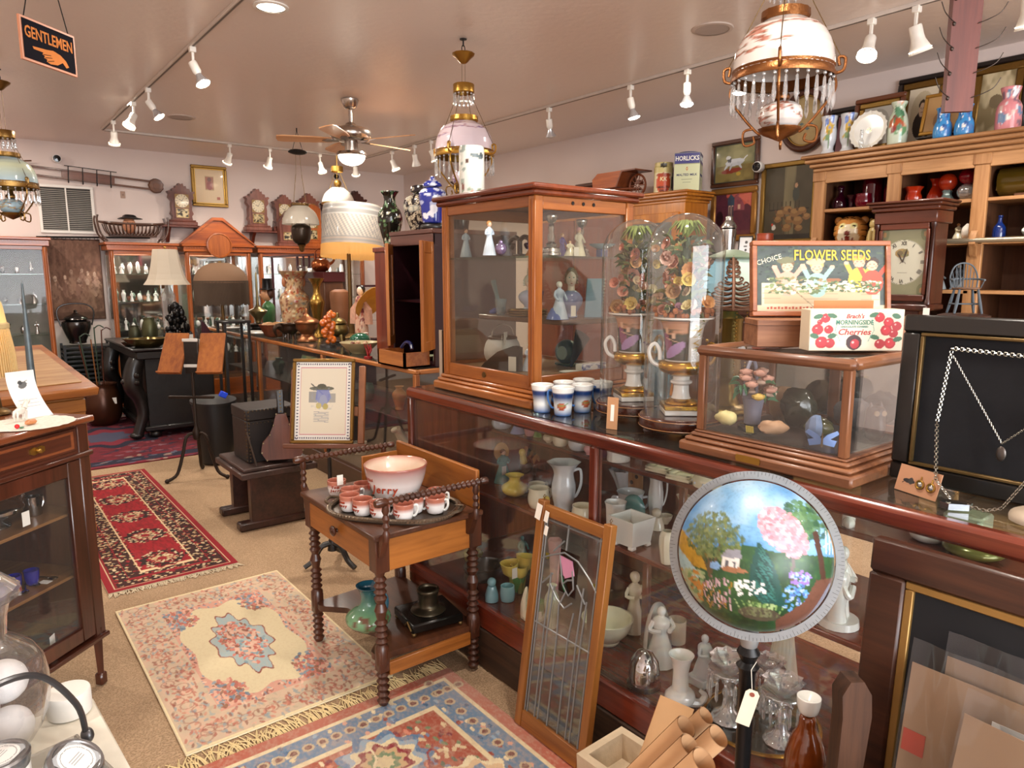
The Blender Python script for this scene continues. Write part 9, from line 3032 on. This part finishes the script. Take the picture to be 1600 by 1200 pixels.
GT(curve([(mx0-.10,4.03,ZC+.114),(mx0-.09,4.07,ZC+.15),(mx0-.09,4.13,ZC+.15),(mx0-.10,4.17,ZC+.114)],4),.012,7).thing('ceramic_loop','dark blue glazed ceramic loop lying on open drawer','ornament',mat('1e2450',.15))
t=T('jade_figure','slender pale jade figure standing in maroon cabinet lower bay','figurine',(2.50,4.0,ZC+.0207))
GL(sm([(0,0),(.025,0),(.02,.05),(.014,.14),(.02,.22),(.012,.27),(.016,.30),(0,.31)],1),12,fn=ribs(4,.15)).part('figure',mat('9aa084',.3),t)
vessel('jade_dish','small pale green dish on floor of maroon cabinet','dish',(2.50,4.15,ZC+.0207,.03,.14),'dish',mat('a8b090',.3))
lump('teal_carving','teal and orange carved ornament on maroon cabinet shelf','carving',(2.55,4.03,1.436),(.06,.07,.10),'3a5a5a',41,.3)
def dense(bg,cols,n,seed,r=.02):
 def fn(p):
  p.spots(n,r,cols,0,.05,1,.95,seed,1.2)
 return fn
MT=mz+.0006
t=T('ginger_jar','black and cream scroll patterned ginger jar on maroon cabinet','jar',(2.60,4.31,MT))
def scroll(p):
 q=random.Random(3)
 for _ in range(700):
  x,y=q.random(),q.uniform(.04,.97)
  r=q.uniform(.008,.016)
  p.put((np.hypot(p.u-x,(p.v-y)*.55)<r)&(np.hypot(p.u-x,(p.v-y)*.55)>r*.55),'c8bca4')
 for _ in range(16):
  x,y=q.random(),q.uniform(.15,.75)
  p.ell(x,y,.035,.05,'9a9a90').ell(x,y,.02,.03,'c8c4b0')
mpart(plathe(sm([(0,0),(.08,0),(.085,.01),(.12,.10),(.135,.17),(.12,.225),(.07,.25),(0,.25)],1),scroll,'16121a',130,res=90),'body',painted(.2,.3),t)
mpart(plathe(sm([(0,.252),(.08,.252),(.08,.30),(.06,.312),(0,.315)],1),dense('',['c8bca4','9a9a90'],220,5,.012),'16121a',80),'lid',painted(.2,.3),t)
t=T('blue_temple_jar','cobalt blue and white prunus lidded jar on dark base','jar',(2.50,4.02,MT))
def prunus(p):
 p.spots(60,.045,['c8ccdc','d8dae4','a8b0d0'],0,.08,1,.92,3,1.1)
 p.put(p.v<.06,'d8dae4')
GL(sm([(0,0),(.08,0),(.085,.02),(.07,.035),(0,.035)],1),24).part('base',BK,t)
mpart(plathe(sm([(0,.036),(.065,.036),(.068,.05),(.075,.12),(.09,.20),(.085,.24),(.05,.262),(0,.262)],1),prunus,'24308a',60),'body',painted(.15,.4),t)
mpart(plathe(sm([(0,.264),(.062,.264),(.06,.285),(.045,.30),(.015,.315),(.016,.33),(0,.335)],1),prunus,'24308a',40),'lid',painted(.15,.4),t)
vessel('black_vase','black flared vase behind blue jar, partly behind white cylinder vase','vase',(2.80,4.14,MT,.33,.15),[(.3,0),(.35,.1),(.42,.4),(.3,.6),(.2,.8),(.25,.92),(.5,1)],mat('101012',.2,coat=.4),hol=False)
t=T('famille_noire_vase','black vase with green and white blossoms at left of maroon cabinet','vase',(2.57,4.72,ZC+.79))
mpart(plathe(sm([(0,0),(.055,0),(.05,.03),(.075,.12),(.095,.20),(.08,.26),(.045,.30),(.04,.36),(.07,.40),(.06,.40),(0,.38)],1),dense('',['4a6a4a','6a8a5a','c8c8b4','8aa88a','2a4a34'],170,8,.022),'14140f',60),'body',painted(.15,.4),t)
t=T('tall_stand','narrow reddish box stand carrying black blossom vase','stand',(2.57,4.72,ZC))
GB(-.09,-.09,0,.09,.09,.78,.004).box(-.10,-.10,.755,.10,.10,.7894,.004).part('box',wood('5a2012','7e3820','z',.35),t)
t=T('pink_bottle','bright pink glass disc ornament behind blossom vase','ornament',(2.76,4.62,ZC))
GS((0,0,1.03),(.05,.06,.07),14,10).lathe([(0,0),(.03,0),(.02,.05),(.015,.98),(0,.98)],12).part('disc',mat('d84a6a',.3),t)
t=T('ceramic_bowl','grey green crackle bowl with trinkets at near end of far counter','bowl',(2.40,4.62,ZC))
GL(hollow(sm([(.06,0),(.07,.015),(.12,.05),(.15,.085)],1),.008,.012),30).part('bowl',mat('a89c78',.3),t)
for k in range(5):
 GS((.05*cos(k*1.3),.05*sin(k*1.3),.07),.02,8,6).part('trinket',mat(('8a5a3a','b8987a','6a3a2a')[k%3],.4),t)
t=GS((0,0,.06),(.09,.07,.06),18,12).cyl((0,0,.0),.04,.01,16).thing('green_stone','polished green malachite box with paper tag on far counter','box',mat('1e5a44',.12,var=.4,coat=.5),(2.62,5.38,ZC))
GB(.03,-.03,.115,.08,.0,.117,0,RZ(.4)).part('price_tag',tag_m,t)
t=T('red_coral','small red lacquer branch ornament beside open drawer','ornament',(2.31,4.62,ZC))
q=random.Random(8)
g=GL([(0,0),(.03,0),(.03,.015),(0,.02)],12)
for k in range(7):
 a=q.uniform(0,6.28)
 g.tube([(0,0,.015),(.025*cos(a),.025*sin(a),.06),(.03*cos(a+.6),.03*sin(a+.6),.10)],[.006,.005,.003],6)
g.part('branches',mat('8a1418',.35),t)
t=T('brass_censer','round brass tripod censer with lid on dark stand','censer',(2.62,5.805,ZC))
BZ_=mat('6a5a34',.35,.85)
GL(sm([(0,0),(.10,0),(.10,.012),(.08,.02),(0,.02)],1),24).part('stand',BK,t)
GL(sm([(0,.06),(.05,.055),(.095,.09),(.10,.13),(.08,.16),(.085,.17),(0,.17)],1),24).part('body',BZ_,t)
GL(sm([(0,.171),(.08,.171),(.07,.20),(.03,.225),(.015,.23),(.02,.26),(0,.27)],1),24,fn=ribs(10,.04)).part('lid',BZ_,t)
for k in range(3):
 a=k*2*PI/3+.5
 GT([(.065*cos(a),.065*sin(a),.08),(.085*cos(a),.085*sin(a),.021)],[.022,.014],8).part('leg',BZ_,t)
t=T('amber_carving','orange amber carved figure of clustered shapes on dark base','carving',(2.42,5.56,ZC))
AMB=mat('c86414',.2,var=.4,coat=.5)
q=random.Random(9)
GL([(0,0),(.07,0),(.065,.02),(0,.02)],18).part('base',BK,t)
g=G()
for k in range(24):
 g.ball((q.uniform(-.045,.045),q.uniform(-.03,.03),.045+.25*k/24),q.uniform(.018,.034),8,6)
g.part('figure',AMB,t)
t=T('brass_vase','tall brass trumpet vase with pointed foot on far counter','vase',(2.72,6.465,ZC))
GL(sm([(0,0),(.06,0),(.05,.02),(.025,.06),(.035,.15),(.065,.30),(.075,.34),(.05,.38),(.03,.42),(.035,.50),(.08,.56),(.07,.555),(0,.50)],1),24).part('body',mat('9a7a3c',.25,.9),t)
t=T('copper_censer','copper pierced censer with pointed lid beside amber carving','censer',(2.48,6.145,ZC))
CP=mat('8a5a3a',.35,.8,bump=.4,sc=60)
GL(sm([(0,0),(.09,0),(.09,.02),(.06,.05),(.05,.07),(.09,.11),(.095,.16),(.11,.17),(.10,.19),(.04,.22),(.01,.25),(.016,.28),(0,.30)],1),24,fn=ribs(8,.04)).part('body',CP,t)
t=T('iron_teapot','dark bronze pouring vessel on little legs near counter front','vessel',(2.42,6.42,ZC),.3)
GL(hollow(sm([(.05,.05),(.09,.09),(.085,.13),(.10,.15)],1),.008,.07),22).tube(curve([(-.07,0,.11),(-.13,0,.13),(-.16,0,.10),(-.14,0,.04)],4),[.03,.03,.028,.026,.024,.022,.02,.018,.016,.014,.012,.01,.008],8).part('body',mat('3a2c22',.35,.7),t)
for k in range(4):
 a=k*PI/2+.7
 GT([(.05*cos(a),.05*sin(a),.07),(.055*cos(a),.055*sin(a),.002)],.012,7).part('leg',mat('3a2c22',.35,.7),t)
t=T('wooden_bowl','carved red brown wooden trough bowl with shells on top','bowl',(2.43,6.81,ZC))
GL(hollow(sm([(.08,0),(.10,.01),(.14,.09),(.16,.12)],1),.015,.02),8).part('bowl',wood('5a2a18','8a4a2c','x',.5),t)
for k in range(6):
 GS((.08*cos(k),.08*sin(k),.115),(.05,.035,.025),8,6).part('shell',mat(('b8906a','9a7048','c8a880')[k%3],.5),t)
for k,(y,lb)in enumerate(((7.08,'nearest white oval pottery dish near front edge of far counter'),(7.30,'second white oval pottery dish near front edge of far counter'),(7.95,'small white dish at far front corner of counter'))):
 GL(hollow(sm([(.05,0),(.09,.015),(.10,.025)],1),.006,.006),20).thing('oval_dish',lb,'dish',CER['white'],(2.375,y,ZC))
t=T('satsuma_vase','large satsuma vase with flared neck and dense floral pattern','vase',(2.72,7.03,ZC))
mpart(plathe(sm([(0,0),(.10,0),(.10,.03),(.125,.10),(.14,.27),(.15,.33),(.14,.38),(.09,.43),(.085,.48),(.10,.56),(.14,.62),(.15,.63),(.13,.625),(0,.60)],1),lambda p:dense('',['a85a3a','b87a4a','c8a870','8a5a44','8a8a7a','d8c8a0','6a4a3a','9a3a2a'],900,8,.014)(p.noise(9,.4,.7,'9a7a5a',3)),'c8a884',80,res=90),'body',painted(.3,.3),t)
for s in(-1,1):
 GS((s*.10,0,.52),(.022,.02,.05),10,8).part('lion_handle',mat('a86a44',.4),t)
t=T('gentleman_bust','painted bust of man in black top hat and green coat','bust',(2.72,7.80,ZC),rad(-110))
GL(sm([(0,0),(.07,0),(.09,.10),(.10,.22),(.08,.27),(.035,.30),(0,.31)],1),18,fn=lambda a,q:1-.25*abs(sin(a))).part('coat',mat('4a7a4a',.4,var=.4),t)
GS((0,-.01,.375),(.05,.06,.072),16,12).ball((0,-.072,.37),(.012,.016,.016),8,6).part('head',mat('c89068',.4),t)
GS((0,.02,.385),(.054,.05,.06),12,9).part('hair',mat('4a2a18',.5),t)
GL([(0,.43),(.085,.43),(.085,.44),(.055,.445),(.05,.54),(.055,.55),(0,.55)],22).part('hat',mat('121214',.35),t)
t=T('brass_lamp','slender brass oil lamp on black stand near counter end','lamp',(2.52,7.55,ZC))
GL(sm([(0,0),(.13,0),(.13,.02),(.09,.03),(.08,.06),(.12,.07),(.11,.085),(0,.085)],1),24).part('stand',BK,t)
GL(sm([(0,.086),(.03,.086),(.025,.12),(.09,.20),(.10,.22),(.03,.25),(.012,.30),(.010,.60),(0,.62)],1),22).part('lamp',mat('8a7a54',.35,.8),t)
t=T('black_pedestal_table','small black lacquer stand by far end of counter','stand',(2.08,6.95,.012))
GB(-.13,-.13,1.13,.13,.13,1.155,.005).part('top',BK,t)
for x in(-.11,.11):
 for y in(-.11,.11):
  GB(x-.012,y-.012,0,x+.012,y+.012,1.13,.002).part('leg',BK,t)
t=T('red_frame_rack','dark red lacquer open frame rack standing on far counter','rack',(3.08,7.87,ZC))
RL=mat('3a1018',.3)
g=G()
for y in(-.55,-.05,.75):
 g.box(-.012,y-.012,0,.012,y+.012,.80,.002)
g.box(-.012,-.56,.79,.012,.76,.815,.002).box(-.012,-.56,.66,.012,-.05,.68,.002)
for y in(-.38,-.22):
 g.box(-.010,y-.01,.68,.010,y+.01,.79)
g.part('frame',RL,t)
pricetag(t,(-.02,-.35,.68),3.0,PI/2)
t=T('red_box','long dark red lacquer box carrying copper kettle','box',(3.0,6.98,ZC))
GB(-.10,-.28,0,.10,.28,.52,.004).part('stand',wood('4a2a18','6a4428','z',.5),t)
GB(-.115,-.30,.52,.115,.30,.62,.004).part('box',mat('4a1616',.3),t)
t=T('copper_kettle','round copper kettle with arched handle on red box','kettle',(3.0,7.0,ZC+.621))
CK_=mat('a8623a',.2,.9)
GL(sm([(0,0),(.06,0),(.10,.05),(.09,.11),(.04,.135),(0,.135)],1),24).tube(curve([(.07,-.02,.07),(.12,-.03,.10),(.14,-.035,.14)],3),[.02,.018,.016,.014,.012,.011,.01],8).part('body',CK_,t)
GL(sm([(0,.135),(.03,.136),(.01,.15),(.015,.165),(0,.17)],1),14).part('lid',CK_,t)
GT(curve([(-.06,0,.11),(-.05,0,.20),(.0,0,.23),(.05,0,.20),(.06,0,.11)],4),.007,7).part('handle',CK_,t)
t=T('brown_crock','large tan leather hat box behind brass vase','box',(2.98,6.53,ZC))
GL(sm([(0,0),(.085,0),(.09,.3),(.10,.42),(.06,.45),(0,.45)],1),24).part('body',mat('8a5a3a',.6),t)
t=T('fringe_lamp','big grey sequined drum lampshade with long yellow fringe, tilted','lamp',(2.95,6.23,ZC))
tl=RY(rad(4))@RX(rad(-3))
def sequin(p):
 n=22
 row=np.floor(p.v*n)
 p.put((p.v<.70)&(p.v>.18)&((np.floor(p.u*90+row*.5)%2)==0),'aaa296')
 p.put((p.v>.70)&((row%3)==0),'aaa6a0')
 p.put((p.v>.94),'b0aaa0')
 p.put((p.v<.18)&((row%2)==0),'9c9084')
 p.put((p.v<.70)&(p.v>.18)&((p.v*n)%1<.25),'746a62')
mpart(plathe([(.285,0),(.275,.32),(.265,.37)],sequin,'84827f',180,res=66,c=(0,0,.86),M=tl),'shade',painted(.35,.2),t)
g=G()
for k in range(260):
 a=k*2*PI/260
 g.tube([(.285*cos(a),.285*sin(a),.862),(.287*cos(a),.287*sin(a),.75+.012*rnd.random())],.0035,4,M=tl)
o=g.part('fringe',shade_mat('e0b870',.4),t)
o['kind']='stuff'
GL(sm([(0,0),(.10,0),(.09,.02),(.02,.05),(.018,1.05),(0,1.06)],1),16).part('stem',dbrass,t)
area('fringe_lamp_bulb',(2.95,6.23,ZC+1.08),(0,0,0),.12,0,5,WARM,'DISK')
t=T('kimono_doll','japanese doll in pink flowered kimono holding parasol on far counter','doll',(2.52,4.90,ZC),rad(-70))
GL(sm([(0,0),(.04,0),(.04,.02),(0,.02)],1),14).part('base',BK,t)
def kim(p):
 dense('',['b86a54','c88a70','e0c8b0','8a4a4a','d8a080'],160,4,.03)(p)
 p.put((p.v>.62)&(p.v<.70),'8a3a3a')
mpart(plathe(sm([(0,.02),(.055,.02),(.06,.10),(.05,.22),(.04,.30),(.05,.37),(.04,.41),(0,.42)],1),kim,'dcb298',40),'kimono',painted(.7),t)
for s in(-1,1):
 GP([(s*.03,.38),(s*.11,.30),(s*.12,.17),(s*.06,.17),(s*.05,.28)],-.02,.015,'xz').part('sleeve',mat('d8a890',.7,var=.3,sc=40),t)
GS((0,-.005,.455),(.028,.03,.038),14,10).part('head',mat('e8d0b8',.4),t)
GS((0,.012,.468),(.034,.034,.038),12,9).part('hair',mat('1a1210',.3),t)
GL([(0,.05),(.16,0),(.158,-.004),(0,.044)],16,M=TR(.09,.02,.36)@RY(-1.0)).part('parasol',shade_mat('d8a850',.3),t)
t=T('glass_box','red framed glass display box with figures on far counter','display box',(2.44,4.735,ZC))
g=G()
for x in(-.11,.11):
 for y in(-.05,.05):
  g.box(x-.008,y-.008,0,x+.008,y+.008,.50,.002)
for z in(0,.484):
 g.box(-.118,-.058,z,.118,-.042,z+.016).box(-.118,.042,z,.118,.058,z+.016).box(-.118,-.042,z,-.102,.042,z+.016).box(.102,-.042,z,.118,.042,z+.016)
g.part('frame',RL,t)
for(a,b,c,d)in((-.102,-.051,.102,-.049),(-.102,.049,.102,.051),(-.111,-.042,-.109,.042)):
 GB(a,b,.016,c,d,.484).part('pane',clear,t)
for z in(.18,.33):
 GB(-.10,-.042,z,.10,.042,z+.004).part('glass_shelf',clear,t)
bpy.data.objects['ceramic_bowl'].location=(2.42,4.98,ZC)
bpy.data.objects['glass_box'].location=(3.0,5.90,ZC)
bpy.data.objects['kimono_doll'].location=(2.78,5.665,ZC)
# near left: inlaid cabinet, oak desk, lamp, shelf of jars
A0=rad(41.5)
t=T('inlaid_cabinet','inlaid mahogany display cabinet of silver at near left edge','cabinet',(.355,3.04,.0015),A0)
IM=wood('2e150c','52281a','x',.3,9,.4)
IMz=wood('2e150c','52281a','z',.3,9,.4)
IMt=wood('5a2c18','84482a','x',.25,9,.5)
W_,D_=.62,.50
GB(-W_-.02,-.02,1.05,.02,D_+.01,1.075,.006).part('top',IMt,t)
for x in(-W_,-.05):
 GB(x,0,.20,x+.05,.045,1.05,.003).part('post',IMz,t)
 for y in(.0,D_-.035):
  GT([(x+.025,y+.02,.24),(x+.025,y+.02,.04),(x+.025,y+.02,.0)],[.024,.014,.010],4).box(x+.008,y+.003,0,x+.042,y+.037,.05,.006).part('leg',IMz,t)
GB(-W_+.05,.005,.94,-.05,.03,1.05).part('drawer_rail',IM,t)
d=GB(-W_+.07,-.004,.955,-.06,.006,1.04,.002).part('drawer',IM,t)
GB(-W_+.085,-.0055,.965,-.075,-.004,1.03).part('inlay_band',IMt,d)
GB(-W_+.10,-.007,.975,-.09,-.0054,1.02).part('drawer_field',IM,d)
GP([(-.03,-.008),(-.015,-.014),(0,-.010),(.015,-.014),(.03,-.008),(.03,.008),(.015,.014),(0,.010),(-.015,.014),(-.03,.008)],-.012,-.007,'xz',TR(-.24,0,1.0)).ball((-.24,-.018,1.0),.010,8,6).part('drawer_pull',brass_m,d)
for z in(.925,.195):
 GB(-W_-.008,-.012,z,.008,D_,z+.018,.004).part('moulding',IM,t)
g=G()
for(a,z0,c,z1)in((-W_+.05,.225,-W_+.12,.92),(-.11,.225,-.05,.92),(-W_+.12,.225,-.11,.28),(-W_+.12,.865,-.11,.92)):
 g.box(a,.0,z0,c,.022,z1,.003)
dd=g.part('door',IMz,t)
GB(-W_+.115,.010,.275,-.105,.013,.87).part('glass',clear,dd)
GB(-.012,.045,.215,0,D_-.01,1.05,.002).box(-W_,.045,.215,-W_+.012,D_-.01,1.05,.002).part('side_panel',IMz,t)
GB(-W_+.012,D_-.012,.215,-.012,D_-.002,1.05).part('back_board',mat('3a2416',.6),t)
for z in(.72,.48,.225):
 GB(-W_+.015,.04,z-.012,-.015,D_-.015,z,.002).part('shelf',wood('6a4424','8a6238','x',.5),t)
MC=Matrix.Translation((.355,3.04,.0015))@RZ(A0)
def cab(x,y,z):
 return tuple(MC@Vector((x,y,z+.0008)))
SV=mat('b0b0b0',.12,1.0)
t=T('silver_teapot','oval silver teapot on foot, top shelf of inlaid cabinet','teapot',cab(-.27,.16,.72),A0)
GL(sm([(0,0),(.045,0),(.045,.008),(.02,.02),(.025,.03),(.085,.055),(.09,.075),(.06,.095),(.02,.105),(.012,.12),(0,.12)],1),28).part('body',SV,t)
GT(curve([(.07,0,.06),(.11,0,.08),(.125,0,.11)],4),[.016,.014,.012,.011,.01,.009,.008,.008,.008],8).part('spout',SV,t)
GT(curve([(-.07,0,.09),(-.12,0,.11),(-.13,0,.07),(-.08,0,.05)],4),.006,7).part('handle',SV,t)
pricetag(t,(.02,-.105,.06),1.7,0)
t=T('silver_mug','small engraved silver mug beside the silver teapot','mug',cab(-.125,.15,.72),A0)
GL(hollow([(.028,0),(.030,.004),(.027,.06),(.028,.07)],.003,.008),20).part('body',SV,t)
handle(t,.056,.07,.07,.2,.85,.48,.35,SV)
for i,(x,y)in enumerate(((-.32,.12),(-.245,.14),(-.19,.12))):
 vessel('cobalt_cup','small cobalt blue glass cup, %s of three in inlaid cabinet'%('left','middle','right')[i],'cup',(*cab(x,y,.48),.055,.052),'cup',mat('0c1478',.08,coat=.6))
for i in range(5):
 x,y,z=cab(-.36+.055*i,.09+.015*(i%2),.48)
 t=T('silver_spoon','silver spoon lying on middle shelf of inlaid cabinet, %s from left'%ORD[i],'spoon',(x,y,z),A0+.4*i,'silver spoons in the inlaid cabinet')
 GT([(0,0,.006),(.06,0,.006)],[.004,.003],6).ball((-.012,0,.006),(.018,.012,.005),10,6).part('spoon',SV,t)
 if i%2==0:
  GB(-.02,.012,.0,.02,.04,.001,0,RX(.0)).part('price_tag',tag_m,t)
t=T('silver_vase','bulbous silver vase on bottom shelf of inlaid cabinet','vase',cab(-.33,.17,.225),A0)
GL(sm([(0,0),(.05,0),(.05,.01),(.03,.03),(.07,.06),(.085,.09),(.05,.13),(.035,.17),(.05,.21),(.04,.205),(0,.17)],1),28).part('body',SV,t)
t=T('silver_dish','low silver dish with tags, bottom shelf of inlaid cabinet','dish',cab(-.19,.15,.225),A0)
GL(hollow([(.04,0),(.07,.012),(.08,.02)],.004,.005),24,fn=ribs(9,.05)).part('dish',SV,t)
pricetag(t,(.0,-.09,.062),1.9,.3)
CTZ=1.0775
t=T('lace_doily','white crocheted doily on top of inlaid cabinet','doily',cab(-.17,.08,1.0752),A0)
GL([(0,0),(.13,.0),(.135,.002),(0,.003)],48,fn=ribs(20,.06)).part('cloth',mat('d8d4c8',.9,var=.3,sc=80,bump=.8),t)
t=T('horse_figurine','small white brown horse figurine standing on doily','figurine',cab(-.15,.135,1.0788),A0+.2)
g=GS((0,0,.036),(.030,.011,.013),12,8)
for sx in(-1,1):
 for sy in(-1,1):
  g.tube([(sx*.021,sy*.006,.034),(sx*.024,sy*.006,.018),(sx*.022,sy*.006,.001)],[.006,.0035,.003],6)
g.tube([(.024,0,.042),(.038,0,.062)],[.010,.007],8).ball((.046,0,.062),(.013,.006,.007),8,6).tube([(-.028,0,.04),(-.038,0,.02)],[.005,.002],6)
for s in(-1,1):
 g.tube([(.039,s*.004,.067),(.038,s*.005,.075)],[.003,.001],5)
g.part('body',mat('d8cfc4',.3,var=.35,sc=60),t)
lump('carved_shell','orange carved shell lying on the white doily','carving',cab(-.20,.045,1.079),(.022,.012,.009),'b8784a',51,.4)
t=T('berry_ornament','tiny red berry with green leaf on doily edge','ornament',cab(-.265,.035,1.0787),A0)
GS((0,0,.008),.008,10,7).part('berry',mat('c81e24',.2),t)
GS((.010,-.008,.003),(.010,.006,.003),8,5).part('leaf',mat('3a6a4a',.4),t)
t=T('paper_sheet','curled printed paper sheet standing on inlaid cabinet top','paper',(.172,3.19,1.0768),rad(25))
def flyer(p):
 p.ell(.52,.68,.16,.07,'5a5a5a',.2).ell(.45,.74,.08,.05,'3a3a3a').line([(.62,.76),(.72,.78)],.012,'4a4a4a')
 for k in range(3):
  p.line([(.18,.36-.07*k),(.82,.36-.07*k)],.012,'9a9a9a')
me=canvas(.10,.21,40,80,flyer,'dcdad6')
for v in me.vertices:
 z=v.co.z+.105
 v.co=Vector((v.co.x,-.10*(1-z/.21)**2.2,.002+z*.78))
mpart(me,'sheet',painted(.7),t)
t=T('metal_pole','thin grey weathered metal floor pole behind inlaid cabinet','pole',(.235,3.60,.0015))
GL([(0,0),(.10,0),(.09,.02),(.018,.03),(.016,1.05),(.012,1.35),(.007,1.45),(.004,1.56),(0,1.56)],14).part('pole',mat('5a6468',.5,.6,var=.3,sc=40),t)
t=T('beaded_lamp','cream beaded fringe lamp glowing at left edge','lamp',(.092,3.26,1.0768))
GL(sm([(.045,.42),(.05,.425),(.055,.40),(.062,.34)],1),28,cap=False).part('shade',shade_mat('e0c890',.5),t)
GL(ribs and[(.062,.345),(.067,.34),(.067,.325),(.062,.32)],28,cap=False,fn=ribs(14,.05)).part('braid',mat('b8a070',.7),t)
g=G()
for k in range(120):
 a=k*2*PI/120
 r=.064+.012*(k%2)
 g.tube([(.064*cos(a),.064*sin(a),.33),(r*cos(a),r*sin(a),.24),(r*1.05*cos(a),r*1.05*sin(a),.13+.02*rnd.random())],.0022,4)
o=g.part('bead_fringe',shade_mat('e8cf98',.5),t)
o['kind']='stuff'
GL(sm([(0,0),(.05,0),(.045,.015),(.012,.03),(.010,.40),(0,.40)],1),16).part('stem',dbrass,t)
GS((0,0,.30),.022,10,8).part('bulb',emit('ffdca0',9),t)
l=bpy.data.lights.new('beaded_lamp_bulb','POINT')
l.energy,l.color,l.shadow_soft_size=2.2,WARM,.025
lo=bpy.data.objects.new('beaded_lamp_bulb',l)
COL.objects.link(lo)
lo.location=(t.location.x,t.location.y,t.location.z+.30)
t=T('slant_desk','golden oak slant top desk with drawer behind inlaid cabinet','desk',(.615,4.93,.0125),rad(14))
GO=wood('7c4614','a86e2c','x',.4,6,.2)
GB(-.80,.03,.05,-.03,.75,.86,.005).part('body',GO,t)
GB(-.32,.02,.30,-.06,.031,.74,.003).part('door',GO,t)
GB(-.78,.018,.76,-.03,.031,.84,.004).part('drawer',GO,t)
M=TR(0,0,.865)@RX(rad(14))
GB(-.86,-.04,0,.03,.82,.06,.012,M).part('slant_lid',wood('6e3a14','9a5c28','x',.4,6,.3),t)
GB(-.80,.06,.06,-.03,.70,.066,.002,M).part('writing_panel',wood('8a6038','b08a5a','x',.5),t)
GB(-.86,.70,.06,-.20,.76,.14,.004,M).part('gallery',wood('7a5434','a07a50','x',.5),t)
GB(-.80,.03,.0,-.03,.75,.05).part('plinth',GO,t)
wz=.62
t=T('white_stand','white painted wooden stand with chipped edge at bottom left','stand',(.172,1.815,.0125),rad(4))
WP=mat('d8d2c2',.5,var=.12,sc=25,bump=.4)
GB(-.62,-.50,wz-.03,0,.0,wz-.0125,.004).part('top',WP,t)
for x in(-.58,-.04):
 for y in(-.46,-.04):
  GB(x-.022,y-.022,0,x+.022,y+.022,wz-.03,.004).part('leg',WP,t)
JZ=wz+.0008
jx,jy=-.045,1.725
t=T('apothecary_jar','large round clear glass jar filled with white balls','jar',(jx,jy,JZ))
GL(sm([(0,.002),(.09,.002),(.128,.06),(.138,.13),(.125,.20),(.075,.24),(.068,.25)],1),44,cap=False).lathe([(.068,.25),(.072,.29),(.080,.325),(.10,.335),(.10,.345),(.078,.345)],44,cap=False,fn=ribs(22,.03)).part('jar',glass('f4f4f4',.03,.9,.07,'e8e8e8',.02,2.4),t)
GL(sm([(.0,.40),(.05,.395),(.085,.36),(.095,.35)],1),40,cap=False,fn=ribs(20,.02)).lathe(sm([(0,.43),(.03,.425),(.05,.40),(.02,.40),(0,.40)],1),24).part('lid',crystal,t)
for i,(dx,dy,dz,r)in enumerate(((.055,-.03,.052,.045),(-.05,-.042,.052,.045),(0,.058,.052,.045),(.055,.03,.128,.045),(-.052,.030,.128,.045),(0,-.06,.128,.045),(0,0,.200,.044))):
 t=GS((0,0,0),r,20,14).thing('white_ball','white bath ball in glass jar, %s'%('low right front','low left front','low at back','upper right','upper left','upper back','topmost')[i],'ball',mat('e0dcda',.7,var=.04),(jx+dx,jy+dy,JZ+dz),.3*i,'white balls in the glass jar')
t=GL(sm([(0,0),(.043,0),(.045,.01),(.045,.05),(.042,.056),(0,.056)],1),32).thing('white_box','round white box with lid half hidden behind glass jar','box',mat('d8d4cc',.6),(.122,1.775,JZ))
t=T('wire_basket','clear square tray with grey wire bail handle holding tins','basket',(.025,1.445,JZ),rad(14))
g=GB(-.13,-.13,0,.13,.13,.008,.003)
for k in range(4):
 g.box(-.13,-.13,.008,.13,-.122,.045,.002,RZ(k*PI/2))
g.part('tray',glass('f0f0f0',.10,.9,.08,'d8d4cc',.05,2.2),t)
WR=mat('5a5a5c',.35,.8)
GT(curve([(-.135,.10,.05),(-.13,.06,.18),(-.06,.02,.26),(.04,.04,.25),(.115,.08,.14),(.135,.10,.055)],6),.006,8).part('bail',WR,t)
for x in(-.137,.137):
 GS((x,.10,.05),(.012,.016,.016),12,8).part('hinge_knob',WR,t)
tin_m=mat('9a9c9e',.25,.9)
for i,(px,py,z,lb,tr)in enumerate(((-.012,1.505,.012,'topmost',0),(.085,1.475,.035,'tilted',.5),(.0,1.392,.012,'nearest',0))):
 t=T('candle_tin',('round silver tin with printed label, at back of clear tray','round silver tin tipped on edge with label outward','round silver tin with printed label, nearest at bottom left corner')[i],'tin',(px,py,JZ+z+(.0 if tr==0 else.0)),0,'silver candle tins in the tray',(tr,0,.9))
 hh=.10 if i==0 else.05
 GL([(0,0),(.046,0),(.047,.003),(.047,hh-.018),(0,hh-.018)],32).part('can',tin_m,t)
 GL([(0,hh-.017),(.049,hh-.017),(.05,hh-.004),(.047,hh),(.042,hh),(.040,hh-.002),(0,hh-.002)],32).part('lid',tin_m,t)
 def lab(p):
  p.ell(.5,.5,.49,.49,'d8d6d2').ring(.5,.5,.40,.42,'6a6a6a')
  for k in range(5):
   p.line([(.28,.66-.08*k),(.72,.66-.08*k)],.02,'7a7a7a')
 mpart(canvas(.068,.068,40,40,lab,'9a9c9e','xy',hh-.0014),'label_disc',painted(.5),t)
 GL([(.0474,.008),(.0474,hh-.026)],32,cap=False).part('paper_band',mat('d8d4cc',.6),t)
